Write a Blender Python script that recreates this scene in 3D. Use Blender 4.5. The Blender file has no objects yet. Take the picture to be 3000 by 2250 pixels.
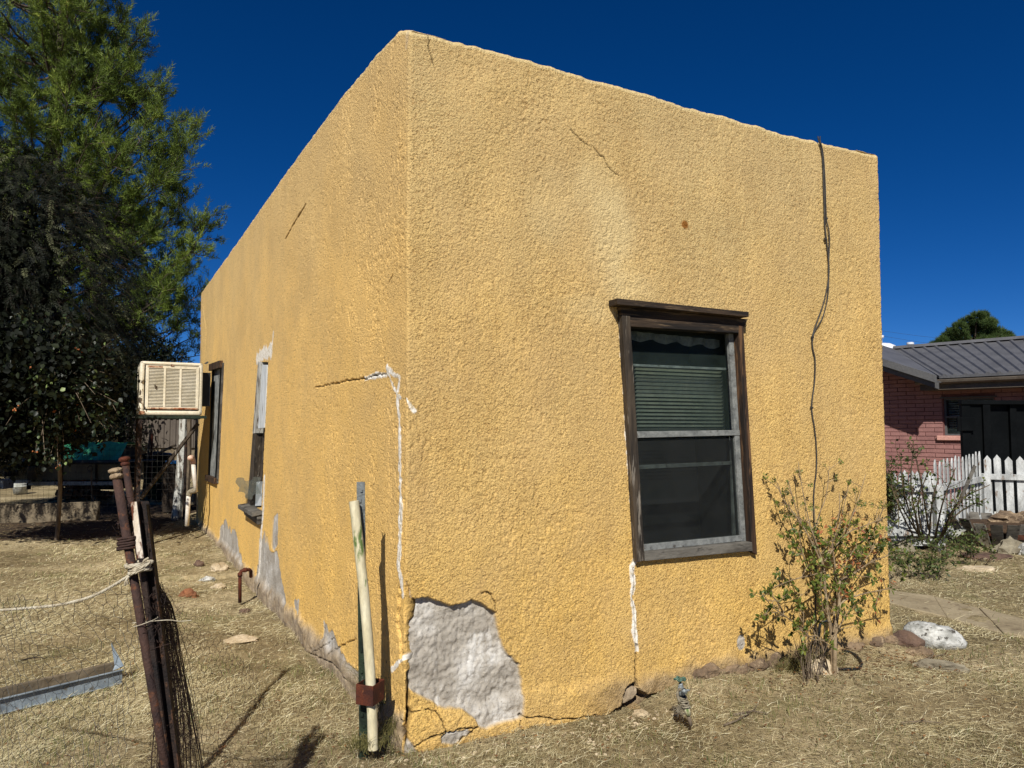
import bpy, math, random
import numpy as np
from mathutils import Vector, noise as mnoise

# ------------------------------------------------------------------ camera, sky, sun, exposure
scene = bpy.context.scene
COL = scene.collection
PITCH = math.radians(3.39)
EYE = 1.6
FPX = 2186.0
cam_data = bpy.data.cameras.new("camera")
cam_data.sensor_width = 36.0
cam_data.lens = FPX / 3000.0 * 36.0
cam_data.clip_start = 0.05
cam_data.clip_end = 3000.0
cam = bpy.data.objects.new("camera", cam_data)
cam.location = (0, 0, EYE)
cam.rotation_euler = (math.radians(90) + PITCH, 0, 0)
COL.objects.link(cam)
scene.camera = cam

SUN_EL = math.radians(40.5)
SUN_AZ = math.pi + 0.13          # clockwise from +Y
world = bpy.data.worlds.new("World")
scene.world = world
world.use_nodes = True
wn = world.node_tree
wn.nodes.clear()
sky = wn.nodes.new("ShaderNodeTexSky")
sky.sky_type = 'NISHITA'
sky.sun_disc = False
sky.sun_elevation = SUN_EL
sky.sun_rotation = SUN_AZ
sky.altitude = 3000
sky.air_density = 0.7
sky.dust_density = 0.0
sky.ozone_density = 6
gam = wn.nodes.new("ShaderNodeGamma"); gam.inputs['Gamma'].default_value = 1.0
hs = wn.nodes.new("ShaderNodeHueSaturation"); hs.inputs['Hue'].default_value = 0.508; hs.inputs['Saturation'].default_value = 1.25
bg = wn.nodes.new("ShaderNodeBackground"); bg.inputs['Strength'].default_value = 0.061
wo = wn.nodes.new("ShaderNodeOutputWorld")
wn.links.new(sky.outputs[0], gam.inputs[0]); wn.links.new(gam.outputs[0], hs.inputs['Color'])
wn.links.new(hs.outputs[0], bg.inputs[0]); wn.links.new(bg.outputs[0], wo.inputs[0])

sd = bpy.data.lights.new("sun", 'SUN')
sd.energy = 5.0
sd.angle = math.radians(0.55)
sd.color = (1.0, 0.96, 0.89)
sun = bpy.data.objects.new("sun", sd)
toward = Vector((math.sin(SUN_AZ) * math.cos(SUN_EL), math.cos(SUN_AZ) * math.cos(SUN_EL), math.sin(SUN_EL)))
sun.rotation_euler = toward.to_track_quat('Z', 'Y').to_euler()
COL.objects.link(sun)
scene.view_settings.view_transform = 'Standard'
scene.view_settings.look = 'None'
scene.view_settings.exposure = 0.28
scene.view_settings.gamma = 1.0

# ------------------------------------------------------------------ measuring helpers (photo pixels, 3000 wide)
CAM = np.array([0.0, 0.0, EYE])
def ray(x, y):
    a = (x - 1500.0) / FPX; b = (1125.0 - y) / FPX
    return np.array([a, math.cos(PITCH) - b * math.sin(PITCH), math.sin(PITCH) + b * math.cos(PITCH)])
def gr(x, y, z=0.0):
    d = ray(x, y); return CAM + d * (z - EYE) / d[2]
def dep(x, y, Y):
    d = ray(x, y); return CAM + d * Y / d[1]
P0 = gr(1183, 2164)
PR = gr(2614, 1885); PL = gr(574, 1535)
LR = float(np.linalg.norm(PR - P0)); LL = float(np.linalg.norm(PL - P0))
dR = (PR - P0) / LR; dL = (PL - P0) / LL
nR = np.array([dR[1], -dR[0], 0.0]); nL = np.array([-dL[1], dL[0], 0.0])
Z3 = np.array([0, 0, 1.0])
def on_plane(x, y, n, off):
    d = ray(x, y)
    t = (np.dot(P0 + n * off - CAM, n)) / np.dot(d, n)
    return CAM + d * t
def onR(x, y, off=0.0): return on_plane(x, y, nR, off)
def onL(x, y, off=0.0): return on_plane(x, y, nL, off)
def szR(x, y, off=0.0):
    p = onR(x, y, off); return (float(np.dot(p - P0, dR)), float(p[2]))
def szL(x, y, off=0.0):
    p = onL(x, y, off); return (-float(np.dot(p - P0, dL)), float(p[2]))
def WR(s, z, off=0.0): return P0 + dR * s + nR * off + Z3 * z
def WL(s, z, off=0.0): return P0 + dL * (-s) + nL * off + Z3 * z

# ------------------------------------------------------------------ naming helpers
def tag(o, label=None, cat=None, group=None, kind=None):
    if label: o['label'] = label
    if cat: o['category'] = cat
    if group: o['group'] = group
    if kind: o['kind'] = kind
    return o
def thing(name, label, cat, loc=(0, 0, 0), group=None, rotz=0.0):
    o = bpy.data.objects.new(name, None)
    o.empty_display_size = 0.1
    COL.objects.link(o)
    o.location = tuple(float(c) for c in loc)
    o.rotation_euler = (0, 0, rotz)
    return tag(o, label, cat, group)
def wmat(o):                        # every child carries its parent's inverse, so its own transform is its world transform
    from mathutils import Matrix
    return Matrix.LocRotScale(o.location, o.rotation_euler, o.scale)
def adopt(child, par):
    child.parent = par; child.matrix_parent_inverse = wmat(par).inverted(); return child
def link_mesh(name, me, mats, parent=None):
    o = bpy.data.objects.new(name, me)
    for m in (mats if isinstance(mats, (list, tuple)) else [mats]):
        me.materials.append(m)
    COL.objects.link(o)
    if parent:                      # geometry is written in world space; keep it there under its parent
        o.parent = parent
        o.matrix_parent_inverse = wmat(parent).inverted()
    return o

def np_mesh(name, verts, quads=None, tris=None, smooth=False, cols=None):
    me = bpy.data.meshes.new(name)
    verts = np.asarray(verts, dtype=np.float32).reshape(-1, 3)
    nq = 0 if quads is None else len(quads); nt = 0 if tris is None else len(tris)
    me.vertices.add(len(verts)); me.vertices.foreach_set("co", verts.ravel())
    li = []; ls = []; lt = []; p = 0
    if nq:
        li.append(np.asarray(quads, dtype=np.int32).ravel()); ls.append(np.arange(nq, dtype=np.int32) * 4); lt.append(np.full(nq, 4, np.int32)); p = nq * 4
    if nt:
        li.append(np.asarray(tris, dtype=np.int32).ravel()); ls.append(p + np.arange(nt, dtype=np.int32) * 3); lt.append(np.full(nt, 3, np.int32))
    li = np.concatenate(li); ls = np.concatenate(ls); lt = np.concatenate(lt)
    me.loops.add(len(li)); me.loops.foreach_set("vertex_index", li)
    me.polygons.add(len(ls)); me.polygons.foreach_set("loop_start", ls); me.polygons.foreach_set("loop_total", lt)
    if smooth: me.polygons.foreach_set("use_smooth", np.ones(len(ls), dtype=bool))
    me.update(calc_edges=True)
    if cols:
        for k, a in cols.items():
            at = me.color_attributes.new(k, 'FLOAT_COLOR', 'POINT')
            at.data.foreach_set("color", np.asarray(a, dtype=np.float32).ravel())
    return me

class MB:
    """collects shapes in world space, built as one mesh object"""
    def __init__(s): s.v = []; s.f = []; s.m = []; s.mi = 0; s.sm = []; s.smooth = False
    def face(s, idx):
        s.f.append(tuple(idx)); s.m.append(s.mi); s.sm.append(s.smooth)
    def pts(s, ps):
        b = len(s.v); s.v.extend([tuple(float(c) for c in p) for p in ps]); return b
    def hexa(s, a, b):
        """a: 4 corners, b: 4 matching corners"""
        i = s.pts(list(a) + list(b))
        for q in ((0, 1, 2, 3), (7, 6, 5, 4), (0, 4, 5, 1), (1, 5, 6, 2), (2, 6, 7, 3), (3, 7, 4, 0)):
            s.face([i + k for k in q])
    def box(s, c, size, ax=None, ay=None, az=None):
        c = np.array(c, float); ax = np.array([1, 0, 0.]) if ax is None else np.array(ax, float); ay = np.array([0, 1, 0.]) if ay is None else np.array(ay, float)
        az = np.cross(ax, ay) if az is None else np.array(az, float)
        x, y, z = ax * size[0] / 2, ay * size[1] / 2, az * size[2] / 2
        s.hexa([c - x - y - z, c + x - y - z, c + x + y - z, c - x + y - z], [c - x - y + z, c + x - y + z, c + x + y + z, c - x + y + z])
    def quad(s, a, b, c, d):
        i = s.pts([a, b, c, d]); s.face([i, i + 1, i + 2, i + 3])
    def tube(s, path, r, n=8, cap=True, squash=1.0):
        P = [np.array(p, float) for p in path]; R = r if isinstance(r, (list, tuple, np.ndarray)) else [r] * len(P)
        rings = []; up = None
        for i, p in enumerate(P):
            t = P[min(i + 1, len(P) - 1)] - P[max(i - 1, 0)]; t = t / (np.linalg.norm(t) + 1e-9)
            if up is None:
                up = np.array([0, 0, 1.0]) if abs(t[2]) < 0.9 else np.array([0, 1.0, 0])
            u = np.cross(up, t); u /= (np.linalg.norm(u) + 1e-9); w = np.cross(t, u); up = w
            rings.append(s.pts([p + R[i] * (math.cos(2 * math.pi * k / n) * u + squash * math.sin(2 * math.pi * k / n) * w) for k in range(n)]))
        for a, b in zip(rings[:-1], rings[1:]):
            for k in range(n):
                s.face([a + k, a + (k + 1) % n, b + (k + 1) % n, b + k])
        if cap:
            s.face([rings[0] + k for k in range(n)][::-1]); s.face([rings[-1] + k for k in range(n)])
    def lathe(s, c, prof, n=24, axis=None, jig=0.0, seed=0):
        rn = random.Random(seed)
        c = np.array(c, float); ax = Z3 if axis is None else np.array(axis, float) / np.linalg.norm(axis)
        u = np.cross(ax, [0, 1.0, 0.1]); u /= np.linalg.norm(u); w = np.cross(ax, u)
        rings = []
        for (r, h) in prof:
            rings.append(s.pts([c + ax * h + (r + rn.uniform(-jig, jig)) * (math.cos(2 * math.pi * k / n) * u + math.sin(2 * math.pi * k / n) * w) for k in range(n)]))
        for a, b in zip(rings[:-1], rings[1:]):
            for k in range(n): s.face([a + k, a + (k + 1) % n, b + (k + 1) % n, b + k])
        s.face([rings[0] + k for k in range(n)][::-1]); s.face([rings[-1] + k for k in range(n)])
    def prism(s, outline, d):
        """outline: 3-D polygon, d: thickness vector"""
        d = np.array(d, float); n = len(outline)
        a = s.pts(outline); b = s.pts([np.array(p) + d for p in outline])
        s.face([a + k for k in range(n)][::-1]); s.face([b + k for k in range(n)])
        for k in range(n): s.face([a + k, a + (k + 1) % n, b + (k + 1) % n, b + k])
    def rock(s, c, size, seed=0, sub=3, rough=0.22, rot=0.0, freq=1.3, flat=0.0):
        import bmesh
        bm = bmesh.new(); bmesh.ops.create_icosphere(bm, subdivisions=sub, radius=1.0)
        o = Vector((seed * 3.17, seed * 1.31, seed * 7.7)); cr, sr = math.cos(rot), math.sin(rot); base = len(s.v)
        for v in bm.verts:
            p = v.co; k = 1 + rough * mnoise.fractal(p * freq + o, 1.0, 2.0, 3) * 1.6 + 0.25 * rough * mnoise.noise(p * 5 + o)
            q = Vector((p.x * k, p.y * k, p.z * k))
            if flat and q.z > flat: q.z = flat + (q.z - flat) * 0.25
            x, y, z = q.x * size[0], q.y * size[1], q.z * size[2]
            s.v.append((c[0] + x * cr - y * sr, c[1] + x * sr + y * cr, c[2] + z))
        for f in bm.faces: s.face([base + v.index for v in f.verts])
        bm.free()
    def build(s, name, mats, parent=None, bevel=0.0, smooth_angle=None):
        me = bpy.data.meshes.new(name)
        me.from_pydata(s.v, [], s.f)
        me.polygons.foreach_set("material_index", s.m)
        me.polygons.foreach_set("use_smooth", s.sm)
        me.validate(); me.update()
        import bmesh
        bm = bmesh.new(); bm.from_mesh(me); bmesh.ops.recalc_face_normals(bm, faces=bm.faces); bm.to_mesh(me); bm.free()
        o = link_mesh(name, me, mats, parent)
        if bevel:
            b = o.modifiers.new("bevel", 'BEVEL'); b.width = bevel; b.segments = 2; b.limit_method = 'ANGLE'
        return o

# ------------------------------------------------------------------ materials
def L(r, g, b):
    f = lambda c: (c / 255.0) / 12.92 if c / 255.0 <= 0.04045 else ((c / 255.0 + 0.055) / 1.055) ** 2.4
    return (f(r), f(g), f(b), 1.0)
def node(nt, t, **kw):
    n = nt.nodes.new(t)
    for k, v in kw.items():
        if k in n.inputs.keys(): n.inputs[k].default_value = v
        else: setattr(n, k, v)
    return n
def mixc(nt, fac, a, b, mode='MIX'):
    m = nt.nodes.new("ShaderNodeMix"); m.data_type = 'RGBA'; m.blend_type = mode
    for sock, val in ((m.inputs[0], fac), (m.inputs[6], a), (m.inputs[7], b)):
        if hasattr(val, 'is_linked'): nt.links.new(val, sock)
        else: sock.default_value = val
    return m.outputs[2]
def ramp(nt, src, stops):
    r = nt.nodes.new("ShaderNodeValToRGB"); e = r.color_ramp.elements
    while len(e) < len(stops): e.new(0.5)
    for k, (p, c) in enumerate(stops):
        e[k].position = p; e[k].color = c if len(c) == 4 else (c[0], c[1], c[2], 1)
    nt.links.new(src, r.inputs[0]); return r.outputs[0]
def noise(nt, scale, detail=4, rough=0.55, stretch=None, dist=0.0, seed=(0, 0, 0)):
    tc = nt.nodes.new("ShaderNodeTexCoord"); mp = nt.nodes.new("ShaderNodeMapping")
    mp.inputs['Location'].default_value = seed
    if stretch: mp.inputs['Scale'].default_value = stretch
    nt.links.new(tc.outputs['Object'], mp.inputs[0])
    n = nt.nodes.new("ShaderNodeTexNoise"); n.inputs['Scale'].default_value = scale; n.inputs['Detail'].default_value = detail
    n.inputs['Roughness'].default_value = rough; n.inputs['Distortion'].default_value = dist
    nt.links.new(mp.outputs[0], n.inputs['Vector']); return n.outputs[0]
def new_mat(name):
    m = bpy.data.materials.new(name); m.use_nodes = True; nt = m.node_tree
    return m, nt, nt.nodes['Principled BSDF']
def pm(name, c1, c2=None, scale=6.0, rough=0.8, bump=0.3, bscale=None, metal=0.0, c3=None, stretch=None, lo=0.38, hi=0.62, spec=0.3, bdist=0.01, detail=5, c3pos=0.62):
    """two or three colours broken up by noise, with bump"""
    m, nt, p = new_mat(name)
    n1 = noise(nt, scale, detail, 0.6, stretch)
    c2 = c2 or tuple(v * 0.7 for v in c1[:3]) + (1,)
    out = ramp(nt, n1, [(lo, c1), (hi, c2)])
    if c3:
        n2 = noise(nt, scale * 1.9, 6, 0.65, stretch, seed=(5.1, 2.2, 8.3))
        out = mixc(nt, ramp(nt, n2, [(c3pos - 0.05, (0, 0, 0)), (c3pos + 0.03, (1, 1, 1))]), out, c3)
    fine = noise(nt, (bscale or scale * 6), 3, 0.6, stretch, seed=(1, 2, 3))
    out = mixc(nt, ramp(nt, fine, [(0.3, (0.78, 0.78, 0.78)), (0.7, (1.12, 1.12, 1.12))]), (0, 0, 0, 1), out, 'MIX') if False else mixc(nt, 1.0, out, ramp(nt, fine, [(0.3, (0.8, 0.8, 0.8)), (0.7, (1.1, 1.1, 1.1))]), 'MULTIPLY')
    nt.links.new(out, p.inputs['Base Color'])
    p.inputs['Roughness'].default_value = rough; p.inputs['Metallic'].default_value = metal
    p.inputs['Specular IOR Level'].default_value = spec
    if bump:
        b = node(nt, "ShaderNodeBump", Strength=bump, Distance=bdist)
        nt.links.new(fine, b.inputs['Height']); nt.links.new(b.outputs[0], p.inputs['Normal'])
    return m
def leaf_mat(name, ca, cb, trans=0.3, rough=0.5, cc=None, spec=0.3):
    """colour chosen per leaf by the attribute 'rnd'"""
    m, nt, p = new_mat(name)
    at = nt.nodes.new("ShaderNodeAttribute"); at.attribute_name = 'rnd'
    stops = [(0.0, ca), (0.8, cb)] + ([(1.0, cc)] if cc else [])
    c = ramp(nt, at.outputs['Fac'], stops)
    nt.links.new(c, p.inputs['Base Color']); p.inputs['Roughness'].default_value = rough
    p.inputs['Specular IOR Level'].default_value = spec
    if trans:
        t = nt.nodes.new("ShaderNodeBsdfTranslucent"); nt.links.new(c, t.inputs[0])
        mx = nt.nodes.new("ShaderNodeMixShader"); mx.inputs[0].default_value = trans
        nt.links.new(p.outputs[0], mx.inputs[1]); nt.links.new(t.outputs[0], mx.inputs[2])
        nt.links.new(mx.outputs[0], nt.nodes['Material Output'].inputs[0])
    return m

M = {}
M['wood_old'] = pm('weathered_wood', L(72, 62, 50), L(38, 33, 28), 22, 0.85, 0.5, 60, c3=L(120, 112, 100), stretch=(1, 1, 0.12))
M['wood_dark'] = pm('dark_wood', L(70, 50, 34), L(30, 24, 20), 26, 0.8, 0.6, 120, c3=L(104, 76, 50), stretch=(0.8, 0.8, 0.06), c3pos=.6)
M['wood_dark_h'] = pm('dark_wood_across', L(66, 52, 38), L(26, 22, 19), 20, 0.8, 0.6, 100, c3=L(96, 80, 60), stretch=(0.10, 0.10, 1.4), c3pos=.6)
M['board_white'] = pm('old_white_board', L(206, 210, 210), L(184, 188, 186), 12, 0.75, 0.4, 60, c3=L(120, 112, 100), stretch=(1, 1, 0.2), c3pos=0.66)
M['wood_grey'] = pm('grey_sill_wood', L(104, 100, 92), L(66, 62, 56), 8, 0.85, 0.5, 70, c3=L(40, 36, 32), stretch=(0.3, 0.3, 1))
M['wood_white'] = pm('flaking_white_wood', L(196, 196, 188), L(150, 148, 138), 10, 0.8, 0.5, 60, c3=L(84, 72, 60), stretch=(1, 1, 0.25), c3pos=0.55)
M['picket'] = pm('picket_white_paint', L(196, 198, 196), L(150, 152, 150), 7, 0.7, 0.3, 70, c3=L(118, 100, 84), stretch=(1, 1, 0.4), c3pos=0.62)
M['rust'] = pm('rusty_iron', L(72, 52, 44), L(48, 36, 34), 14, 0.8, 0.5, 120, metal=0.2, c3=L(98, 62, 42), spec=0.3)
M['rust_dark'] = pm('dark_rusty_steel', L(50, 38, 32), L(24, 20, 20), 12, 0.75, 0.4, 130, metal=0.2, c3=L(84, 58, 40), c3pos=0.6)
M['rust_white'] = pm('rusty_white_paint', L(214, 206, 192), L(198, 182, 158), 18, 0.7, 0.5, 120, c3=L(92, 50, 30), stretch=(1, 1, 0.3), c3pos=0.50, hi=0.7)
M['rust_red'] = pm('red_brown_rust', L(92, 44, 24), L(58, 30, 22), 16, 0.8, 0.4, 120, c3=L(118, 70, 40), c3pos=0.68)
M['rust_wire'] = pm('rusty_wire', L(70, 52, 44), L(40, 32, 30), 20, 0.7, 0, metal=0.2)
M['grey_wire'] = pm('dark_grey_wire', L(70, 70, 66), L(44, 42, 40), 20, 0.6, 0, metal=0.3)
M['galv'] = pm('galvanised_steel', L(142, 154, 162), L(112, 122, 130), 9, 0.5, 0.15, 90, metal=0.0, c3=L(96, 92, 84), c3pos=0.66)
M['rope'] = pm('frayed_white_rope', L(206, 198, 176), L(170, 158, 134), 30, 0.9, 0.6, 240)
M['pvc'] = pm('aged_pvc', L(214, 206, 176), L(190, 178, 142), 9, 0.55, 0.15, 60, c3=L(92, 112, 58), stretch=(1, 1, 0.3), c3pos=0.61)
M['pvc_white'] = pm('white_pvc', L(214, 208, 196), L(190, 180, 166), 7, 0.5, 0.1, 60)
M['pvc_pink'] = pm('pinkish_pvc', L(216, 180, 156), L(200, 160, 138), 7, 0.5, 0.1, 60)
M['green_steel'] = pm('dark_green_steel', L(44, 56, 42), L(26, 34, 28), 12, 0.5, 0.3, 100, metal=0.2, c3=L(96, 100, 96), c3pos=0.66)
M['grey_steel'] = pm('scuffed_grey_steel', L(120, 124, 122), L(84, 88, 86), 12, 0.5, 0.3, 100, metal=0.4)
M['cooler'] = pm('cream_enamel', L(222, 214, 192), L(206, 196, 170), 3, 0.45, 0.05, 40, c3=L(150, 88, 48), c3pos=0.74)
M['cooler_rust'] = pm('rusted_cream_enamel', L(150, 88, 52), L(196, 176, 146), 14, 0.75, 0.3, 60, c3=L(100, 54, 34), c3pos=0.56)
M['cooler_pad'] = pm('cooler_pad', L(96, 84, 60), L(64, 54, 38), 18, 0.95, 0.4, 80)
M['black'] = pm('black_paint', L(9, 11, 12), L(14, 16, 17), 3, 0.5, 0.1, 30, c3=L(24, 27, 28), c3pos=0.76, spec=0.06)
M['black_plastic'] = pm('black_plastic', L(22, 24, 26), L(32, 36, 38), 5, 0.45, 0.1, 30)
M['cable'] = pm('black_cable', L(46, 44, 42), L(64, 62, 58), 12, 0.6, 0.0)
M['interior'] = pm('dark_room', L(22, 23, 24), L(14, 15, 16), 3, 0.9, 0.0)
M['blind'] = pm('blind_slats', L(236, 238, 226), L(222, 226, 212), 4, 0.6, 0.0)
M['curtain'] = pm('grey_cloth', L(150, 152, 148), L(104, 106, 104), 10, 0.9, 0.2, 80)
M['metal_roof'] = pm('grey_roof_sheet', L(96, 96, 98), L(84, 84, 86), 2, 0.5, 0.05, 30)
M['fascia'] = pm('grey_fascia', L(92, 92, 92), L(80, 80, 80), 2, 0.6, 0.05, 30)
M['gutter'] = pm('brown_gutter', L(96, 88, 78), L(78, 70, 62), 3, 0.5, 0.05, 30)
M['vent'] = pm('white_vent', L(214, 216, 220), L(190, 194, 198), 4, 0.5, 0.0)
M['sash_white'] = pm('grey_sash', L(132, 134, 130), L(98, 100, 98), 16, 0.7, 0.4, 90, c3=L(70, 66, 60), c3pos=.64)
M['bark_pine'] = pm('pine_bark', L(96, 84, 74), L(60, 50, 44), 4, 0.95, 0.6, 20, stretch=(1, 1, 0.4), bdist=0.03)
M['bark_grey'] = pm('grey_bark', L(122, 108, 90), L(84, 72, 58), 12, 0.9, 0.5, 60, stretch=(1, 1, 0.3))
M['bark_dark'] = pm('dark_bark', L(58, 48, 38), L(36, 30, 24), 6, 0.95, 0.5, 30, stretch=(1, 1, 0.3))
M['teal'] = pm('teal_tarp', L(84, 192, 140), L(60, 150, 108), 4, 0.5, 0.5, 9, spec=0.3, bdist=0.05)
M['beige_panel'] = pm('faded_beige_panel', L(120, 114, 92), L(96, 90, 72), 3, 0.8, 0.2, 30, c3=L(60, 50, 40), c3pos=0.68)
M['white_dirty'] = pm('dirty_white_paint', L(190, 192, 184), L(150, 150, 140), 5, 0.8, 0.2, 40, c3=L(96, 86, 70), c3pos=0.62)
M['concrete'] = pm('old_concrete', L(122, 110, 90), L(94, 84, 68), 3, 0.95, 0.4, 40, c3=L(90, 78, 60), c3pos=0.62)
M['corrugated'] = pm('brown_sheet_metal', L(92, 84, 74), L(80, 72, 64), 2, 0.6, 0.05, 30)
M['far_stucco'] = pm('tan_stucco', L(190, 164, 116), L(170, 146, 100), 2, 0.95, 0.1, 40)
M['wood_pile'] = pm('split_firewood', L(120, 84, 58), L(74, 52, 40), 9, 0.95, 0.4, 60, c3=L(150, 120, 90), c3pos=0.62)
M['stone_brown'] = pm('brown_stone', L(132, 112, 88), L(96, 80, 64), 5, 0.95, 0.7, 50, c3=L(160, 140, 112), bdist=0.02)
M['stone_red'] = pm('dark_red_stone', L(104, 84, 70), L(76, 58, 50), 8, 0.95, 0.6, 60)
M['stone_orange'] = pm('orange_stone', L(146, 96, 64), L(112, 74, 50), 10, 0.95, 0.6, 70, c3=L(110, 66, 44), bdist=0.015)
M['stone_pale'] = pm('pale_stone', L(196, 180, 152), L(160, 142, 112), 7, 0.95, 0.6, 60, bdist=0.015)
M['stone_grey'] = pm('grey_stone', L(140, 132, 112), L(108, 100, 84), 6, 0.95, 0.5, 50)
M['stone_white'] = pm('white_painted_stone', L(198, 198, 192), L(140, 140, 134), 13, 0.85, 0.7, 40, c3=L(70, 66, 60), c3pos=0.60, bdist=0.012)
M['flagstone'] = pm('flagstone', L(158, 144, 116), L(136, 122, 96), 2.2, 0.9, 0.4, 30, c3=L(112, 98, 76), c3pos=0.64)
M['soil'] = pm('dark_soil', L(88, 68, 48), L(60, 46, 34), 10, 1.0, 0.8, 60, bdist=0.03)
M['brass_green'] = pm('green_brass', L(96, 128, 110), L(70, 92, 80), 25, 0.5, 0.3, 200, metal=0.3)
M['faucet_grey'] = pm('dull_grey_metal', L(160, 166, 166), L(124, 130, 130), 20, 0.5, 0.3, 160, metal=0.3)
M['cloth'] = pm('dirty_cloth', L(150, 142, 122), L(112, 102, 84), 30, 0.95, 0.7, 120)
M['band'] = pm('rusty_hoop', L(96, 58, 42), L(66, 42, 32), 9, 0.7, 0.3, 60, metal=0.2)
M['blue'] = pm('blue_plastic', L(40, 104, 170), L(30, 84, 140), 4, 0.4, 0.0)
M['fruit'] = pm('orange_fruit', L(190, 120, 70), L(150, 84, 50), 20, 0.5, 0.0)
# ------------------------------------------------------------------ numpy noise
def hash2(ix, iy, seed):
    h = (ix.astype(np.uint32) * np.uint32(374761393) + iy.astype(np.uint32) * np.uint32(668265263) + np.uint32(seed * 974711 + 13))
    h = (h ^ (h >> np.uint32(13))) * np.uint32(1274126177); h = h ^ (h >> np.uint32(16))
    return (h & np.uint32(0xFFFFFF)).astype(np.float32) / np.float32(0xFFFFFF)
def vnoise(x, y, seed=0):
    x = np.asarray(x, np.float32); y = np.asarray(y, np.float32)
    fx = np.floor(x); fy = np.floor(y); tx = x - fx; ty = y - fy
    ix = fx.astype(np.int64) + 100000; iy = fy.astype(np.int64) + 100000
    tx = tx * tx * (3 - 2 * tx); ty = ty * ty * (3 - 2 * ty)
    a = hash2(ix, iy, seed); b = hash2(ix + 1, iy, seed); c = hash2(ix, iy + 1, seed); d = hash2(ix + 1, iy + 1, seed)
    return (a * (1 - tx) + b * tx) * (1 - ty) + (c * (1 - tx) + d * tx) * ty
def fbm(x, y, octv=3, seed=0, gain=0.5):
    t = 0; a = 1; n = 0
    for k in range(octv):
        t = t + a * vnoise(x * (2.03 ** k) + 17.3 * k, y * (2.03 ** k) - 9.1 * k, seed + k); n += a; a *= gain
    return t / n
def seg_dist(S, Z, pts, closed=False):
    D = np.full(S.shape, 1e9, np.float32); T = np.zeros(S.shape, np.float32)
    P = list(pts) + ([pts[0]] if closed else []); tot = 0.0
    lens = [math.hypot(P[k + 1][0] - P[k][0], P[k + 1][1] - P[k][1]) for k in range(len(P) - 1)]; L_ = sum(lens) + 1e-9
    for k in range(len(P) - 1):
        ax, ay = P[k]; bx, by = P[k + 1]; dx, dy = bx - ax, by - ay; q = dx * dx + dy * dy + 1e-12
        t = np.clip(((S - ax) * dx + (Z - ay) * dy) / q, 0, 1)
        d = np.hypot(S - ax - t * dx, Z - ay - t * dy); w = d < D
        D = np.where(w, d, D); T = np.where(w, (tot + t * lens[k]) / L_, T); tot += lens[k]
    return D, T
def inside(S, Z, pts):
    r = np.zeros(S.shape, bool); n = len(pts); j = n - 1
    for i in range(n):
        xi, yi = pts[i]; xj, yj = pts[j]
        if yi != yj:
            c = ((yi > Z) != (yj > Z)) & (S < (xj - xi) * (Z - yi) / (yj - yi) + xi); r ^= c
        j = i
    return r
def sdf(S, Z, pts, pad=0.25):
    """signed distance, negative inside; 1e3 away from the polygon's surroundings"""
    xs = [p[0] for p in pts]; ys = [p[1] for p in pts]
    w = (S > min(xs) - pad) & (S < max(xs) + pad) & (Z > min(ys) - pad) & (Z < max(ys) + pad)
    out = np.full(S.shape, 1e3, np.float32)
    if w.any():
        s, z = S[w], Z[w]; d, _ = seg_dist(s, z, pts, True); out[w] = np.where(inside(s, z, pts), -d, d)
    return out
def line(S, Z, pts, pad=0.12):
    xs = [p[0] for p in pts]; ys = [p[1] for p in pts]
    w = (S > min(xs) - pad) & (S < max(xs) + pad) & (Z > min(ys) - pad) & (Z < max(ys) + pad)
    D = np.full(S.shape, 1e3, np.float32); T = np.zeros(S.shape, np.float32)
    if w.any(): D[w], T[w] = seg_dist(S[w], Z[w], pts)
    return D, T
def sstep(a, b, x):
    t = np.clip((x - a) / (b - a), 0, 1); return t * t * (3 - 2 * t)

# ------------------------------------------------------------------ openings (measured)
WIN_R = [szR(1828, 944), szR(2174, 962), szR(2216, 1606), szR(1876, 1638)]           # TL TR BR BL, outer jamb lines
q = lambda x, y: (350 + x * .422, 950 + y * .422)
WIN_B = [szL(*q(967, 262)), szL(*q(1033, 262)), szL(*q(985, 1270)), szL(*q(890, 1275))]
WIN_A = [szL(*q(648, 300)), szL(*q(716, 278)), szL(*q(678, 1092)), szL(*q(618, 1068))]

def Htop(S):
    pts = [szL(590, 857), szL(700, 700), szL(850, 483), szL(1000, 283), szL(1100, 155), szL(1166, 86)]
    xs = [-LL - 1] + [p[0] for p in pts] + [0.0] + [szR(1500, 160)[0], szR(1900, 276)[0], szR(2300, 389)[0], LR + 0.05]
    ys = [pts[0][1]] + [p[1] for p in pts] + [3.775] + [szR(1500, 160)[1], szR(1900, 276)[1], szR(2300, 389)[1], szR(2560, 452)[1]]
    return np.interp(S, xs, ys)

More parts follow.
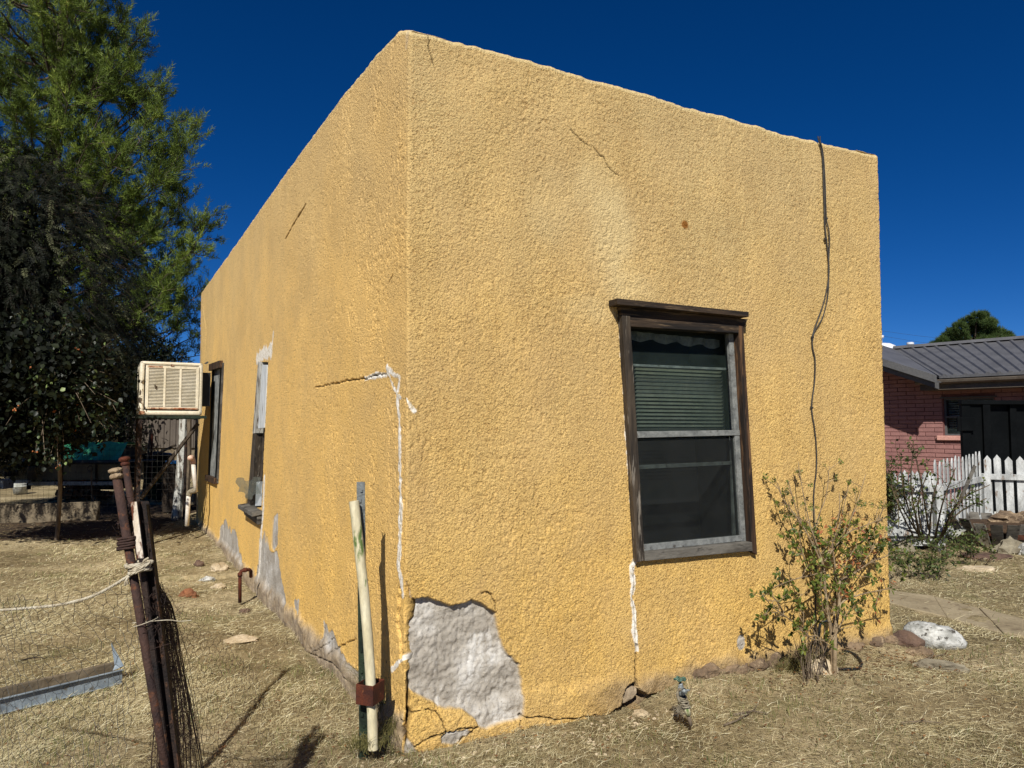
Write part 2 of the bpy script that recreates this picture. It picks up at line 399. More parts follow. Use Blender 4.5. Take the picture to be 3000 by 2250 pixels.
# ------------------------------------------------------------------ the stucco wall as one finely relieved sheet
def wall_field(S, Z):
    """returns outward displacement and masks: bare grey plaster, white filler, earth stain, bleached"""
    S = S.astype(np.float32); Z = Z.astype(np.float32)
    left = S < 0
    lowf = fbm(S * 1.1, Z * 1.1, 3, 3)
    patchy = fbm(S * 3.1 + 5, Z * 2.6, 3, 9)
    amp = np.where(left, 0.55, 1.0) * (0.75 + 0.5 * sstep(0.3, 0.7, patchy))
    n1 = vnoise(S * 84, Z * 84, 21); n2 = vnoise(S * 128, Z * 128, 31); n3 = fbm(S * 24, Z * 24, 2, 41); fl = fbm((S + Z * .35) * 52, Z * 66, 2, 45); jit = ((np.random.RandomState(5).rand(*S.shape) - .5) * .0022 - sstep(.56, .60, fl) * .0016).astype(np.float32); pl_ = sstep(.66, .74, vnoise(S * 62, Z * 40, 46)) * sstep(.30, .55, fbm(S * 5, Z * 3, 2, 47)); pits = sstep(0.80, 0.93, vnoise(S * 60, Z * 45, 35)) * sstep(0.35, 0.6, fbm(S * 4, Z * 4, 2, 36))
    rough = np.minimum(n1 * 0.5 + n2 * 0.5, 0.56) - 0.5 - pits * 0.35
    disp = np.where(left, (-pl_ * 0.0042 + rough * 0.0022) * np.clip(1.15 + S * .16, .25, 1), rough * 0.0028 * amp + jit * amp - pl_ * 0.0035 * amp) + (n3 - 0.5) * 0.0012 + (lowf - 0.5) * 0.018 + (fbm(S * 2.2, Z * 2.2, 2, 77) - 0.5) * 0.006
    plaster = np.zeros_like(S); white = np.zeros_like(S); earth = np.zeros_like(S)
    rag = (fbm(S * 9, Z * 9, 3, 51) - 0.5) * 0.07
    rag2 = (fbm(S * 30, Z * 30, 2, 52) - 0.5) * 0.03
    q4 = lambda x, y: szR(950 + x * .5426, 1350 + y * .5426)
    spall = [q4(*p) for p in [(434, 655), (470, 690), (478, 745), (520, 742), (560, 740), (620, 762), (650, 775), (700, 782), (760, 770), (795, 745), (850, 775), (900, 805), (932, 815), (940, 880), (955, 960), (975, 1010), (1000, 1050), (1030, 1075), (1055, 1100), (1068, 1180), (1075, 1250), (1075, 1380), (1040, 1392), (960, 1410), (900, 1430), (870, 1440), (822, 1430), (812, 1390), (740, 1335), (610, 1335), (600, 1305), (540, 1280), (490, 1250), (452, 1230), (446, 1130), (444, 1000), (436, 940), (432, 830), (430, 760)]]
    d = sdf(S, Z, spall) + rag2 * 0.55
    inn = sstep(0.003, -0.005, d)
    under = (fbm(S * 7, Z * 7, 4, 61) - 0.5) * 0.030 + np.abs(fbm(S * 13, Z * 11, 3, 63) - 0.5) * 0.028 + np.abs(fbm(S * 30, Z * 24, 2, 66) - .5) * 0.016 + (fbm(S * 70, Z * 70, 2, 65) - .5) * 0.005
    disp = disp * (1 - inn) + inn * (-0.040 + under); plaster = np.maximum(plaster, inn)
    # small bare patches low on the front wall
    for poly, dpt in (([(620, 1480), (660, 1455), (700, 1445), (760, 1440), (785, 1460), (740, 1490), (700, 1530), (625, 1515)], -0.02),
                      ([(435, 1490), (500, 1560), (560, 1640), (420, 1640)], -0.02)):
        d = sdf(S, Z, [q4(*p) for p in poly]) + rag2 * 0.6; i2 = sstep(0.003, -0.005, d)
        disp = disp * (1 - i2) + i2 * (dpt + under * 0.6); plaster = np.maximum(plaster, i2)
    # hole at the base under the window crack
    q5 = lambda x, y: szR(1800 + x * .211, 1850 + y * .211)
    d = sdf(S, Z, [q5(*p) for p in [(250, 690), (300, 740), (320, 800), (390, 840), (425, 910), (350, 980), (200, 1080), (0, 1190), (-160, 1250), (-160, 1200), (0, 1060), (70, 1020), (95, 900), (130, 770)]]) + rag2 * 0.3
    i2 = sstep(0.003, -0.004, d); disp = disp * (1 - i2) + i2 * (-0.11)
    earth = np.maximum(earth, i2)
    d = sdf(S, Z, [q5(*p) for p in [(270, 740), (305, 780), (305, 840), (250, 930), (150, 1000), (95, 1010), (100, 900), (140, 800), (210, 760)]])
    i2 = sstep(0.003, -0.004, d); disp = disp * (1 - i2) + i2 * (-0.028 + under * 0.5); plaster = np.maximum(plaster, i2); earth = earth * (1 - i2)
    # round grey repair, rust spot, chipped top corner
    c = szR(2170, 1882); e = np.hypot((S - c[0]) / 0.036, (Z - c[1]) / 0.052) + rag * 0.8; plaster = np.maximum(plaster, sstep(1.05, 0.9, e) * (~left))
    d = sdf(S, Z, [szR(1172, 80), szR(1200, 86), szR(1192, 118), szR(1180, 138), szR(1172, 120)]) + rag2 * 0.5
    plaster = np.maximum(plaster, sstep(0.004, -0.004, d))
    # --- side wall bare render and washed-off paint near the ground
    q6 = lambda x, y: szL(700 + x * .7835, 900 + y * .7835); q2 = lambda x, y: szL(x * .452, 1500 + y * .452)
    polys = [[q6(*p) for p in [(80, 885), (105, 880), (112, 935), (146, 960), (152, 1025), (170, 1090), (178, 1180), (210, 1190), (240, 1240), (275, 1295), (298, 1290), (350, 1240), (362, 1290), (400, 1350), (445, 1395), (470, 1420), (480, 1600), (440, 1600), (330, 1480), (180, 1280), (50, 1130), (70, 1000)]],
             [q2(*p) for p in [(1425, 120), (1465, 50), (1480, 120), (1522, 165), (1560, 300), (1574, 430), (1600, 500), (1655, 560), (1655, 700), (1490, 500), (1425, 260)]],
             [q6(*p) for p in [(125, 795), (143, 778), (141, 880), (130, 905), (121, 890)]],
             [q6(*p) for p in [(205, 1095), (222, 1100), (220, 1140), (208, 1125)]], [q6(*p) for p in [(318, 1180), (330, 1190), (333, 1255), (320, 1240)]]]
    rz = (fbm(S * 5, Z * 1.4, 3, 81) - 0.5) * 0.34 * np.clip(-S * 0.2, 0.10, .8) - .05
    for k, poly in enumerate(polys):
        d = sdf(S, Z, poly, 0.9) + np.where(left, rz * (1.0 if k < 2 else 0.2), 9) + rag2
        i2 = sstep(0.006, -0.006, d); plaster = np.maximum(plaster, i2); disp = disp * (1 - i2 * 0.8) + i2 * (-0.006 + under * 0.25)
    isl = sstep(0.55, 0.6, fbm(S * 6, Z * 3, 3, 88)) * left; plaster *= 1 - isl * sstep(0.4, 0.6, Z) * 0.7
    # lower ledge of the side wall: coarse crumbling foot
    foot = sstep(0.16, 0.05, Z + rag * 1.4)
    disp = disp + foot * (0.02 + 0.05 * (fbm(S * 4, Z * 5, 3, 91) - 0.4)); earth = np.maximum(earth, foot * 0.8 * np.where(left, 1, sstep(1.0, 1.4, S)))
    plaster = np.maximum(plaster, foot * np.where(left, 0.8, 0.0))
    # front wall right of the crack: washed-out base over stones
    ln = [szR(1866, 2035), szR(2000, 2022), szR(2060, 1990), szR(2200, 1948), szR(2300, 1930), szR(2420, 1925), szR(2560, 1890), szR(2640, 1860)]
    zb = np.interp(S, [p[0] for p in ln], [p[1] for p in ln])
    below = sstep(0.006, -0.01, Z - zb + rag * 0.5) * (S > ln[0][0])
    disp = disp - below * 0.055 + below * (fbm(S * 10, Z * 16, 3, 93) - .4) * 0.05; earth = np.maximum(earth, below)
    # repaired cracks: raised white filler
    def filler(pts, w, noise_k=0.5, up=0.003):
        nonlocal disp, white
        pts = list(pts)
        D, T = line(S + (fbm(S * 18, Z * 18, 2, 197) - .5) * .022, Z, pts); wv = w * (0.45 + 1.7 * fbm(S * 16, Z * 16, 3, 95) ** 1.3)
        i = sstep(wv * 1.15, wv * 0.8, D); disp = disp + i * up; white = np.maximum(white, i)
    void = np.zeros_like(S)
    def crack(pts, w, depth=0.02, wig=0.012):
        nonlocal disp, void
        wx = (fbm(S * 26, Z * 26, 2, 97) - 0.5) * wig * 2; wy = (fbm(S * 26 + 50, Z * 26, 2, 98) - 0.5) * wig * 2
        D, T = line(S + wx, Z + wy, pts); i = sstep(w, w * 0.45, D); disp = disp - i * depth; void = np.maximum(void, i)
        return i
    L6 = lambda *P: [q6(*p) for p in P]
    filler(L6((553, 226), (575, 250), (600, 262), (592, 340), (597, 420), (600, 500), (601, 600), (603, 700), (606, 740)), 0.015)
    filler(L6((606, 740), (602, 800), (602, 900), (598, 970), (608, 1030), (612, 1075)), 0.020)
    filler(L6((470, 268), (510, 254), (553, 252)), 0.016); filler(L6((553, 226), (560, 250)), 0.022)
    filler(L6((560, 250), (575, 300), (598, 330), (603, 338)), 0.009)
    filler([szR(1188, 1170), szR(1200, 1190), szR(1213, 1203)], 0.010)
    filler(L6((622, 1305), (600, 1325), (572, 1355)), 0.012)
    filler(L6((95, 640), (92, 700), (88, 800), (80, 900), (74, 1000), (70, 1100)), 0.034)
    filler(L6((128, 100), (120, 190)), 0.02, up=0.002)
    filler(L6((68, 195), (84, 180), (122, 160)), 0.055)
    filler([szR(1862, 1640), szR(1851, 1660), szR(1856, 1709), szR(1850, 1750), szR(1856, 1800), szR(1857, 1850), szR(1863, 1905)], 0.014)
    filler([szR(1818, 935), szR(1826, 1100), szR(1840, 1350), szR(1862, 1640)], 0.007)
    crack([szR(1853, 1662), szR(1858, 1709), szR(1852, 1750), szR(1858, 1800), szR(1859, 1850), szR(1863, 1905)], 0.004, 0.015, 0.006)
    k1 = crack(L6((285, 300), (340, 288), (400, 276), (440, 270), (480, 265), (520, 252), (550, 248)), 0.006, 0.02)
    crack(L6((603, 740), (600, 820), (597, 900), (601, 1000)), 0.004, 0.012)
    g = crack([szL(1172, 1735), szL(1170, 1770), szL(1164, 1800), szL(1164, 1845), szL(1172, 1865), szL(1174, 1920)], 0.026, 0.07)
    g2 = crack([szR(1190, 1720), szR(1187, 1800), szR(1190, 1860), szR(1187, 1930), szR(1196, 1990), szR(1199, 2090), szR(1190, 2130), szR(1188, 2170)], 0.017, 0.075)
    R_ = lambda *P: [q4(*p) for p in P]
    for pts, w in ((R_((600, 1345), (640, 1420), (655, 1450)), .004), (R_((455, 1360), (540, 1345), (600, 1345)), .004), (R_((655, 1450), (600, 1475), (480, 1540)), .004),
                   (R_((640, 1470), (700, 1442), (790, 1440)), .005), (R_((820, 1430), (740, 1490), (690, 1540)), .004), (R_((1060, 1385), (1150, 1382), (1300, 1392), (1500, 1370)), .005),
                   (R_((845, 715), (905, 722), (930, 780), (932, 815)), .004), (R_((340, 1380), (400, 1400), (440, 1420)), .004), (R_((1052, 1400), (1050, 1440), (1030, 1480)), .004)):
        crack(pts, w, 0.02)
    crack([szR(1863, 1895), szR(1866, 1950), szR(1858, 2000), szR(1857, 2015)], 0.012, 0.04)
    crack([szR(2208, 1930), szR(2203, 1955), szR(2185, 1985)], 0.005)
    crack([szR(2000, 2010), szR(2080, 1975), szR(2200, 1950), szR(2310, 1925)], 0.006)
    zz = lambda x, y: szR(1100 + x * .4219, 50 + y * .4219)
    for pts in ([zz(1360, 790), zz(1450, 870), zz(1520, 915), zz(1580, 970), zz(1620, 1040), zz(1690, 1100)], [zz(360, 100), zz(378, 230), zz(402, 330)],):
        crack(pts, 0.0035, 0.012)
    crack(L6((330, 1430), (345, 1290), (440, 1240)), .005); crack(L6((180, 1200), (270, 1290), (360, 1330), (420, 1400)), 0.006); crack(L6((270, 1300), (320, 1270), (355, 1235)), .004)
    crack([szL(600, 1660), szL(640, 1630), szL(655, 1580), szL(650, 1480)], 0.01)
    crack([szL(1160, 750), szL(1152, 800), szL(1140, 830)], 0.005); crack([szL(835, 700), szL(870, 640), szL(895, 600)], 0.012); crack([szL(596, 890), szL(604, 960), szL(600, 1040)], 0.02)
    # bleached cloud and weathering
    bl = np.zeros_like(S)
    for cx, cy, rx, ry, a in ((1790, 700, 0.20, 0.36, 0.62), (1740, 560, 0.2, 0.24, 0.4), (1830, 830, 0.25, 0.15, 0.5), (1620, 600, 0.2, 0.25, 0.3), (1720, 900, 0.3, 0.12, 0.35)):
        c = szR(cx, cy); bl = np.maximum(bl, a * sstep(1.25, 0.3, np.hypot((S - c[0]) / rx, (Z - c[1]) / ry) + (patchy - 0.5) * 0.9) * (~left))
    bl *= 0.45 + 0.8 * fbm(S * 9, Z * 7, 3, 133); rs = szR(2006, 658); rust = sstep(1.1, 0.7, np.hypot((S - rs[0]) / 0.033, (Z - rs[1]) / 0.033) + rag * 6) * (~left)
    # rusty iron streaks under window heads etc. are left to the shader; keep openings crisp
    return disp, plaster, white, earth, bl, rust, void

def build_wall():
    v = [0.0]; 
    while v[-1] < LL: v.append(v[-1] + 0.0050 + 0.0022 * v[-1])
    v[-1] = LL
    left = -np.array(v[::-1]); right = np.arange(0.0050, LR - 0.002, 0.0052)
    back = LR + np.concatenate([np.arange(0.0, 0.3, 0.01), np.array([0.5, 1, 2, 4, 6, 9.8])])
    S = np.concatenate([left, right, back])
    Zn = np.concatenate([np.arange(-0.14, 3.70, 0.0054)])
    Zn = Zn / Zn[-1]; Zn = np.where(np.arange(len(Zn)) == len(Zn) - 1, 1.0, Zn)
    H = Htop(S) + (fbm(S * 2.6, S * 0 + 2, 3, 5) - 0.5) * 0.022 + (fbm(S * 20, S * 0 + 7, 3, 6) - 0.5) * 0.016
    nb = 5; rB = 0.028; extra = [0.06, 0.12, 0.2]
    nz = len(Zn)
    SS = np.repeat(S[:, None], nz, 1); ZZ = Zn[None, :] * (H[:, None] - rB)
    ss = np.where(SS > LR, LR, SS)
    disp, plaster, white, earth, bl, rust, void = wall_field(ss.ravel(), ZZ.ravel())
    disp = disp.reshape(SS.shape)
    wob = (fbm(SS * 40, ZZ * 40, 2, 121) - 0.5) * 0.015
    disp = np.where(SS > LR, wob, disp)
    # base curve
    XY = np.zeros((len(S), 3)); N = np.zeros((len(S), 3)); r0 = 0.020
    PRr = P0 + dR * LR
    for i, s in enumerate(S):
        if s < -r0: XY[i] = P0 - dL * s; N[i] = nL
        elif s < r0:
            t = (s + r0) / (2 * r0); A = P0 + dL * r0; B = P0 + dR * r0
            XY[i] = (1 - t) ** 2 * A + 2 * t * (1 - t) * P0 + t * t * B; n = nL * (1 - t) + nR * t; N[i] = n / np.linalg.norm(n)
        elif s < LR - r0: XY[i] = P0 + dR * s; N[i] = nR
        elif s < LR + r0:
            t = (s - LR + r0) / (2 * r0); A = PRr - dR * r0; B = PRr + dL * r0
            XY[i] = (1 - t) ** 2 * A + 2 * t * (1 - t) * PRr + t * t * B; n = nR * (1 - t) - nL * t; N[i] = n / np.linalg.norm(n)
        else: XY[i] = PRr + dL * (s - LR); N[i] = -nL
    pos = XY[:, None, :] + N[:, None, :] * disp[:, :, None]; pos[:, :, 2] = ZZ
    # keep the corner column from leaving its place: small lean measured on the photograph
    rows = [pos]
    topd = disp[:, -1]
    msk = [a.reshape(SS.shape) for a in (plaster, white, earth, bl, rust, void)]
    ex = []
    for k in range(1, nb + 1):
        a = k / nb * math.pi / 2
        p = XY + N * (topd * (1 - k / nb) - rB * (1 - math.cos(a)))[:, None]; p[:, 2] = H - rB + rB * math.sin(a); ex.append(p)
    for w in extra:
        p = XY - N * (rB + w); p[:, 2] = H + (fbm(S * 12, S * 0 + w * 50, 2, 7) - 0.5) * 0.01; ex.append(p)
    p = XY - N * (rB + 0.2); p[:, 2] = H - 0.4; ex.append(p)
    pos = np.concatenate([pos] + [e[:, None, :] for e in ex], 1)
    nx, ny = pos.shape[:2]
    msk = [np.concatenate([m, np.repeat(m[:, -1:], ny - nz, 1)], 1) for m in msk]
    ti = np.arange(nz, ny)
    msk[3][:, nz - 1:] = np.maximum(msk[3][:, nz - 1:], 0.55)
    idx = np.arange(nx * ny).reshape(nx, ny)
    quads = np.stack([idx[:-1, :-1], idx[1:, :-1], idx[1:, 1:], idx[:-1, 1:]], -1)
    cS = 0.5 * (S[:-1] + S[1:]); cZ = 0.25 * (pos[:-1, :-1, 2] + pos[1:, :-1, 2] + pos[1:, 1:, 2] + pos[:-1, 1:, 2])
    cSS = np.repeat(cS[:, None], ny - 1, 1); keep = np.ones(cZ.shape, bool)
    for w in (WIN_R, WIN_B, WIN_A): keep &= ~inside(cSS, cZ, w)
    quads = quads[keep]
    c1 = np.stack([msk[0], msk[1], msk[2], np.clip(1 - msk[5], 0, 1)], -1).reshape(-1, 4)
    sidem = np.repeat(sstep(0.02, -0.05, S)[:, None], ny, 1)
    c2 = np.stack([msk[3], msk[4], sidem, np.ones_like(msk[0])], -1).reshape(-1, 4)
    return np_mesh("wall", pos.reshape(-1, 3), quads, smooth=True, cols={'mask_a': c1, 'mask_b': c2}), H, S

def stucco_mat():
    m, nt, p = new_mat('yellow_stucco')
    a = nt.nodes.new("ShaderNodeAttribute"); a.attribute_name = 'mask_a'; b = nt.nodes.new("ShaderNodeAttribute"); b.attribute_name = 'mask_b'
    sa = nt.nodes.new("ShaderNodeSeparateColor"); nt.links.new(a.outputs['Color'], sa.inputs[0]); sb = nt.nodes.new("ShaderNodeSeparateColor"); nt.links.new(b.outputs['Color'], sb.inputs[0])
    geo = nt.nodes.new("ShaderNodeNewGeometry"); sx = nt.nodes.new("ShaderNodeSeparateXYZ"); nt.links.new(geo.outputs['Position'], sx.inputs[0])
    # older, sun-bleached paint higher up, fresher colour low down (weathering)
    mr = nt.nodes.new("ShaderNodeMapRange"); mr.inputs['From Min'].default_value = 0.2; mr.inputs['From Max'].default_value = 3.8; nt.links.new(sx.outputs['Z'], mr.inputs['Value'])
    big = noise(nt, 0.9, 4, 0.6); add = nt.nodes.new("ShaderNodeMath"); add.operation = 'MULTIPLY_ADD'; nt.links.new(big, add.inputs[0]); add.inputs[1].default_value = 0.9; add.inputs[2].default_value = -0.45
    ad2 = nt.nodes.new("ShaderNodeMath"); ad2.operation = 'ADD'; nt.links.new(add.outputs[0], ad2.inputs[0]); nt.links.new(mr.outputs[0], ad2.inputs[1]); ad2.use_clamp = True
    yel = ramp(nt, ad2.outputs[0], [(0.0, L(226, 186, 106)), (0.45, L(219, 184, 116)), (1.0, L(202, 177, 124))])
    st = noise(nt, 3.0, 5, 0.65, (2.2, 2.2, 0.5)); yel = mixc(nt, 1.0, yel, ramp(nt, st, [(0.28, (0.83, 0.81, 0.80)), (0.52, (0.96, 0.96, 0.96)), (0.75, (1.03, 1.03, 1.04))]), 'MULTIPLY')
    def vor(scale, feat='SMOOTH_F1'):
        tc = nt.nodes.new("ShaderNodeTexCoord"); v_ = nt.nodes.new("ShaderNodeTexVoronoi"); v_.feature = feat; v_.inputs['Scale'].default_value = scale; v_.inputs['Randomness'].default_value = 1.0
        dn = nt.nodes.new("ShaderNodeTexNoise"); dn.inputs['Scale'].default_value = scale * 1.3; dn.inputs['Detail'].default_value = 2; nt.links.new(tc.outputs['Object'], dn.inputs['Vector'])
        mv = nt.nodes.new("ShaderNodeMix"); mv.data_type = 'VECTOR'; mv.inputs[0].default_value = 0.02; nt.links.new(tc.outputs['Object'], mv.inputs[4]); nt.links.new(dn.outputs['Color'], mv.inputs[5])
        nt.links.new(mv.outputs[1], v_.inputs['Vector']); return v_.outputs['Distance']
    peb = vor(100); peb2 = vor(180)
    yel = mixc(nt, ramp(nt, peb, [(0.48, (0, 0, 0)), (0.72, (0.55, 0.55, 0.55))]), yel, L(146, 106, 56))  # shade in grain crevices and pits put into the colour as dark specks
    zone = ramp(nt, noise(nt, 3.2, 4, 0.6, seed=(9, 1, 4)), [(0.30, (0.5, 0.5, 0.5)), (0.65, (0.9, 0.9, 0.9))])
    spk = mixc(nt, 1.0, ramp(nt, noise(nt, 95, 2, 0.6, (1.2, 1.2, 1.5), seed=(7, 2, 5)), [(0.36, (0.9, 0.9, 0.9)), (0.43, (0, 0, 0))]), zone, 'MULTIPLY')
    yel = mixc(nt, spk, yel, L(104, 72, 38))
    hi_ = mixc(nt, 1.0, ramp(nt, noise(nt, 120, 2, 0.6, seed=(2, 8, 1)), [(0.58, (0, 0, 0)), (0.68, (0.5, 0.5, 0.5))]), zone, 'MULTIPLY')
    yel = mixc(nt, hi_, yel, L(236, 208, 138))
    pit = noise(nt, 60, 4, 0.75); yel = mixc(nt, ramp(nt, pit, [(0.26, (0.7, 0.7, 0.7)), (0.38, (0, 0, 0))]), yel, L(132, 92, 44))
    side = ramp(nt, ad2.outputs[0], [(0.0, L(242, 197, 112)), (0.5, L(238, 196, 120)), (1.0, L(224, 190, 128))])  # side wall paint lightened to make up for its weaker sunlight
    side = mixc(nt, ramp(nt, noise(nt, 85, 2, 0.6, (1, 1, .7), seed=(3, 3, 3)), [(0.33, (0.85, 0.85, 0.85)), (0.40, (0, 0, 0))]), side, L(112, 76, 38))  # pit shade painted as specks on this wall too
    yel = mixc(nt, sb.outputs[2], yel, side)
    wz = ramp(nt, noise(nt, 1.6, 6, 0.7, (1, 1, .8), seed=(6, 6, 2)), [(0.40, (0, 0, 0)), (0.66, (0.42, 0.42, 0.42))])
    yel = mixc(nt, wz, yel, L(186, 158, 112))
    yel = mixc(nt, sb.outputs[0], yel, L(214, 194, 144))
    gp = ramp(nt, noise(nt, 5, 6, 0.65), [(0.30, L(140, 132, 120)), (0.5, L(168, 161, 149)), (0.68, L(196, 192, 184))])
    gp = mixc(nt, ramp(nt, noise(nt, 60, 4, 0.7, seed=(4, 4, 1)), [(0.34, (0.6, 0.6, 0.6)), (0.44, (0, 0, 0))]), gp, L(112, 102, 88))
    gp = mixc(nt, ramp(nt, noise(nt, 7, 5, 0.7, (1, 1, .5), seed=(2, 4, 6)), [(0.56, (0, 0, 0)), (0.66, (0.6, 0.6, 0.6))]), gp, L(222, 220, 214))
    c = mixc(nt, sa.outputs[0], yel, gp)
    c = mixc(nt, sa.outputs[1], c, ramp(nt, noise(nt, 40, 4), [(0.33, L(182, 168, 138)), (0.50, L(226, 220, 208))]))
    ea = ramp(nt, noise(nt, 14, 6, 0.65), [(0.35, L(108, 90, 68)), (0.6, L(162, 142, 112))])
    c = mixc(nt, sa.outputs[2], c, ea); c = mixc(nt, sb.outputs[1], c, L(140, 92, 40))
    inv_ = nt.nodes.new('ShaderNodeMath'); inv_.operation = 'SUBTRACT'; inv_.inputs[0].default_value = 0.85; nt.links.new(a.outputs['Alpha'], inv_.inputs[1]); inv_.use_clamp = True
    c = mixc(nt, inv_.outputs[0], c, L(34, 27, 22))     # shade deep in open cracks, put into the colour
    nt.links.new(c, p.inputs['Base Color']); p.inputs['Roughness'].default_value = 0.92; p.inputs['Specular IOR Level'].default_value = 0.15
    def math_(op, x, y, cl=False):
        n_ = nt.nodes.new("ShaderNodeMath"); n_.operation = op; n_.use_clamp = cl
        for i_, q_ in enumerate((x, y)):
            if hasattr(q_, 'is_linked'): nt.links.new(q_, n_.inputs[i_])
            else: n_.inputs[i_].default_value = q_
        return n_.outputs[0]
    g1 = ramp(nt, peb, [(0.15, (1, 1, 1)), (0.75, (0, 0, 0))]); g2 = ramp(nt, peb2, [(0.1, (1, 1, 1)), (0.8, (0, 0, 0))])
    patch = ramp(nt, noise(nt, 3.0, 3, 0.5), [(0.34, (0.62, 0.62, 0.62)), (0.64, (0.9, 0.9, 0.9))])
    grain = math_('MULTIPLY', math_('ADD', math_('MULTIPLY', g1, 0.9), math_('MULTIPLY', g2, 0.35)), patch)
    grain = math_('ADD', grain, math_('MULTIPLY', noise(nt, 75, 3, 0.65), 0.8))
    plain = math_('MULTIPLY', noise(nt, 26, 6, 0.7), 1.5)
    isp = math_('MAXIMUM', sa.outputs[0], sa.outputs[1])
    mh = nt.nodes.new("ShaderNodeMix"); nt.links.new(isp, mh.inputs[0]); nt.links.new(grain, mh.inputs[2]); nt.links.new(plain, mh.inputs[3])
    bp = node(nt, "ShaderNodeBump", Strength=1.0, Distance=0.007); nt.links.new(mh.outputs[0], bp.inputs['Height']); nt.links.new(bp.outputs[0], p.inputs['Normal'])
    return m

house = thing('adobe_house', 'yellow stucco adobe house with cracked corner, bare plaster patch and dark wood window', 'house', P0)
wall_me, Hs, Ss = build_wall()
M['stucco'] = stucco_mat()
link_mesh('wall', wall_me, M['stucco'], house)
mb = MB(); zr = 3.35
inn = 0.2
A = P0 - nL * inn - nR * inn; B = P0 + dR * (LR - inn) - nR * inn; Cc = B + dL * (LL - inn); D = A + dL * (LL - inn)
mb.hexa([p + Z3 * (zr - 0.12) for p in (A, B, Cc, D)], [p + Z3 * zr for p in (A, B, Cc, D)])
mb.build('roof', M['concrete'], house)
mb = MB()   # closing back wall
a = PL; b = P0 + dR * LR + dL * LL
mb.hexa([a - Z3 * .1, b - Z3 * .1, b - dL * .2 - Z3 * .1, a - dL * .2 - Z3 * .1], [a + Z3 * 3.85, b + Z3 * 3.85, b - dL * .2 + Z3 * 3.85, a - dL * .2 + Z3 * 3.85])
mb.build('rear_wall', M['far_stucco'], house)

def lerp(a, b, t): return (a[0] + (b[0] - a[0]) * t, a[1] + (b[1] - a[1]) * t)
def bil(Q, u, v):
    """Q: TL TR BR BL; u right, v down"""
    return lerp(lerp(Q[0], Q[1], u), lerp(Q[3], Q[2], u), v)
def slabW(mb, W, pts, o0, o1):
    mb.hexa([W(p[0], p[1], o0) for p in pts], [W(p[0], p[1], o1) for p in pts])
def sub(Q, u0, v0, u1, v1): return [bil(Q, u0, v0), bil(Q, u1, v0), bil(Q, u1, v1), bil(Q, u0, v1)]

# glass, screen
def glass_mat(name, alpha, tint, rough=0.05):
    m, nt, p = new_mat(name)
    p.inputs['Base Color'].default_value = tint; p.inputs['Roughness'].default_value = rough
    p.inputs['Specular IOR Level'].default_value = 0.5
    t = nt.nodes.new("ShaderNodeBsdfTransparent"); t.inputs[0].default_value = (0.86, 0.9, 0.89, 1)
    mx = nt.nodes.new("ShaderNodeMixShader")
    dirt = ramp(nt, noise(nt, 4, 6, 0.65), [(0.3, (alpha * 0.6,) * 3), (0.75, (alpha * 1.6,) * 3)])
    nt.links.new(dirt, mx.inputs[0]); nt.links.new(t.outputs[0], mx.inputs[1]); nt.links.new(p.outputs[0], mx.inputs[2])
    nt.links.new(mx.outputs[0], nt.nodes['Material Output'].inputs[0]); return m
M['glass'] = glass_mat('dusty_glass', 0.055, L(96, 112, 106))
M['screen'] = glass_mat('insect_screen', 0.26, L(30, 32, 31), 0.9)

win = thing('window', None, None, WR(*bil(WIN_R, 0.5, 1.0))); win.parent = house; win.matrix_parent_inverse = wmat(house).inverted()
Q = WIN_R
def trim(name, pts, o0, o1, mat, par=win, W=WR, bev=0.003):
    b = MB(); slabW(b, W, pts, o0, o1); return b.build(name, mat, par, bevel=bev)
zc = [szR(1807, 874, .09), szR(2193, 914, .09), szR(2192, 929, .09), szR(1808, 892, .09)]
trim('drip_cap', zc, 0.0, 0.095, M['wood_dark_h'])
trim('head_board', [szR(1816, 899, 0.03), szR(2190, 935, 0.03), szR(2178, 962, 0.03), szR(1822, 928, 0.03)], -0.02, 0.035, M['wood_dark_h'])
trim('head_trim', [szR(1845, 930, 0.04), szR(2163, 955, 0.04), szR(2163, 976, 0.04), szR(1848, 957, 0.04)], -0.05, 0.045, M['wood_dark_h'])
trim('jamb', [szR(1822, 924, 0.04), szR(1846, 926, 0.04), szR(1889, 1642, 0.04), szR(1866, 1648, 0.04)], -0.06, 0.042, M['wood_old'])
trim('jamb', [szR(2163, 952, 0.04), szR(2178, 954, 0.04), szR(2219, 1626, 0.04), szR(2204, 1618, 0.04)], -0.02, 0.040, M['wood_dark'])
trim('sill', [szR(1889, 1618, 0.04), szR(2204, 1588, 0.04), szR(2206, 1614, 0.04), szR(1889, 1644, 0.04)], -0.06, 0.040, M['wood_grey'])
fr = MB()
slabW(fr, WR, [szR(2135, 975, -0.012), szR(2163, 975, -0.012), szR(2202, 1590, -0.012), szR(2172, 1592, -0.012)], -0.040, -0.012)     # right stile
slabW(fr, WR, [szR(1864, 1264, -0.008), szR(2170, 1260, -0.008), szR(2170, 1275, -0.008), szR(1865, 1283, -0.008)], -0.045, -0.008)    # meeting rail
slabW(fr, WR, [szR(1886, 1596, -0.009), szR(2180, 1568, -0.009), szR(2182, 1584, -0.009), szR(1888, 1614, -0.009)], -0.046, -0.009)    # bottom rail
slabW(fr, WR, [szR(1846, 957, -0.03), szR(1857, 957, -0.03), szR(1890, 1620, -0.03), szR(1885, 1620, -0.03)], -0.085, -0.062)
fr.build('screen_frame', M['sash_white'], win, bevel=0.002)
sa = MB()
slabW(sa, WR, [szR(1872, 1363, -.095), szR(2150, 1351, -.095), szR(2151, 1361, -.095), szR(1873, 1375, -.095)], -0.115, -0.095)
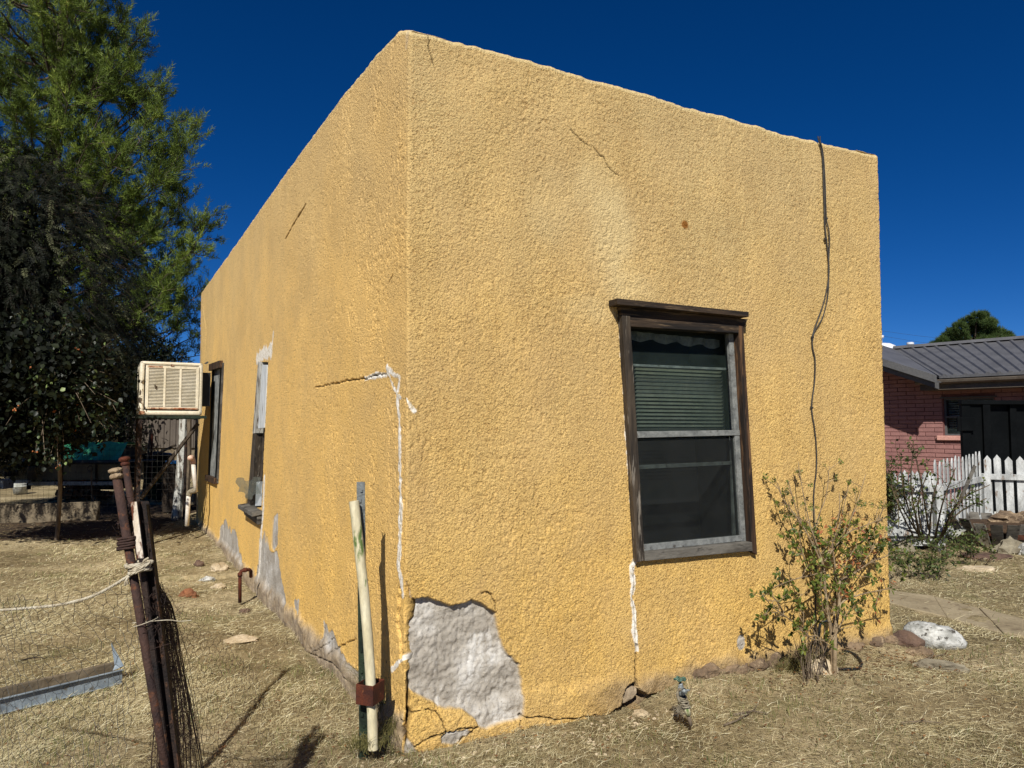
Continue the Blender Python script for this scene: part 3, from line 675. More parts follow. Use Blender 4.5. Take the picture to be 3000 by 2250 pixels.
slabW(sa, WR, [szR(2142, 1280, -.095), szR(2156, 1280, -.095), szR(2166, 1580, -.095), szR(2150, 1580, -.095)], -0.115, -0.095)
slabW(sa, WR, [szR(1856, 1066, -.095), szR(2136, 1078, -.095), szR(2136, 1085, -.095), szR(1857, 1073, -.095)], -0.115, -0.095)
slabW(sa, WR, [szR(2128, 980, -.095), szR(2138, 980, -.095), szR(2154, 1262, -.095), szR(2144, 1262, -.095)], -0.115, -0.095)
sa.build('sash', M['sash_white'], win, bevel=0.002)
g = MB(); slabW(g, WR, [szR(1846, 957), szR(2150, 975), szR(2168, 1264), szR(1864, 1270)], -0.092, -0.089); g.build('glass_pane', M['glass'], win)
g = MB(); slabW(g, WR, [szR(1864, 1276), szR(2172, 1270), szR(2184, 1580), szR(1886, 1604)], -0.030, -0.028); g.build('insect_screen', M['screen'], win)
bl = MB()
zt, zbm = szR(1860, 1078, -.2)[1], szR(1870, 1256, -.2)[1]
n = 17
for k in range(n):
    z = zt - 0.01 + (zbm - zt) * k / (n - 1)
    s0 = szR(1862 + k * 0.3, 1100, -.2)[0]; s1 = szR(2114 + k * 0.35, 1100, -.2)[0]
    if 3 <= k <= 7: tl = 0.017
    else: tl = 0.012
    bl.hexa([WR(s0, z, -0.215), WR(s1, z, -0.215), WR(s1, z - 0.001, -0.216), WR(s0, z - 0.001, -0.216)], [WR(s0, z + tl, -0.195), WR(s1, z + tl, -0.195), WR(s1, z + tl - 0.001, -0.196), WR(s0, z + tl - 0.001, -0.196)])
bl.build('blind', M['blind'], win)
cu = MB(); N = 26
topz = szR(1850, 957)[1]; 
for k in range(N):
    def pt(i, low):
        u = i / N; s = szR(1850, 957)[0] + u * (szR(2150, 975)[0] - szR(1850, 957)[0])
        z = (topz - 0.005 - u * 0.02) if not low else (topz - 0.060 - u * 0.02 + 0.012 * math.sin(u * 26) )
        return WR(s, z, -0.13 + 0.012 * math.sin(i * 1.9))
    cu.quad(pt(k, 0), pt(k + 1, 0), pt(k + 1, 1), pt(k, 1))
cu.build('curtain', M['curtain'], win)
def room(Q, W, depth, par, name='dark_interior'):
    r = MB(); c = [W(p[0], p[1], -0.13) for p in Q]; big = [W(p[0], p[1], -depth) for p in Q]; f = [W(p[0], p[1], 0.0) for p in Q]
    for k in range(4):
        r.quad(f[k], f[(k + 1) % 4], big[(k + 1) % 4], big[k])
    r.quad(*big); return r.build(name, M['interior'], par)
room(Q, WR, 0.55, win)

# side wall windows
wb = thing('window', None, None, WL(*bil(WIN_B, 0.5, 1.0))); wb['label'] = 'broken window with flaking white paint and torn plastic'; wb.parent = house; wb.matrix_parent_inverse = wmat(house).inverted()
def tl(name, pts, o0, o1, mat, par): return trim(name, pts, o0, o1, mat, par, WL, 0.003)
B_ = WIN_B
tl('casing', sub(B_, -0.03, 0.0, 0.34, 0.48), -0.08, 0.006, M['wood_white'], wb); tl('casing', sub(B_, -0.03, 0.482, 0.30, 1.0), -0.08, 0.004, M['wood_old'], wb)
tl('stile', sub(B_, 0.34, 0.0, 0.46, 1.0), -0.14, -0.06, M['wood_old'], wb)
tl('cover_board', sub(B_, 0.46, 0.02, 1.0, 0.45), -0.012, 0.008, M['board_white'], wb)
tl('mullion', sub(B_, 0.5, 0.45, 0.98, 0.80), -0.12, -0.09, M['wood_old'], wb)
tl('lower_board', sub(B_, 0.55, 0.82, 1.0, 0.99), -0.02, 0.0, M['board_white'], wb)
q3 = lambda x, y: szL(350 + x * .422, 950 + y * .422)
sl = MB(); s0, s1 = B_[3][0] - 0.02, B_[2][0] + 0.06; zs = B_[2][1]
sl.hexa([WL(s0, zs - .02, -.1), WL(s1, zs - .02, -.1), WL(s1, zs - .055, -.1), WL(s0, zs - .055, -.1)], [WL(s0, zs - .04, .10), WL(s1, zs - .04, .10), WL(s1, zs - .085, .10), WL(s0, zs - .085, .10)])
sl.hexa([WL(s0 + .03, zs - .085, 0), WL(s1, zs - .085, 0), WL(s1 - .01, zs - .16, 0), WL(s0 + .05, zs - .15, 0)], [WL(s0 + .03, zs - .088, .05), WL(s1, zs - .088, .05), WL(s1 - .01, zs - .17, .04), WL(s0 + .05, zs - .15, .04)])
sl.build('sill', M['wood_grey'], wb, bevel=0.006)
rg = MB(); rg.smooth = True; nu, nv = 14, 8; base = None
grid = []
for i in range(nu + 1):
    for j in range(nv + 1):
        u, v = i / nu, j / nv
        s = B_[3][0] - 0.02 + u * (B_[2][0] - B_[3][0] + 0.05); z = bil(B_, u, 0.80)[1] - v * 0.20 * (1 - 0.5 * abs(u - .6)) + 0.02 * math.sin(u * 9)
        grid.append(WL(s, z, 0.03 + 0.09 * (1 - u) * (1 - v * .3) + 0.015 * math.sin(u * 17 + v * 7)))
i0 = rg.pts(grid)
for i in range(nu):
    for j in range(nv): rg.face([i0 + i * (nv + 1) + j, i0 + (i + 1) * (nv + 1) + j, i0 + (i + 1) * (nv + 1) + j + 1, i0 + i * (nv + 1) + j + 1])
M['plastic'] = glass_mat('torn_plastic', 0.5, L(110, 116, 110), 0.3)
o = rg.build('torn_plastic', M['plastic'], wb); o['label'] = 'torn grey plastic sheet hanging out of the window'
room(B_, WL, 0.4, wb)
wa = thing('window', None, None, WL(*bil(WIN_A, 0.5, 1.0))); wa['label'] = 'narrow-looking window in a black frame beside the cooler'; wa.parent = house; wa.matrix_parent_inverse = wmat(house).inverted()
A_ = WIN_A
tl('frame', sub(A_, -0.06, -0.01, 0.14, 1.01), -0.04, 0.004, M['black'], wa); tl('frame', sub(A_, 0.78, -0.01, 1.02, 1.01), -0.04, 0.004, M['black'], wa); tl('casing', sub(A_, 1.02, -0.01, 1.16, 1.01), -0.02, 0.012, M['wood_grey'], wa)  # near frame's black stands in for the shaded inner jamb
tl('head_board', sub(A_, -0.06, -0.03, 1.05, 0.03), -0.05, 0.05, M['wood_dark'], wa); tl('sill', sub(A_, -0.05, 0.97, 1.05, 1.02), -0.05, 0.045, M['wood_dark'], wa)
tl('curtain', sub(A_, 0.14, 0.03, 0.78, 0.97), -0.010, -0.006, M['curtain'], wa)
room(A_, WL, 0.4, wa)
# foundation stones showing under the front wall
for k, (x, y, w, h, sd_) in enumerate([(2070, 2020, .13, .07, 1), (2140, 2008, .15, .06, 2), (2215, 1990, .10, .055, 3), (2275, 1972, .12, .06, 4), (2330, 1955, .07, .06, 5), (2500, 1925, .11, .05, 7), (2560, 1905, .09, .045, 8), (2600, 1890, .07, .04, 9)]):
    s = szR(x, y)[0]; c = WR(s, 0.03, 0.0); mb = MB(); mb.rock(c, (w, .06, h), sd_, 3, 0.25, math.atan2(dR[1], dR[0])); mb.build('foundation_stone', M['stone_brown'], house)
# ------------------------------------------------------------------ ground
S_HOLE = szR(1872, 2040)[0]
def gz(x, y):
    """height of the yard"""
    x = np.asarray(x, np.float64); y = np.asarray(y, np.float64)
    near = np.exp(-((np.hypot(x, y - 5) / 18.0) ** 2))
    h = ((fbm(x * 0.5, y * 0.5, 3, 201) - 0.5) * 0.10 + (fbm(x * 3, y * 3, 3, 202) - 0.5) * 0.035) * near
    # banked soil along the front wall
    s = (x - P0[0]) * dR[0] + (y - P0[1]) * dR[1]; t = (x - P0[0]) * nR[0] + (y - P0[1]) * nR[1]
    bank = np.exp(-np.clip(t, 0, 9) / 0.22) * sstep(S_HOLE + .03, S_HOLE + .3, s) * sstep(4.1, 3.6, s) * 0.05
    sl = -((x - P0[0]) * dL[0] + (y - P0[1]) * dL[1]); tl = (x - P0[0]) * nL[0] + (y - P0[1]) * nL[1]
    bank = bank + np.exp(-np.clip(tl, 0, 9) / 0.3) * sstep(-5.0, -8.5, sl) * 0.06 * sstep(-11, -9.8, sl)
    dip = np.exp(-np.clip(t, 0, 9) / 0.9) * sstep(S_HOLE + .16, S_HOLE - .06, s) * sstep(-1.6, -0.2, s) * 0.058 * (np.hypot(x, y) < 9)
    return h + bank - dip - 0.015
def axis_pts(lo, hi, step, far):
    a = np.arange(lo, hi, step); out = [a]; p = hi; s = step; r = []
    while p < far: s *= 1.22; p += s; r.append(p)
    p = lo; s = step; l = []
    while p > -far: s *= 1.22; p -= s; l.append(p)
    return np.concatenate([np.array(l[::-1]), a, np.array(r)])
gx = axis_pts(-8.5, 9.5, 0.04, 700.0); gy = axis_pts(0.5, 16.5, 0.04, 700.0)
GX, GY = np.meshgrid(gx, gy, indexing='ij')
GZ = gz(GX, GY) + (fbm(GX * 14, GY * 14, 2, 203) - 0.5) * 0.014 * (np.hypot(GX, GY) < 25)
ii = np.arange(GX.size).reshape(GX.shape)
gme = np_mesh('ground', np.stack([GX, GY, GZ], -1).reshape(-1, 3), np.stack([ii[:-1, :-1], ii[1:, :-1], ii[1:, 1:], ii[:-1, 1:]], -1).reshape(-1, 4), smooth=True)
def ground_mat():
    m, nt, p = new_mat('dry_lawn_soil')
    a = ramp(nt, noise(nt, 0.9, 6, 0.65), [(0.34, L(124, 109, 82)), (0.5, L(156, 141, 108)), (0.66, L(188, 172, 138))])
    b = ramp(nt, noise(nt, 22, 6, 0.7), [(0.3, (0.55, 0.52, 0.48)), (0.5, (0.95, 0.95, 0.95)), (0.7, (1.25, 1.22, 1.15))])
    c = mixc(nt, 1.0, a, b, 'MULTIPLY')
    g = ramp(nt, noise(nt, 1.7, 5, 0.7, seed=(4, 9, 2)), [(0.55, (0, 0, 0)), (0.72, (0.55, 0.55, 0.55))])
    c = mixc(nt, g, c, L(98, 104, 58))
    nt.links.new(c, p.inputs['Base Color']); p.inputs['Roughness'].default_value = 1.0; p.inputs['Specular IOR Level'].default_value = 0.1
    bp = node(nt, "ShaderNodeBump", Strength=0.9, Distance=0.02); nt.links.new(noise(nt, 60, 5, 0.75), bp.inputs['Height']); nt.links.new(bp.outputs[0], p.inputs['Normal'])
    return m
tag(link_mesh('ground', gme, ground_mat()), kind='structure')

# ---- dry straw lying on it, green tufts
def in_house(x, y, pad=0.0):
    s = (x - P0[0]) * dR[0] + (y - P0[1]) * dR[1]; t = (x - P0[0]) * dL[0] + (y - P0[1]) * dL[1]
    # solve in the skewed frame
    A_ = np.array([[dR[0], dL[0]], [dR[1], dL[1]]]); inv = np.linalg.inv(A_)
    u = inv[0, 0] * (x - P0[0]) + inv[0, 1] * (y - P0[1]); v = inv[1, 0] * (x - P0[0]) + inv[1, 1] * (y - P0[1])
    return (u > -pad) & (v > -pad) & (u < LR + pad) & (v < LL + pad)
PATH = [gr(x, y) for x, y in [(2560, 1722), (2610, 1735), (2736, 1751), (2867, 1781), (3000, 1813), (3180, 1862), (3180, 1905), (3000, 1856), (2939, 1848), (2774, 1806), (2669, 1785), (2560, 1757)]]
def straw(name, count, seed, y0, y1, lmin, lmax, rise, width, mat, label, keep=None, segs=2, power=2.0, upright=False, curl=0.5):
    rs = np.random.RandomState(seed)
    u = rs.rand(count * 2)
    if power == 2.0: Y = 1 / (1 / y0 + u * (1 / y1 - 1 / y0))
    else: Y = y0 + u * (y1 - y0)
    X = (rs.rand(len(Y)) * 2 - 1) * (0.78 * Y + 0.8)
    k = ~in_house(X, Y, -0.01)
    px = [p[0] for p in PATH]; py = [p[1] for p in PATH]
    k &= ~inside(X, Y, [(p[0], p[1]) for p in PATH]) | (rs.rand(len(X)) < 0.06)
    if keep is not None: k &= keep(X, Y, rs)
    X, Y = X[k][:count], Y[k][:count]; n = len(X)
    Ln = lmin + (lmax - lmin) * rs.rand(n) ** 1.6
    flow = fbm(X * 1.3, Y * 1.3, 2, 310) * 6 + rs.randn(n) * np.where(rs.rand(n) < .45, 3.0, .8)
    th = flow
    bend = rs.randn(n) * curl
    up = rise * rs.rand(n) ** 2 * (0.5 + Ln / lmax)
    z0 = gz(X, Y) + 0.002 + rs.rand(n) * 0.012 * (0 if upright else 1)
    w = width * (0.7 + 0.6 * rs.rand(n)) * np.clip(Y / 5.0, 0.8, 2.2)
    P = []
    for j in range(segs + 1):
        t = j / segs; a = th + bend * t
        if upright:
            r = Ln * t * (0.25 + 0.5 * t * rs.rand(n)); hx = np.cos(th) * r; hy = np.sin(th) * r; z = z0 + Ln * t * (1 - 0.25 * t)
        else:
            hx = Ln * (t - 0.5) * np.cos(th) - np.sin(th) * bend * Ln * (t - 0.5) ** 2; hy = Ln * (t - 0.5) * np.sin(th) + np.cos(th) * bend * Ln * (t - 0.5) ** 2
            z = z0 + up * t * (1.3 - 0.6 * t)
        ww = w * (1 - 0.65 * t)
        if upright: ox, oy, oz = -np.sin(th) * ww / 2, np.cos(th) * ww / 2, 0 * ww
        else: ox, oy, oz = -np.sin(th) * ww / 2, np.cos(th) * ww / 2, ww * 0.35
        P.append(np.stack([X + hx - ox, Y + hy - oy, z - oz], -1)); P.append(np.stack([X + hx + ox, Y + hy + oy, z + oz], -1))
    m = 2 * (segs + 1); V = np.stack(P, 1).reshape(-1, 3); b = np.arange(n)[:, None] * m
    Q = np.concatenate([np.stack([b[:, 0] + 2 * j, b[:, 0] + 2 * j + 1, b[:, 0] + 2 * j + 3, b[:, 0] + 2 * j + 2], -1) for j in range(segs)])
    c = np.repeat(rs.rand(n), m); cc = np.stack([c, c, c, c * 0 + 1], -1)
    o = link_mesh(name, np_mesh(name, V, Q, cols={'rnd': cc}), mat)
    return tag(o, label, kind='stuff')
M['straw'] = leaf_mat('dry_straw', L(146, 133, 98), L(222, 210, 166), 0.2, 0.7, L(246, 240, 206))
M['straw_dark'] = leaf_mat('dead_brown_grass', L(84, 74, 50), L(138, 124, 86), 0.2, 0.8, L(164, 150, 108))
M['grass'] = leaf_mat('live_grass', L(64, 80, 34), L(104, 118, 54), 0.3, 0.6, L(140, 144, 80))
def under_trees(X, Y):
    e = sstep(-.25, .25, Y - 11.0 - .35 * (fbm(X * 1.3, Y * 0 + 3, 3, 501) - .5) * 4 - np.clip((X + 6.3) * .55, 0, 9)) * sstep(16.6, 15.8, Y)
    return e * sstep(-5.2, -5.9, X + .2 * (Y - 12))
def bare_keep(X, Y, rs):
    s_ = (X - P0[0]) * dR[0] + (Y - P0[1]) * dR[1]; t_ = (X - P0[0]) * nR[0] + (Y - P0[1]) * nR[1]
    near = np.exp(-np.clip(t_, 0, 9) / .28) * (s_ > .8) * (s_ < 4.2) * .75
    v = sstep(.36, .56, fbm(X * 1.1, Y * 1.1, 4, 78)) * .75 + .25
    return rs.rand(len(X)) < v * (1 - near) * (1 - .93 * under_trees(X, Y))
straw('dry_grass', 300000, 11, 2.3, 17.0, 0.015, 0.085, 0.04, 0.0017, M['straw'], 'pale dry cut grass lying over the yard', keep=bare_keep)
straw('dead_grass', 90000, 12, 2.3, 17.0, 0.02, 0.08, 0.02, 0.0026, M['straw_dark'], 'brown dead grass matted into the soil', keep=lambda X, Y, rs: fbm(X * 2, Y * 2, 3, 71) + rs.rand(len(X)) * .3 > 0.55)
GC = [gr(*p) for p in [(2960, 1990), (2900, 1930), (2120, 2230), (1250, 2230), (2560, 2230), (2320, 2090), (880, 1950), (300, 1700), (230, 1660), (860, 2150), (600, 1800), (2700, 1640), (2900, 1690), (2800, 1720), (2640, 1660), (150, 2200), (1880, 2140), (640, 1960)]]
def green_keep(X, Y, rs):
    v = (fbm(X * 2.3, Y * 2.3, 3, 72) > 0.57) * 0.5
    for k, g_ in enumerate(GC):
        r = 0.32 if k in (0, 1, 11, 12, 13, 14) else 0.17
        v = np.maximum(v, np.exp(-(((X - g_[0]) ** 2 + (Y - g_[1]) ** 2) / r ** 2)))
    return rs.rand(len(X)) < v
straw('green_grass', 38000, 13, 2.4, 13.0, 0.02, 0.06, 0.03, 0.0030, M['grass'], 'thin green grass coming up through the straw', keep=green_keep, upright=True)
straw('grass_stubble', 34000, 14, 2.4, 13.0, 0.012, 0.04, 0.03, 0.0024, M['straw'], 'short upright stubble of the dry lawn', upright=True)
# weeds against the wall foot
def wall_weeds(name, spots, label, mat, n=160, h=0.12, seed=5):
    rs = random.Random(seed); mb = MB()
    for (x, y, k, hh) in spots:
        c = gr(x, y)
        for _ in range(k):
            a = rs.uniform(0, 6.28); l = hh * rs.uniform(.4, 1); ox, oy = rs.gauss(0, .045), rs.gauss(0, .03)
            p = np.array([c[0] + ox, c[1] + oy, 0.0]); q = p + np.array([math.cos(a) * l * .35, math.sin(a) * l * .35, l * .7]); r = q + np.array([math.cos(a) * l * .35, math.sin(a) * l * .35, l * rs.uniform(-.1, .3)])
            mb.tube([p, q, r], [.0013, .0010, .0004], 3, False)
    return mb.build(name, mat)
M['weed'] = pm('weed', L(112, 104, 60), L(84, 82, 44), 20, 0.8, 0)
for i, (sp, lb) in enumerate([([(1118, 2080, 150, .34), (1128, 2110, 110, .3), (1140, 2150, 110, .14), (1100, 2185, 90, .10)], 'dry weed growing between the leaning pipe and the house corner'),
               ([(1066, 2192, 150, .09)], 'low dry tuft at the foot of the green steel post'),
               ([(2300, 1968, 80, .14), (2350, 1962, 90, .2), (2440, 1950, 60, .14)], 'dry weeds under the shrub against the front wall')]):
    o = wall_weeds('weed', sp, lb, M['weed'], seed=5 + i); tag(o, lb, 'weed', kind=None)

# ---- flagstone path
pb = MB(); top = [np.array([p[0], p[1], float(gz(p[0], p[1])) + 0.012]) for p in PATH]
def pslab(idx, dz):
    pb.prism([top[k] + np.array([0, 0, dz - 0.05]) for k in idx], (0, 0, 0.05))
pslab([0, 1, 2, 9, 10, 11], 0.008); pslab([2, 3, 8, 9], 0.002); pslab([3, 4, 7, 8], 0.010); pslab([4, 5, 6, 7], 0.004)
tag(pb.build('path', M['flagstone'], bevel=0.01), kind='structure')

# ---- loose stones
def stone(name, x, y, size, mat, label, seed, rot=0.0, sink=0.35, rough=0.25, group=None, flat=0.0, cat='rock', freq=1.3):
    c = gr(x, y); b = MB(); b.smooth = rough < 0.16
    b.rock((c[0], c[1], float(gz(c[0], c[1])) + size[2] * (1 - sink * 2) * 0.5), size, seed, 3, rough, rot, freq, flat)
    return tag(b.build(name, mat), label, cat, group)
stone('painted_rock', 2732, 1880, (0.215, 0.12, 0.115), M['stone_white'], 'large smooth white painted rock lying beside the flagstone path', 3, -0.62, 0.0, 0.13)
stone('rock', 583, 1655, (.055, .05, .05), M['stone_red'], 'small dark red stone by the side wall', 11)
stone('rock', 642, 1668, (.10, .07, .075), M['stone_pale'], 'pale yellowish chunk of rock leaning near the side wall', 12, 0.4)
stone('rock', 606, 1686, (.075, .05, .04), M['stone_white'], 'flat whitish stone left of the pale chunk of rock', 13)
stone('rock', 640, 1706, (.07, .06, .045), M['stone_pale'], 'low pinkish white stone in front of the pale chunk of rock', 14)
stone('rock', 556, 1736, (.075, .06, .06), M['stone_orange'], 'rough orange stone alone in the dry grass', 15, rough=0.35)
stone('rock', 705, 1864, (.13, .075, .03), M['stone_pale'], 'flat tan slab half sunk in the dry grass by the side wall', 16, 0.5)
stone('rock', 716, 1772, (.05, .035, .03), M['stone_red'], 'small brown brick chip under the rusty bent pipe', 17)
stone('rock', 2758, 1952, (.15, .06, .045), M['stone_grey'], 'low flat grey stone in the grass below the white painted rock', 18, -0.4)
stone('rock', 2405, 1962, (.10, .07, .065), M['stone_pale'], 'rounded tan stone at the foot of the wall shrub', 19)
stone('rock', 2645, 1885, (.11, .08, .075), M['stone_red'], 'dark brown stone against the right corner of the yellow wall', 20, -0.7)
stone('rock', 2695, 1912, (.09, .06, .05), M['stone_brown'], 'small brown stone between wall corner and white painted rock', 21)
stone('rock', 2964, 1618, (.20, .13, .17), M['stone_grey'], 'craggy grey rock in front of the barrel planter', 22, 0.3, rough=0.4, freq=2.4)
stone('rock', 3010, 1622, (.14, .12, .13), M['stone_white'], 'smooth white rock at the right edge before the barrel planter', 23)
stone('rock', 2880, 1632, (.30, .16, .06), M['stone_red'], 'flat reddish stone in the lawn before the barrel planter', 24)
stone('rock', 2860, 1668, (.24, .10, .04), M['stone_pale'], 'flat pale stone in the lawn farther from the barrel planter', 25)
stone('rock', 2640, 1610, (.18, .12, .13), M['stone_grey'], 'rounded tan stone under the rose bush near the wall', 26)
stone('rock', 1875, 2060, (.045, .035, .035), M['stone_pale'], 'small broken plaster lump beside the hole under the front wall', 27)
rs_ = random.Random(4); mb = MB()
for k in range(230):
    x = rs_.gauss(1830, 90) if k % 2 else rs_.gauss(1300, 260); y = np.interp(x, [1183, 2614], [2185, 1900]) + abs(rs_.gauss(0, 45)) + 6
    c = gr(x, y); r = rs_.uniform(.003, .011); 
    if not in_house(c[0], c[1], .02): mb.rock((c[0], c[1], float(gz(c[0], c[1])) + r * .5), (r * 1.3, r, r * .7), k, 1, .2, k)
tag(mb.build('plaster_crumbs', M['stone_pale']), 'small pale plaster crumbs scattered below the front wall', kind='stuff')
# dark soil and litter sheet added to deepen the shade under the trees
def shade_soil():
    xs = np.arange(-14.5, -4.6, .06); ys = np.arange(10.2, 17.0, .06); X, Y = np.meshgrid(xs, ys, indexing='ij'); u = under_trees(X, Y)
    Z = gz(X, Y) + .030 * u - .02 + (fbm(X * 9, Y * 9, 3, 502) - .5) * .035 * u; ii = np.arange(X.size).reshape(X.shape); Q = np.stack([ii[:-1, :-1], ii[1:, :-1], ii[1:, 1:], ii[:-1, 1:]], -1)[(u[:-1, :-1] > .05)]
    tag(link_mesh('soil', np_mesh('soil', np.stack([X, Y, Z], -1).reshape(-1, 3), Q, smooth=True), pm('tree_shade_soil', L(84, 68, 50), L(52, 42, 32), 9, 1.0, .9, 50, c3=L(110, 90, 64), bdist=.03)), kind='structure')
shade_soil()
# fallen leaves
def litter():
    rs = np.random.RandomState(55); n = 2600; Y = 1 / (1 / 2.6 + rs.rand(n) * (1 / 13.0 - 1 / 2.6)); X = (rs.rand(n) * 2 - 1) * (.75 * Y + .3)
    for (x, y, k, r) in ((2480, 1960, 500, .45), (2660, 1930, 260, .3), (2720, 1640, 400, .5), (1110, 2130, 120, .2)):
        c = gr(x, y); X = np.concatenate([X, c[0] + rs.randn(k) * r]); Y = np.concatenate([Y, c[1] + rs.randn(k) * r * .5])
    k = ~in_house(X, Y, .0); X, Y = X[k], Y[k]; n = len(X); th = rs.rand(n) * 6.28; l = .012 + .02 * rs.rand(n); w = l * .4; z = gz(X, Y) + .018 + .014 * rs.rand(n)
    dx, dy = np.cos(th), np.sin(th); V = np.stack([np.stack([X - dx * l / 2, Y - dy * l / 2, z], -1), np.stack([X - dy * w / 2, Y + dx * w / 2, z + .006], -1), np.stack([X + dx * l / 2, Y + dy * l / 2, z + rs.rand(n) * .008], -1), np.stack([X + dy * w / 2, Y - dx * w / 2, z + .004], -1)], 1).reshape(-1, 3)
    c = np.repeat(rs.rand(n), 4); me = np_mesh('fallen_leaves', V, np.arange(n * 4).reshape(-1, 4), cols={'rnd': np.stack([c, c, c, c * 0 + 1], -1)})
    tag(link_mesh('fallen_leaves', me, leaf_mat('fallen_leaf', L(72, 48, 32), L(120, 84, 52), .1, .8, L(160, 120, 74))), 'small brown fallen leaves scattered over the yard', kind='stuff')
litter()
# twigs on the ground
for k, (pts, lb) in enumerate([([(2150, 2092), (2205, 2086), (2250, 2088)], 'thin brown twig lying in the grass right of the garden faucet'),
                     ([(2120, 2120), (2160, 2110), (2200, 2086)], 'forked grey twig lying below the garden faucet'),
                     ([(60, 1932), (95, 1926), (126, 1922)], 'short dark stick lying in the lawn above the steel channel'),
                     ([(2690, 1934), (2730, 1925), (2770, 1912)], 'dark twig lying between the grey stone and the white painted rock'),
                     ([(2640, 2118), (2700, 2112), (2760, 2116)], 'long thin twig lying in the lawn toward the right'),
                     ([(470, 1560), (500, 1545), (520, 1530)], 'pale stick lying in the shade by the pvc pipe')]):
    mb = MB(); P_ = [gr(*p) for p in pts]; P_ = [np.array([p[0], p[1], float(gz(p[0], p[1])) + .012 + .008 * (i == 1)]) for i, p in enumerate(P_)]
    mb.tube(P_, [.006, .005, .003], 6); mb.tube([P_[1], P_[1] + np.array([.05, .06, .015])], [.003, .0015], 5)
    tag(mb.build('twig', M['bark_grey'] if k != 2 else M['bark_dark']), lb, 'twig')
# ------------------------------------------------------------------ green steel post, leaning pvc pipe, rusty bracket
def cen(x0, y0, x1, y1, Y): return [dep(x0, y0, Y), dep(x1, y1, Y)]
TP = gr(1066, 2182); ty = TP[1]
t = thing('fence_post', 'dark green studded steel T-post standing behind the leaning pvc pipe', 'fence post', TP)
top = dep(1057, 1412, ty); bot = np.array([TP[0], ty, -0.1])
ax = np.array([1.0, 0.05, 0]); ax /= np.linalg.norm(ax); ay = np.array([-ax[1], ax[0], 0])
mb = MB()
def tbar(mb, b, t_):
    mb.hexa([b - ax * .021 - ay * .003, b + ax * .021 - ay * .003, b + ax * .021 + ay * .003, b - ax * .021 + ay * .003], [t_ - ax * .021 - ay * .003, t_ + ax * .021 - ay * .003, t_ + ax * .021 + ay * .003, t_ - ax * .021 + ay * .003])
    mb.hexa([b - ax * .003 + ay * .003, b + ax * .003 + ay * .003, b + ax * .003 + ay * .036, b - ax * .003 + ay * .036], [t_ - ax * .003 + ay * .003, t_ + ax * .003 + ay * .003, t_ + ax * .003 + ay * .036, t_ - ax * .003 + ay * .036])
mid = bot + (top - bot) * 0.72
tbar(mb, bot, mid); mb.build('lower_post', M['green_steel'], t)
mb = MB(); tbar(mb, mid, top); mb.build('upper_post', M['grey_steel'], t)
n = 24
for k in range(n):
    c = bot + (top - bot) * (0.10 + 0.87 * k / (n - 1)); mb = MB(); mb.box(c - ay * .007 + ax * (.004 if k % 2 else -.004), (.012, .010, .014), ax, ay); mb.build('stud', M['green_steel'] if k < 17 else M['grey_steel'], t)
yy = ty - 0.055
pth = [dep(x, y, yy + o) for x, y, o in [(1037, 1468, .0), (1043, 1520, .0), (1048, 1567, 0), (1057, 1650, 0), (1067, 1740, 0), (1073, 1810, 0), (1078, 1870, 0), (1084, 1960, 0), (1088, 2040, 0), (1091, 2110, .0), (1093, 2195, .0)]]
mb = MB(); mb.smooth = True; r = 0.0255
mb.tube(pth, r, 24, cap=False); mb.tube([pth[0] + (pth[1] - pth[0]) * 0.003] + pth[1:3], r * .86, 24, cap=False)
o = mb.build('pvc_pipe', M['pvc']); tag(o, 'long cream pvc pipe with green scuffs leaning against the green steel post', 'pipe')
# bracket round both
bx0 = dep(1049, 2008, yy - .03); bx1 = dep(1110, 2010, yy - .03); bz0 = dep(1049, 2066, yy - .03)[2]; bz1 = dep(1049, 2006, yy - .03)[2]
mb = MB(); cxm = (bx0[0] + bx1[0]) / 2; w = (bx1[0] - bx0[0]); hz = bz1 - bz0; cz = (bz0 + bz1) / 2
ang = 0.35; u = np.array([math.cos(ang), -math.sin(ang), 0]); v = np.array([math.sin(ang), math.cos(ang), 0]); c0 = np.array([cxm, yy + .018, cz]); th = 0.004
w *= 0.94
mb.box(c0 - v * .055, (w, th, hz), u, v); mb.box(c0 + v * .055, (w, th, hz), u, v); mb.box(c0 - u * (w / 2 - th / 2), (th, .106, hz), u, v); mb.box(c0 + u * (w / 2 - th / 2), (th, .106, hz), u, v)
tag(mb.build('steel_bracket', M['rust_red'], bevel=.002), 'rusty square steel bracket holding the pvc pipe to the green post', 'bracket')

# ------------------------------------------------------------------ cable on the front wall
def polyR(pts, off):
    return [onR(x, y, (off[i] if isinstance(off, list) else off)) for i, (x, y) in enumerate(pts)]
def smooth_path(P, n=6):
    P = [np.array(p, float) for p in P]; out = []
    for i in range(len(P) - 1):
        a = P[max(i - 1, 0)]; b = P[i]; c = P[i + 1]; d = P[min(i + 2, len(P) - 1)]
        for k in range(n):
            t_ = k / n; out.append(0.5 * ((2 * b) + (-a + c) * t_ + (2 * a - 5 * b + 4 * c - d) * t_ ** 2 + (-a + 3 * b - 3 * c + d) * t_ ** 3))
    out.append(P[-1]); return out
ct = thing('wall_cable', 'thin black cable running down the right side of the yellow front wall', 'cable', onR(2388, 1300))
A1 = [(2398, 409), (2409, 454), (2414, 565), (2417, 663), (2426, 743), (2428, 810), (2414, 884), (2392, 946), (2380, 986), (2381, 1020), (2388, 1057), (2386, 1120), (2378, 1192), (2386, 1253), (2391, 1302), (2392, 1370), (2384, 1452), (2386, 1558), (2389, 1640), (2391, 1700), (2389, 1790), (2386, 1880), (2380, 1945)]
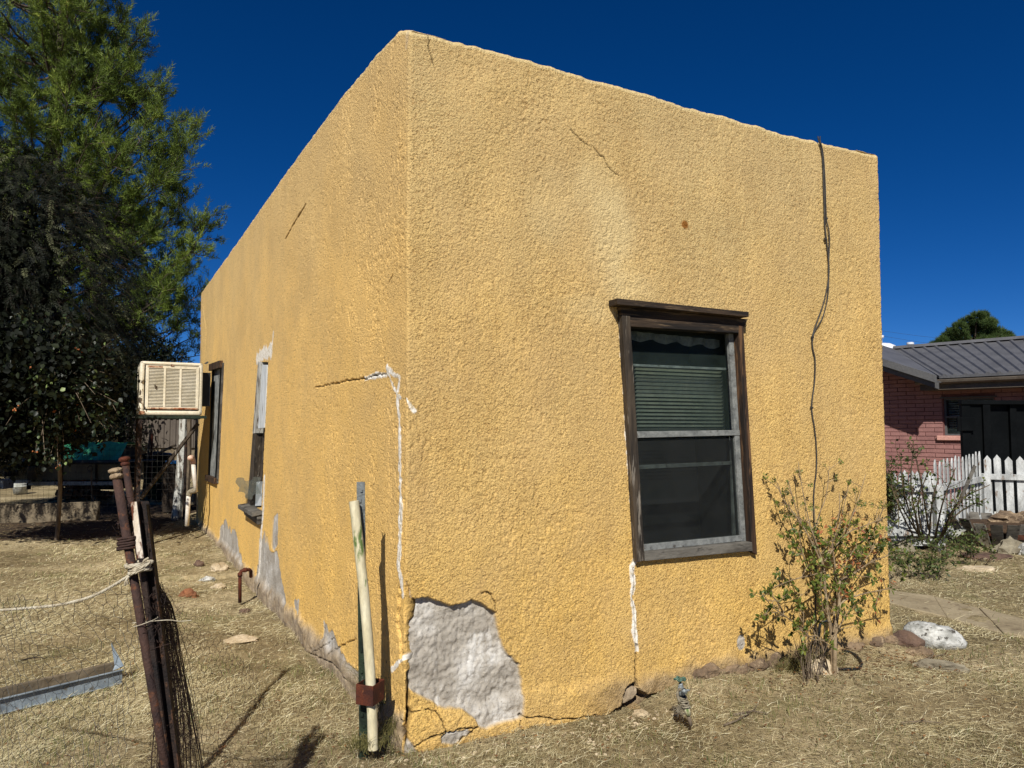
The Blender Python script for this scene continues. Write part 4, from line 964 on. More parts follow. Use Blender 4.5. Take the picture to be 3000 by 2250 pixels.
mb = MB(); mb.smooth = True; mb.tube(smooth_path([onR(2396, 404, -0.12) + Z3 * .01, onR(2397, 404, 0.0) + Z3 * .005] + polyR(A1, 0.014)), 0.0048, 8); mb.build('cable', M['cable'], ct)
A2 = [(2403, 412), (2412, 454), (2418, 545), (2421, 638), (2430, 688), (2428, 774), (2426, 860), (2411, 927), (2386, 972), (2381, 1000)]
mb = MB(); mb.smooth = True; mb.tube(smooth_path([onR(2403, 404, -0.1) + Z3 * .01] + polyR(A2, 0.016)), 0.0042, 8); mb.build('cable', M['cable'], ct)
for (x, y) in [(2421, 640), (2380, 988), (2378, 1194), (2418, 700)]:
    mb = MB(); mb.box(onR(x, y, .014), (.018, .014, .012), dR, np.cross(Z3, dR)); mb.build('cable_clip', M['cable'], ct)
# hose loop at the shrub foot
qz = lambda x, y: (2150 + x * .482, 1250 + y * .482)
def G(x, y, z=0.0): p = gr(*qz(x, y)); return np.array([p[0], p[1], float(gz(p[0], p[1])) + z])
base = G(605, 1480); mb = MB(); mb.smooth = True
lp = [dep(*qz(520, 1250), base[1]), dep(*qz(525, 1200), base[1]), dep(*qz(560, 1180), base[1]), dep(*qz(600, 1210), base[1]), dep(*qz(622, 1290), base[1]), dep(*qz(615, 1380), base[1]), G(606, 1478, .01)]
mb.tube(smooth_path(lp), .010, 8)
mb.tube(smooth_path([dep(*qz(520, 1250), base[1]), dep(*qz(505, 1330), base[1] + .05), dep(*qz(495, 1420), base[1] + .08), G(480, 1470, .012)]), .009, 8)
mb.tube(smooth_path([G(610, 1475, .012), G(700, 1472, .012), G(760, 1465, .014), G(775, 1440, .016), G(730, 1400, .014), G(660, 1385, .012)]), .009, 8)
tag(mb.build('garden_hose', M['black_plastic']), 'black hose looped up and along the soil at the foot of the shrub', 'hose')

# ------------------------------------------------------------------ garden faucet
F = gr(2021, 2122); Fy = F[1]; fq = lambda x, y, o=0.0: dep(1800 + x * .211, 1850 + y * .211, Fy + o)
t = thing('garden_faucet', 'old garden faucet with green handle on a cloth-wrapped standpipe', 'faucet', F)
mb = MB(); mb.smooth = True; mb.tube([fq(1062, 1310), fq(1030, 1180)], [.010, .010], 12); mb.tube([fq(1010, 1120), fq(985, 1010)], [.0065, .0065], 8); mb.build('pipe', M['bark_grey'], t)
mb = MB(); mb.smooth = True; mb.tube([fq(1028, 1160), fq(990, 1030)], [.0155, .0155], 16); mb.build('sleeve', M['pvc'], t)
mb = MB(); mb.smooth = True; mb.tube([fq(990, 1060), fq(960, 950), fq(940, 860)], [.013, .017, .016], 14); mb.build('riser', M['black_plastic'], t)
mb = MB(); mb.smooth = True
mb.tube([fq(930, 880), fq(925, 800), fq(922, 760)], [.020, .019, .014], 14); mb.tube([fq(922, 765), fq(920, 715)], [.012, .011], 12); mb.tube([fq(920, 760), fq(920, 750)], [.015, .015], 6)
mb.tube([fq(925, 815), fq(955, 812, -.02), fq(972, 826, -.05)], [.013, .014, .013], 14)
sp0, sp1 = fq(970, 824, -.045), fq(974, 832, -.062)
mb.tube([sp0, sp1], [.0155, .0165], 18, cap=False); mb.tube([sp1, sp1 + (sp0 - sp1) * .8], [.0115, .0105], 18)
mb.tube([fq(985, 820, -.02), fq(1040, 815, -.01)], [.007, .006], 8); mb.build('valve_body', M['faucet_grey'], t)
mb = MB(); mb.smooth = True
hc = fq(908, 660); mb.tube([fq(918, 715), hc], [.005, .005], 8)
ring = []
for k in range(41):
    a = 2 * math.pi * k / 40; rr = .025 + .005 * math.cos(4 * a); ring.append(hc + np.array([rr * math.cos(a), rr * math.sin(a) * .9, .004 * math.sin(4 * a)]))
mb.tube(ring, .006, 8, cap=False)
for k in range(4): a = math.pi / 2 * k; mb.tube([hc, hc + np.array([.024 * math.cos(a), .022 * math.sin(a), 0])], [.006, .005], 6)
mb.build('handle', M['brass_green'], t)
mb = MB(); mb.smooth = True; rs = random.Random(8)
P_ = []
for k in range(60):
    a = k * .55; u_ = k / 60; c = fq(995 - 60 * u_, 1060 - 170 * u_); P_.append(c + np.array([math.cos(a) * .0215, math.sin(a) * .0215, rs.uniform(-.004, .004)]))
mb.tube(smooth_path(P_, 2), .0055, 6); mb.tube(smooth_path([fq(905, 980, -.02), fq(875, 880, -.015), fq(885, 830, -.01), fq(920, 800, -.02)]), .008, 7); mb.build('rag_wrap', M['cloth'], t)
mb = MB()
for k in range(260):
    a = rs.uniform(0, 6.28); p = fq(940 + rs.gauss(0, 40), 1040 + rs.gauss(0, 40)); q_ = p + np.array([math.cos(a), math.sin(a) * .6, 0]) * rs.uniform(.01, .03) + Z3 * rs.uniform(-.04, .0)
    mb.tube([p, (p + q_) / 2 + Z3 * .008, q_], [.0008, .0007, .0004], 3, False)
mb.build('frayed_fibres', M['cloth'], t)

# ------------------------------------------------------------------ rusty bent pipe by the side wall
B0 = gr(703, 1750); wy = B0[1]
P_ = [B0 - Z3 * .05, dep(703, 1700, wy), dep(703, 1682, wy), dep(707, 1673, wy), dep(715, 1670, wy + .01), dep(731, 1669, wy + .06), dep(735, 1674, wy + .1), dep(735, 1690, wy + .13)]
mb = MB(); mb.smooth = True; mb.tube(P_, .0165, 12); mb.tube([P_[2] - Z3 * .02, P_[2] + Z3 * .012], .0225, 12); mb.tube([P_[4], P_[4] + (P_[5] - P_[4]) * .35], .022, 12)
tag(mb.build('water_pipe', M['rust_red']), 'short rusty pipe bent over into the bare plaster of the side wall', 'pipe')

# ------------------------------------------------------------------ fence posts at the left
Y0 = 2.5
def z2(x, y): return (x * .452, 1500 + y * .452)
def p2(x, y, Y=Y0): return dep(*z2(x, y), Y)
def zA(x, y): return (300 + x * .2412, 1300 + y * .2412)
def pA(x, y, Y=Y0): return dep(*zA(x, y), Y)
def post_to_ground(a, b, Y):
    """extend the line a-b down to the soil"""
    d = (b - a) / (a[2] - b[2]); return b + d * (b[2] + .12)
t = thing('fence_post', 'leaning brown rusty pipe post with a lumpy cap, nearest of the pipe posts', 'fence post', (0, 0, 0), 'rusty pipe posts')
a, b = pA(168, 370), p2(1005, 1250); g_ = post_to_ground(a, b, Y0); t.location = (g_[0], g_[1], 0)
mb = MB(); mb.smooth = True; mb.tube([a, b, g_], 0.0142, 16); mb.build('pipe', M['rust'], t)
mb = MB(); mb.smooth = True
d = (a - b) / np.linalg.norm(a - b)
mb.lathe(a - d * .012, [(.0145, -.004), (.0205, 0), (.0215, .008), (.0155, .014), (.0155, .018), (.0225, .021), (.0225, .029), (.010, .034)], 20, d, .0012, 3); mb.build('cap', M['stone_brown'], t)
t = thing('fence_post', 'leaning brown rusty pipe post set farther back, partly hidden by the rusty white one', 'fence post', (0, 0, 0), 'rusty pipe posts')
Y1 = 3.4; a, b = pA(272, 215, Y1), pA(352, 720, Y1); g_ = post_to_ground(a, b, Y1); t.location = (g_[0], g_[1], 0)
mb = MB(); mb.smooth = True; mb.tube([a, b, g_], 0.0150, 16); mb.build('pipe', M['rust'], t)
d = (a - b) / np.linalg.norm(a - b); mb = MB(); mb.smooth = True
mb.lathe(a - d * .012, [(.0155, -.008), (.0185, -.004), (.0185, .006), (.0155, .008), (.0155, .012), (.0235, .016), (.0245, .026), (.0205, .03), (.012, .034)], 20, d, .001, 4); mb.build('cap', M['rust_red'], t)
# rusty white steel channel post
t = thing('fence_post', 'rusty steel channel post with flaking white paint, tied with white rope', 'fence post', (0, 0, 0))
a, b = pA(395, 705), p2(1085, 1640); g_ = post_to_ground(a, b, Y0); t.location = (g_[0], g_[1], 0)
ux = np.array([1, 0.15, 0]); ux /= np.linalg.norm(ux); uy = np.array([-ux[1], ux[0], 0])
def bar(mb, A, B, u0, u1, v0, v1, dy=0.0):
    f = lambda P, u, v: P + ux * u + uy * (v + dy)
    mb.hexa([f(A, u0, v0), f(A, u1, v0), f(A, u1, v1), f(A, u0, v1)], [f(B, u0, v0), f(B, u1, v0), f(B, u1, v1), f(B, u0, v1)])
mid = a + (g_ - a) * ((a[2] - p2(0, 300)[2]) / (a[2] - g_[2]))
mb = MB(); bar(mb, a, mid, -.014, .006, -.002, .002); mb.build('painted_flange', M['rust_white'], t, bevel=.001)
mb = MB(); bar(mb, mid, g_, -.010, .006, -.002, .002); bar(mb, a, g_, .004, .0075, .002, .034); bar(mb, a - Z3 * .002, g_, .004, .034, .030, .034); bar(mb, a - Z3 * .01, g_, .030, .034, .004, .030); mb.build('channel', M['rust_dark'], t, bevel=.001)
# coil clamp round the two
c0 = (pA(240, 1215) + pA(345, 1200)) / 2; t = thing('coil_clamp', 'flattened rusty coil clamped round the pipe post and the white channel post', 'clamp', c0)
for k in range(5):
    P_ = []; zc_ = pA(240, 1150 + k * 31)[2]; cx_ = (pA(200, 1200)[0] + pA(398, 1200)[0]) / 2; hw = (pA(398, 1200)[0] - pA(192, 1200)[0]) / 2
    for j in range(33):
        a_ = 2 * math.pi * j / 32; ca, sa_ = math.cos(a_), math.sin(a_)
        P_.append(np.array([cx_ + hw * np.sign(ca) * abs(ca) ** .6, Y0 + .010 + .030 * np.sign(sa_) * abs(sa_) ** .6, zc_ + .005 * ca - .003 * sa_ + (.0035 if k % 2 else 0) * ca]))
    mb = MB(); mb.smooth = True; mb.tube(P_, .0042, 8, cap=False); mb.build('coil', M['rust'], t)
# rope with knot
t = thing('rope', 'frayed white rope knotted on the channel post and sagging out to the left', 'rope', p2(900, 350))
FD = np.array([-0.905, 0.425, 0]); # run of the fence away to the left
def fpt(x, y):          # photo pixel to the fence's own vertical plane
    o = p2(930, 350); n_ = np.array([FD[1], -FD[0], 0]); d_ = ray(x, y); return CAM + d_ * (np.dot(o - n_ * 0.02 * 0 - CAM, n_) / np.dot(d_, n_))
rp = [fpt(*z2(x, y)) for x, y in [(870, 395), (820, 430), (700, 500), (600, 545), (500, 573), (400, 594), (300, 606), (150, 618), (0, 628), (-300, 640), (-700, 620)]]
rp = [p + np.array([0, -.022, 0]) for p in rp]
def strands(mb, path, r, k=3, tw=90.0, rs_=.62):
    P = smooth_path(path, 10); acc = 0; F_ = []
    for j in range(k):
        Q_ = []; acc = 0
        for i, p in enumerate(P):
            t_ = P[min(i + 1, len(P) - 1)] - P[max(i - 1, 0)]; t_ /= np.linalg.norm(t_) + 1e-9
            if i: acc += np.linalg.norm(P[i] - P[i - 1])
            u = np.cross(t_, Z3); u /= np.linalg.norm(u) + 1e-9; w = np.cross(u, t_); a_ = acc * tw + 2 * math.pi * j / k
            Q_.append(p + (u * math.cos(a_) + w * math.sin(a_)) * r * .5)
        mb.tube(Q_, r * rs_, 6)
mb = MB(); mb.smooth = True; strands(mb, rp, .0050, 3, 110); mb.build('cord', M['rope'], t)
mb = MB(); mb.smooth = True; kc = p2(915, 352); rk = random.Random(5)
for k in range(6):
    P_ = []; tz = rk.uniform(-.6, .6); off = rk.uniform(-.014, .016)
    for j in range(21):
        a_ = 2 * math.pi * j / 20; P_.append(kc + np.array([.030 * math.cos(a_) + .004 * k - .012, -.012 + .030 * math.sin(a_) , off + .020 * math.sin(a_ + tz * 2) * tz + rk.uniform(-.001, .001)]))
    strands(mb, P_, .0052, 3, 130)
for (x0, y0, x1, y1) in ((860, 395, 850, 460), (870, 395, 830, 470), (950, 320, 985, 290), (940, 330, 975, 345)): mb.tube(smooth_path([p2(x0, y0) - np.array([0, .02, 0]), (p2(x0, y0) + p2(x1, y1)) / 2 - np.array([.004, .024, 0]), p2(x1, y1) - np.array([0, .02, 0])]), [.004] * 12 + [.002], 6)
mb.build('knot', M['rope'], t)
# thin white wire round the posts
mb = MB(); mb.smooth = True; P_ = []
for j in range(30):
    a_ = math.pi * (1.0 + j / 14.0); P_.append(np.array([(p2(865, 700)[0] + p2(1005, 690)[0]) / 2 + .036 * math.cos(a_), Y0 + .012 + .034 * math.sin(a_), p2(930, 725)[2] + .010 * math.cos(a_) + .0004 * j]))
P_ += [p2(1080, 700), p2(1160, 708), p2(1240, 702)]
mb.tube(smooth_path(P_, 3), .0013, 6); tag(mb.build('tie_wire', M['rope']), 'thin pale wire twisted round both posts below the rope', 'wire')
# ---- chicken wire panel to the left of the posts
def hex_panel(name, u0, u1, W_, topf, botf, cell, rad, mat, par, seed=1, slack=0.02):
    """W_(u, v) -> point, hexagonal net between topf(u) and botf(u)"""
    rs = np.random.RandomState(seed); s3 = math.sqrt(3); a = cell / s3; V = {}; E = set()
    def key(x, y): return (round(x / (cell / 4)), round(y / (a / 4)))
    nx = int((u1 - u0) / cell) + 2; ny = int(2.4 / (1.5 * a)) + 2
    for j in range(ny):
        for i in range(-1, nx):
            cx = u0 + i * cell + (cell / 2 if j % 2 else 0); cy = j * 1.5 * a
            hx = [(cx + a * math.sin(math.pi / 3 * k), cy + a * math.cos(math.pi / 3 * k)) for k in range(6)]
            for k in range(6):
                A_, B_2 = hx[k], hx[(k + 1) % 6]; ka, kb = key(*A_), key(*B_2); V.setdefault(ka, A_); V.setdefault(kb, B_2); E.add((min(ka, kb), max(ka, kb)))
    P = {}
    for k_, (x, y) in V.items():
        j1, j2 = rs.randn(2) * cell * .10; P[k_] = (x + j1 + .5 * cell * math.sin(y * 7 + x * 3), y + j2)
    mb = MB()
    for ka, kb in E:
        (xa, ya), (xb, yb) = P[ka], P[kb]
        if min(xa, xb) < u0 or max(xa, xb) > u1 or max(ya, yb) > min(topf(xa), topf(xb)) or min(ya, yb) < botf(xa): continue
        mb.tube([W_(xa, ya), W_(xb, yb)], rad, 3, False)
    return mb.build(name, mat, par)
t = thing('wire_fence', 'sagging chicken wire hung from the white rope left of the posts', 'wire fence', p2(930, 1600) * np.array([1, 1, 0]))
o0 = p2(900, 350)
rz = lambda u: np.interp(u, [0, .3, .7, 1.1, 2.2], [o0[2] - .03, o0[2] - .10, o0[2] - .15, o0[2] - .17, o0[2] - .14])
def fw(u, v):
    p = np.array([o0[0], o0[1] - .015, 0]) + FD * u; n_ = np.array([FD[1], -FD[0], 0])
    return p - n_ * (.03 * math.sin(v * 5 + u * 3) + .02 * math.sin(u * 11 + v * 3)) + Z3 * v
hex_panel('chicken_wire', -.02, 2.0, fw, lambda u: rz(u), lambda u: .0, .047, .0008, M['grey_wire'], t, 3)
# ---- wire bunched between and behind the posts, sweeping down to the right
t = thing('wire_roll', 'rusty tangle of old fence wire bunched behind the posts and trailing right', 'wire roll', p2(1150, 1659, 2.9) * np.array([1, 1, 0]))
rw = random.Random(12)
mb = MB()
for k in range(74):
    f = k / 73; top_ = p2(940 + 30 * rw.random(), 200 + 240 * rw.random(), 2.52 + .04 * rw.random())
    ex = 1000 + 330 * f ** 1.1; Yb = 2.55 + .85 * f
    P_ = [top_, p2(965 + 50 * f + rw.gauss(0, 6), 420 + 60 * rw.random(), 2.54 + .12 * f), p2(1000 + 130 * f + rw.gauss(0, 8), 640 + rw.gauss(0, 15), 2.55 + .3 * f), p2(1015 + 175 * f + rw.gauss(0, 9), 950 + rw.gauss(0, 20), 2.55 + .5 * f), p2(1030 + 220 * f + rw.gauss(0, 10), 1250, 2.56 + .65 * f), p2(ex + rw.gauss(0, 14), 1640, Yb)]
    e_ = P_[-1] + (P_[-1] - P_[-2]) * .25; 
    if e_[2] > .02: P_.append(np.array([e_[0], e_[1], .01]) if e_[2] < .5 else e_)
    mb.tube(smooth_path(P_, 5), .0009 if k % 5 else .0018, 4, False)
mb.build('long_wires', M['rust_wire'], t)
mb = MB()
for k in range(760):
    f = rw.random() ** 1.4; v_ = rw.random(); y_ = 500 + v_ * 1160; x_ = 985 + (35 + 175 * min(1, v_ * 1.3)) * f + 60 * v_ + rw.gauss(0, 6); Y_ = 2.53 + .6 * f * v_
    P_ = [p2(x_, y_, Y_)]
    for _ in range(3): P_.append(P_[-1] + np.array([rw.gauss(0, .014), rw.gauss(0, .02), rw.gauss(-.004, .018)]))
    mb.tube(P_, .0008, 3, False)
mb.build('tangled_wires', M['rust_wire'], t); mb = MB()
for k in range(150):
    c = pA(345 + rw.gauss(0, 22), 950 + rw.gauss(0, 110), 2.56); P_ = [c]
    for _ in range(4): P_.append(P_[-1] + np.array([rw.gauss(0, .010), rw.gauss(0, .014), rw.gauss(0, .012)]))
    mb.tube(P_, .0008, 3, False)
mb.build('tangled_wires', M['rust_wire'], t)
def rw_(u, v):
    a_ = 2.53 + u; X0 = p2(1010, 900, 2.53)[0]; return np.array([X0 + .10 * u + (1.1 - v) * .20 * u / .5 + .012 * math.sin(9 * v + u * 20), a_, v])
hex_panel('wire_mesh', 0.0, .55, rw_, lambda u: 1.12 - .9 * u, lambda u: .02, .030, .0007, M['rust_wire'], t, 8)
# vines/loose wire curls near the top of the channel post
mb = MB()
for k in range(9):
    c = pA(510 + rw.gauss(0, 12), 850 + 60 * k + rw.gauss(0, 20), 2.55); P_ = [c]; 
    for _ in range(5): P_.append(P_[-1] + np.array([rw.gauss(.006, .010), rw.gauss(0, .012), rw.gauss(0, .012)]))
    mb.tube(smooth_path(P_, 3), .0009, 3, False)
mb.build('wire_ends', M['rust_wire'], t)
# ---- steel channel lying by the fence
t = thing('steel_channel', 'bent light grey steel channel lying behind the chicken wire', 'metal bar', gr(180, 2060))
E1 = gr(357, 2011); E0 = gr(-120, 2134); dd = (E1 - E0); Lc = np.linalg.norm(dd); dd /= Lc; nn = np.array([dd[1], -dd[0], 0])
if nn[1] > 0: nn = -nn
hgt = .085; E0 = E0 + Z3 * .02; E1 = E1 + Z3 * .02
mb = MB(); th = .003
def chan(o, w0, w1, z0_, z1_):
    mb.hexa([E0 + nn * w0 + Z3 * z0_, E1 + nn * w0 + Z3 * z0_, E1 + nn * w1 + Z3 * z0_, E0 + nn * w1 + Z3 * z0_], [E0 + nn * w0 + Z3 * z1_, E1 + nn * w0 + Z3 * z1_, E1 + nn * w1 + Z3 * z1_, E0 + nn * w1 + Z3 * z1_])
chan(mb, -.003, 0, 0, hgt); chan(mb, -.06, -.003, 0, .003); chan(mb, -.0, .012, 0, .004); chan(mb, -.0, .018, hgt - .003, hgt); 
mb.build('web', M['galv'], t)
mb = MB(); chan(mb, -.095, -.092, 0.02, hgt + .022); chan(mb, -.128, -.095, hgt + .019, hgt + .022); mb.build('flange', M['concrete'], t)
mb = MB(); f0 = dep(362, 1952, E1[1] + .06); f1 = dep(325, 1884, E1[1] + .03); f2 = dep(336, 1950, E1[1] + .05); f3 = dep(330, 1965, E1[1] + .02)
mb.prism([f0, f1, f2, f3], (0.002, .004, 0)); mb.build('torn_fin', M['galv'], t)
# ------------------------------------------------------------------ foliage tools
def leaf_mesh(name, pos, axis, nrm, length, width, mat, parent=None, fold=0.0, petiole=0.0, rs=None, rnd=None):
    """many small rhombic leaves in one mesh (arrays n x 3)"""
    rs = rs or np.random.RandomState(1); n = len(pos); pos = np.asarray(pos, float); axis = np.asarray(axis, float); nrm = np.asarray(nrm, float)
    axis = axis / (np.linalg.norm(axis, axis=1, keepdims=True) + 1e-9); side = np.cross(axis, nrm); side /= (np.linalg.norm(side, axis=1, keepdims=True) + 1e-9); up = np.cross(side, axis)
    l = np.broadcast_to(length, (n,))[:, None]; w = np.broadcast_to(width, (n,))[:, None]
    b = pos + axis * l * petiole
    V = np.stack([b, b + axis * l * .33 - side * w * .5 + up * w * fold, b + axis * l * .7 - side * w * .36 + up * w * fold * .7, b + axis * l, b + axis * l * .7 + side * w * .36 + up * w * fold * .7, b + axis * l * .33 + side * w * .5 + up * w * fold], 1).reshape(-1, 3)
    k = np.arange(n)[:, None] * 6
    Q = np.concatenate([k + np.array([[0, 1, 2, 3]]), k + np.array([[0, 3, 4, 5]])])
    c = np.repeat(rs.rand(n) if rnd is None else rnd, 6); cc = np.stack([c, c, c, c * 0 + 1], -1)
    return link_mesh(name, np_mesh(name, V, Q, cols={'rnd': cc}), mat, parent)
def needle_mesh(name, cen, dirn, rad, per, length, width, mat, parent, seed=1, rndc=None, spread=0.9):
    """needle tufts: thin triangles fanned round each twig end"""
    rs = np.random.RandomState(seed); n = len(cen); C_ = np.repeat(np.asarray(cen, float), per, 0); D_ = np.repeat(np.asarray(dirn, float), per, 0); m = len(C_)
    R_ = rs.randn(m, 3); R_ /= np.linalg.norm(R_, axis=1, keepdims=True); a = D_ + R_ * spread; a /= np.linalg.norm(a, axis=1, keepdims=True)
    rr = np.repeat(np.broadcast_to(rad, (n,)), per)[:, None]
    st = C_ + D_ * (rs.rand(m, 1) - .5) * rr * 2.2 + rs.randn(m, 3) * rr * .25
    s = np.cross(a, rs.randn(m, 3)); s /= np.linalg.norm(s, axis=1, keepdims=True)
    l = length * (0.6 + 0.6 * rs.rand(m, 1)); V = np.stack([st - s * width / 2, st + s * width / 2, st + a * l], 1).reshape(-1, 3)
    T = np.arange(m * 3).reshape(-1, 3); base = rs.rand(n) if rndc is None else rndc; c = np.repeat(np.clip(np.repeat(base, per) + rs.randn(m) * .1, 0, 1), 3)
    return link_mesh(name, np_mesh(name, V, tris=T, cols={'rnd': np.stack([c, c, c, c * 0 + 1], -1)}), mat, parent)
def rvec(rs): v = rs.randn(3); return v / np.linalg.norm(v)
M['pine_needles'] = leaf_mat('pine_needles', L(44, 62, 28), L(122, 140, 58), 0.3, 0.55, L(168, 172, 78), spec=.2)
M['pine_far'] = leaf_mat('far_pine_needles', L(40, 58, 32), L(74, 92, 46), 0.2, 0.6, L(96, 108, 56), spec=.2)
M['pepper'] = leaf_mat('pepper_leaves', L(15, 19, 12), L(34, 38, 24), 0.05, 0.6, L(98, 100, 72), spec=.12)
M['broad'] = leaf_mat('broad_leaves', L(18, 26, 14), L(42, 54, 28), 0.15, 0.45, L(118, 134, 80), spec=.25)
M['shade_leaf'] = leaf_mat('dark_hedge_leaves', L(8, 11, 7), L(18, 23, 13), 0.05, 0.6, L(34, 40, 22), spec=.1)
M['rose_leaf'] = leaf_mat('rose_leaves', L(44, 56, 28), L(84, 98, 48), 0.3, 0.45, L(120, 124, 66))
M['shrub_leaf'] = leaf_mat('shrub_leaves', L(56, 70, 28), L(104, 116, 46), 0.35, 0.45, L(150, 150, 74))
M['dry_leaf'] = leaf_mat('dry_leaves', L(130, 74, 44), L(170, 106, 66), 0.2, 0.6)

# ------------------------------------------------------------------ big pine at the left
def pine(trunk_px, Y, K, tips, rng_seed, label, fill):
    rs = np.random.RandomState(rng_seed); bx = (trunk_px[0] - 1500) / FPX * Y
    t = thing('pine_tree', label, 'tree', (bx, Y, 0))
    H = 14.0 * K; tr = [np.array([bx + .25 * math.sin(z * .4), Y + .15 * math.sin(z * .6), z]) for z in np.linspace(-.1, H, 18)]
    mb = MB(); mb.smooth = True; mb.tube(tr, list(np.linspace(.30 * K, .05 * K, 18)), 12); mb.build('trunk', M['bark_pine'], t)
    lm = MB(); lm.smooth = True; cen = []; dr = []; col = []
    def branch(z0, tip, r0, dens):
        z0 = min(z0, H - .5); a = np.array([np.interp(z0, [p[2] for p in tr], [p[0] for p in tr]), Y, z0]); d = tip - a; ln = np.linalg.norm(d)
        sag = -0.10 * ln; pts = [a + d * u + Z3 * (sag * math.sin(u * math.pi) * (1 - u * .3)) + rs.randn(3) * .05 * K * (u > 0) * (u < 1) for u in np.linspace(0, 1, 8)]
        lm.tube(smooth_path(pts, 3), list(np.linspace(r0, .008 * K, 22)), 6, False)
        nt_ = int(dens * ln / K)
        for k in range(nt_):
            u = 1 - rs.rand() ** 1.5 * .75; i = min(int(u * 7), 6); p = pts[i] + (pts[i + 1] - pts[i]) * (u * 7 - i)
            dd_ = d / ln * .55 + rvec(rs) * .8 + Z3 * .25; dd_ /= np.linalg.norm(dd_); tl_ = (.28 + .6 * rs.rand()) * (1.15 - .45 * u) * K
            q_ = p + dd_ * tl_; q_[2] += .08 * K; lm.tube([p, (p + q_) / 2 + rs.randn(3) * .03, q_], [.010 * K, .007 * K, .003 * K], 4, False)
            tone = rs.rand()
            for m in range(6):
                f = .30 + .14 * m; c = p + (q_ - p) * min(f, 1.02) + rs.randn(3) * .055 * K; cen.append(c); dr.append(dd_ * .6 + Z3 * .5 + rs.randn(3) * .25); col.append(.6 * tone + .3 * rs.rand())
    for (x, y, Yt, z0f, dens) in tips:
        tip = dep(x, y, Yt / 18.0 * Y); branch(max(1.5, tip[2] - z0f * K), tip, .05 * K, dens)
    for k in range(fill):
        z = rs.uniform(2.5, 13.9); a_ = rs.uniform(0, 6.28) if k % 2 else rs.uniform(3.4, 6.1); r = np.interp(z, [2, 5, 9, 12, 14], [3.2, 3.9, 3.6, 3.0, 1.5]) * rs.uniform(.65, 1.0)
        if math.cos(a_) > .1: r *= .85
        z = 1.6 + (z - 1.6) * K; r *= K
        branch(z - .9 * K, np.array([bx + r * math.cos(a_), Y + r * math.sin(a_), z]), .045 * K, 8.0)
    lm.build('branches', M['bark_pine'], t)
    dr_ = np.array(dr); dr_ /= np.linalg.norm(dr_, axis=1, keepdims=True)
    needle_mesh('crown', cen, dr_, .08 * K, 20, .135 * K, .0145 * K, M['pine_needles'], t, 3, np.array(col))
    return t
tips = [(225, 25, 18, 1.4, 9), (120, -40, 18, 1.2, 8), (265, 80, 17.6, 1.6, 9), (310, 95, 17.5, 1.6, 9), (350, 110, 18.2, 1.8, 8), (392, 150, 18, 1.8, 9), (390, 190, 17.2, 1.8, 8), (330, 200, 16.8, 1.6, 8),
        (440, 250, 17.6, 2.0, 7), (478, 255, 17.8, 2.1, 7), (470, 300, 18.2, 2.0, 7), (455, 330, 17, 2.0, 8), (515, 355, 17.6, 2.4, 7), (555, 395, 17.5, 2.5, 8), (540, 440, 17.2, 2.4, 8), (500, 470, 18.3, 2.2, 6), (520, 500, 17.0, 2.3, 7),
        (470, 520, 16.8, 2.0, 7), (505, 560, 17.8, 2.2, 7), (480, 600, 18.4, 2.0, 6), (540, 590, 17.6, 2.5, 7), (598, 640, 17.4, 2.6, 7), (602, 680, 17.6, 2.4, 6), (575, 730, 17.2, 2.2, 7), (540, 760, 18, 2.0, 6), (500, 790, 17.0, 1.8, 8),
        (548, 800, 17.4, 1.8, 8), (480, 850, 17, 1.4, 7), (575, 870, 17.8, 1.2, 6), (560, 930, 18.2, 1.2, 6), (585, 980, 18.6, .8, 5), (520, 960, 17.5, .8, 5), (450, 900, 17, 1.0, 6), (430, 700, 17, 1.5, 6), (400, 560, 16.6, 1.5, 7), (420, 400, 16.5, 1.6, 7), (300, 320, 16.2, 1.4, 8), (350, 450, 16.0, 1.4, 7), (260, 420, 15.8, 1.2, 8), (200, 300, 15.8, 1.2, 8), (540, 1060, 19, .6, 4), (590, 1040, 19.5, .6, 4), (440, 1010, 18, .4, 4)]
pine((140, 1300), 27.0, 1.5, tips, 5, 'tall olive green pine towering at the left beyond the yard', 112)

# second dark pine low behind, filling toward the house
def bush_leaves(t, c, rad, n, size, mat, seed, rel=(.5, .42), lumps=9, name='foliage', hollow=.45):
    rs = np.random.RandomState(seed); L_ = []
    cs = [rvec(rs) * (np.array(rad) * .55) * rs.rand() ** .4 for _ in range(lumps)]
    per = n // lumps; P_ = []; N_ = []
    for q_ in cs:
        d = rs.randn(per, 3); d /= np.linalg.norm(d, axis=1, keepdims=True); r = (hollow + (1 - hollow) * rs.rand(per, 1)) * (.85 + .3 * rs.rand(per, 1))
        P_.append(np.array(c) + q_ + d * r * np.array(rad) * rel[0]); N_.append(d)
    P_ = np.concatenate(P_); N_ = np.concatenate(N_) + rs.randn(len(P_), 3) * .5
    ax_ = rs.randn(len(P_), 3); ax_[:, 2] -= .5
    k = P_[:, 2] > 0.02; P_, N_, ax_ = P_[k], N_[k], ax_[k]
    return leaf_mesh(name, P_, ax_, N_, size * (.7 + .6 * rs.rand(len(P_))), size * rel[1] * (.7 + .6 * rs.rand(len(P_))), mat, t, .1, rs=rs)
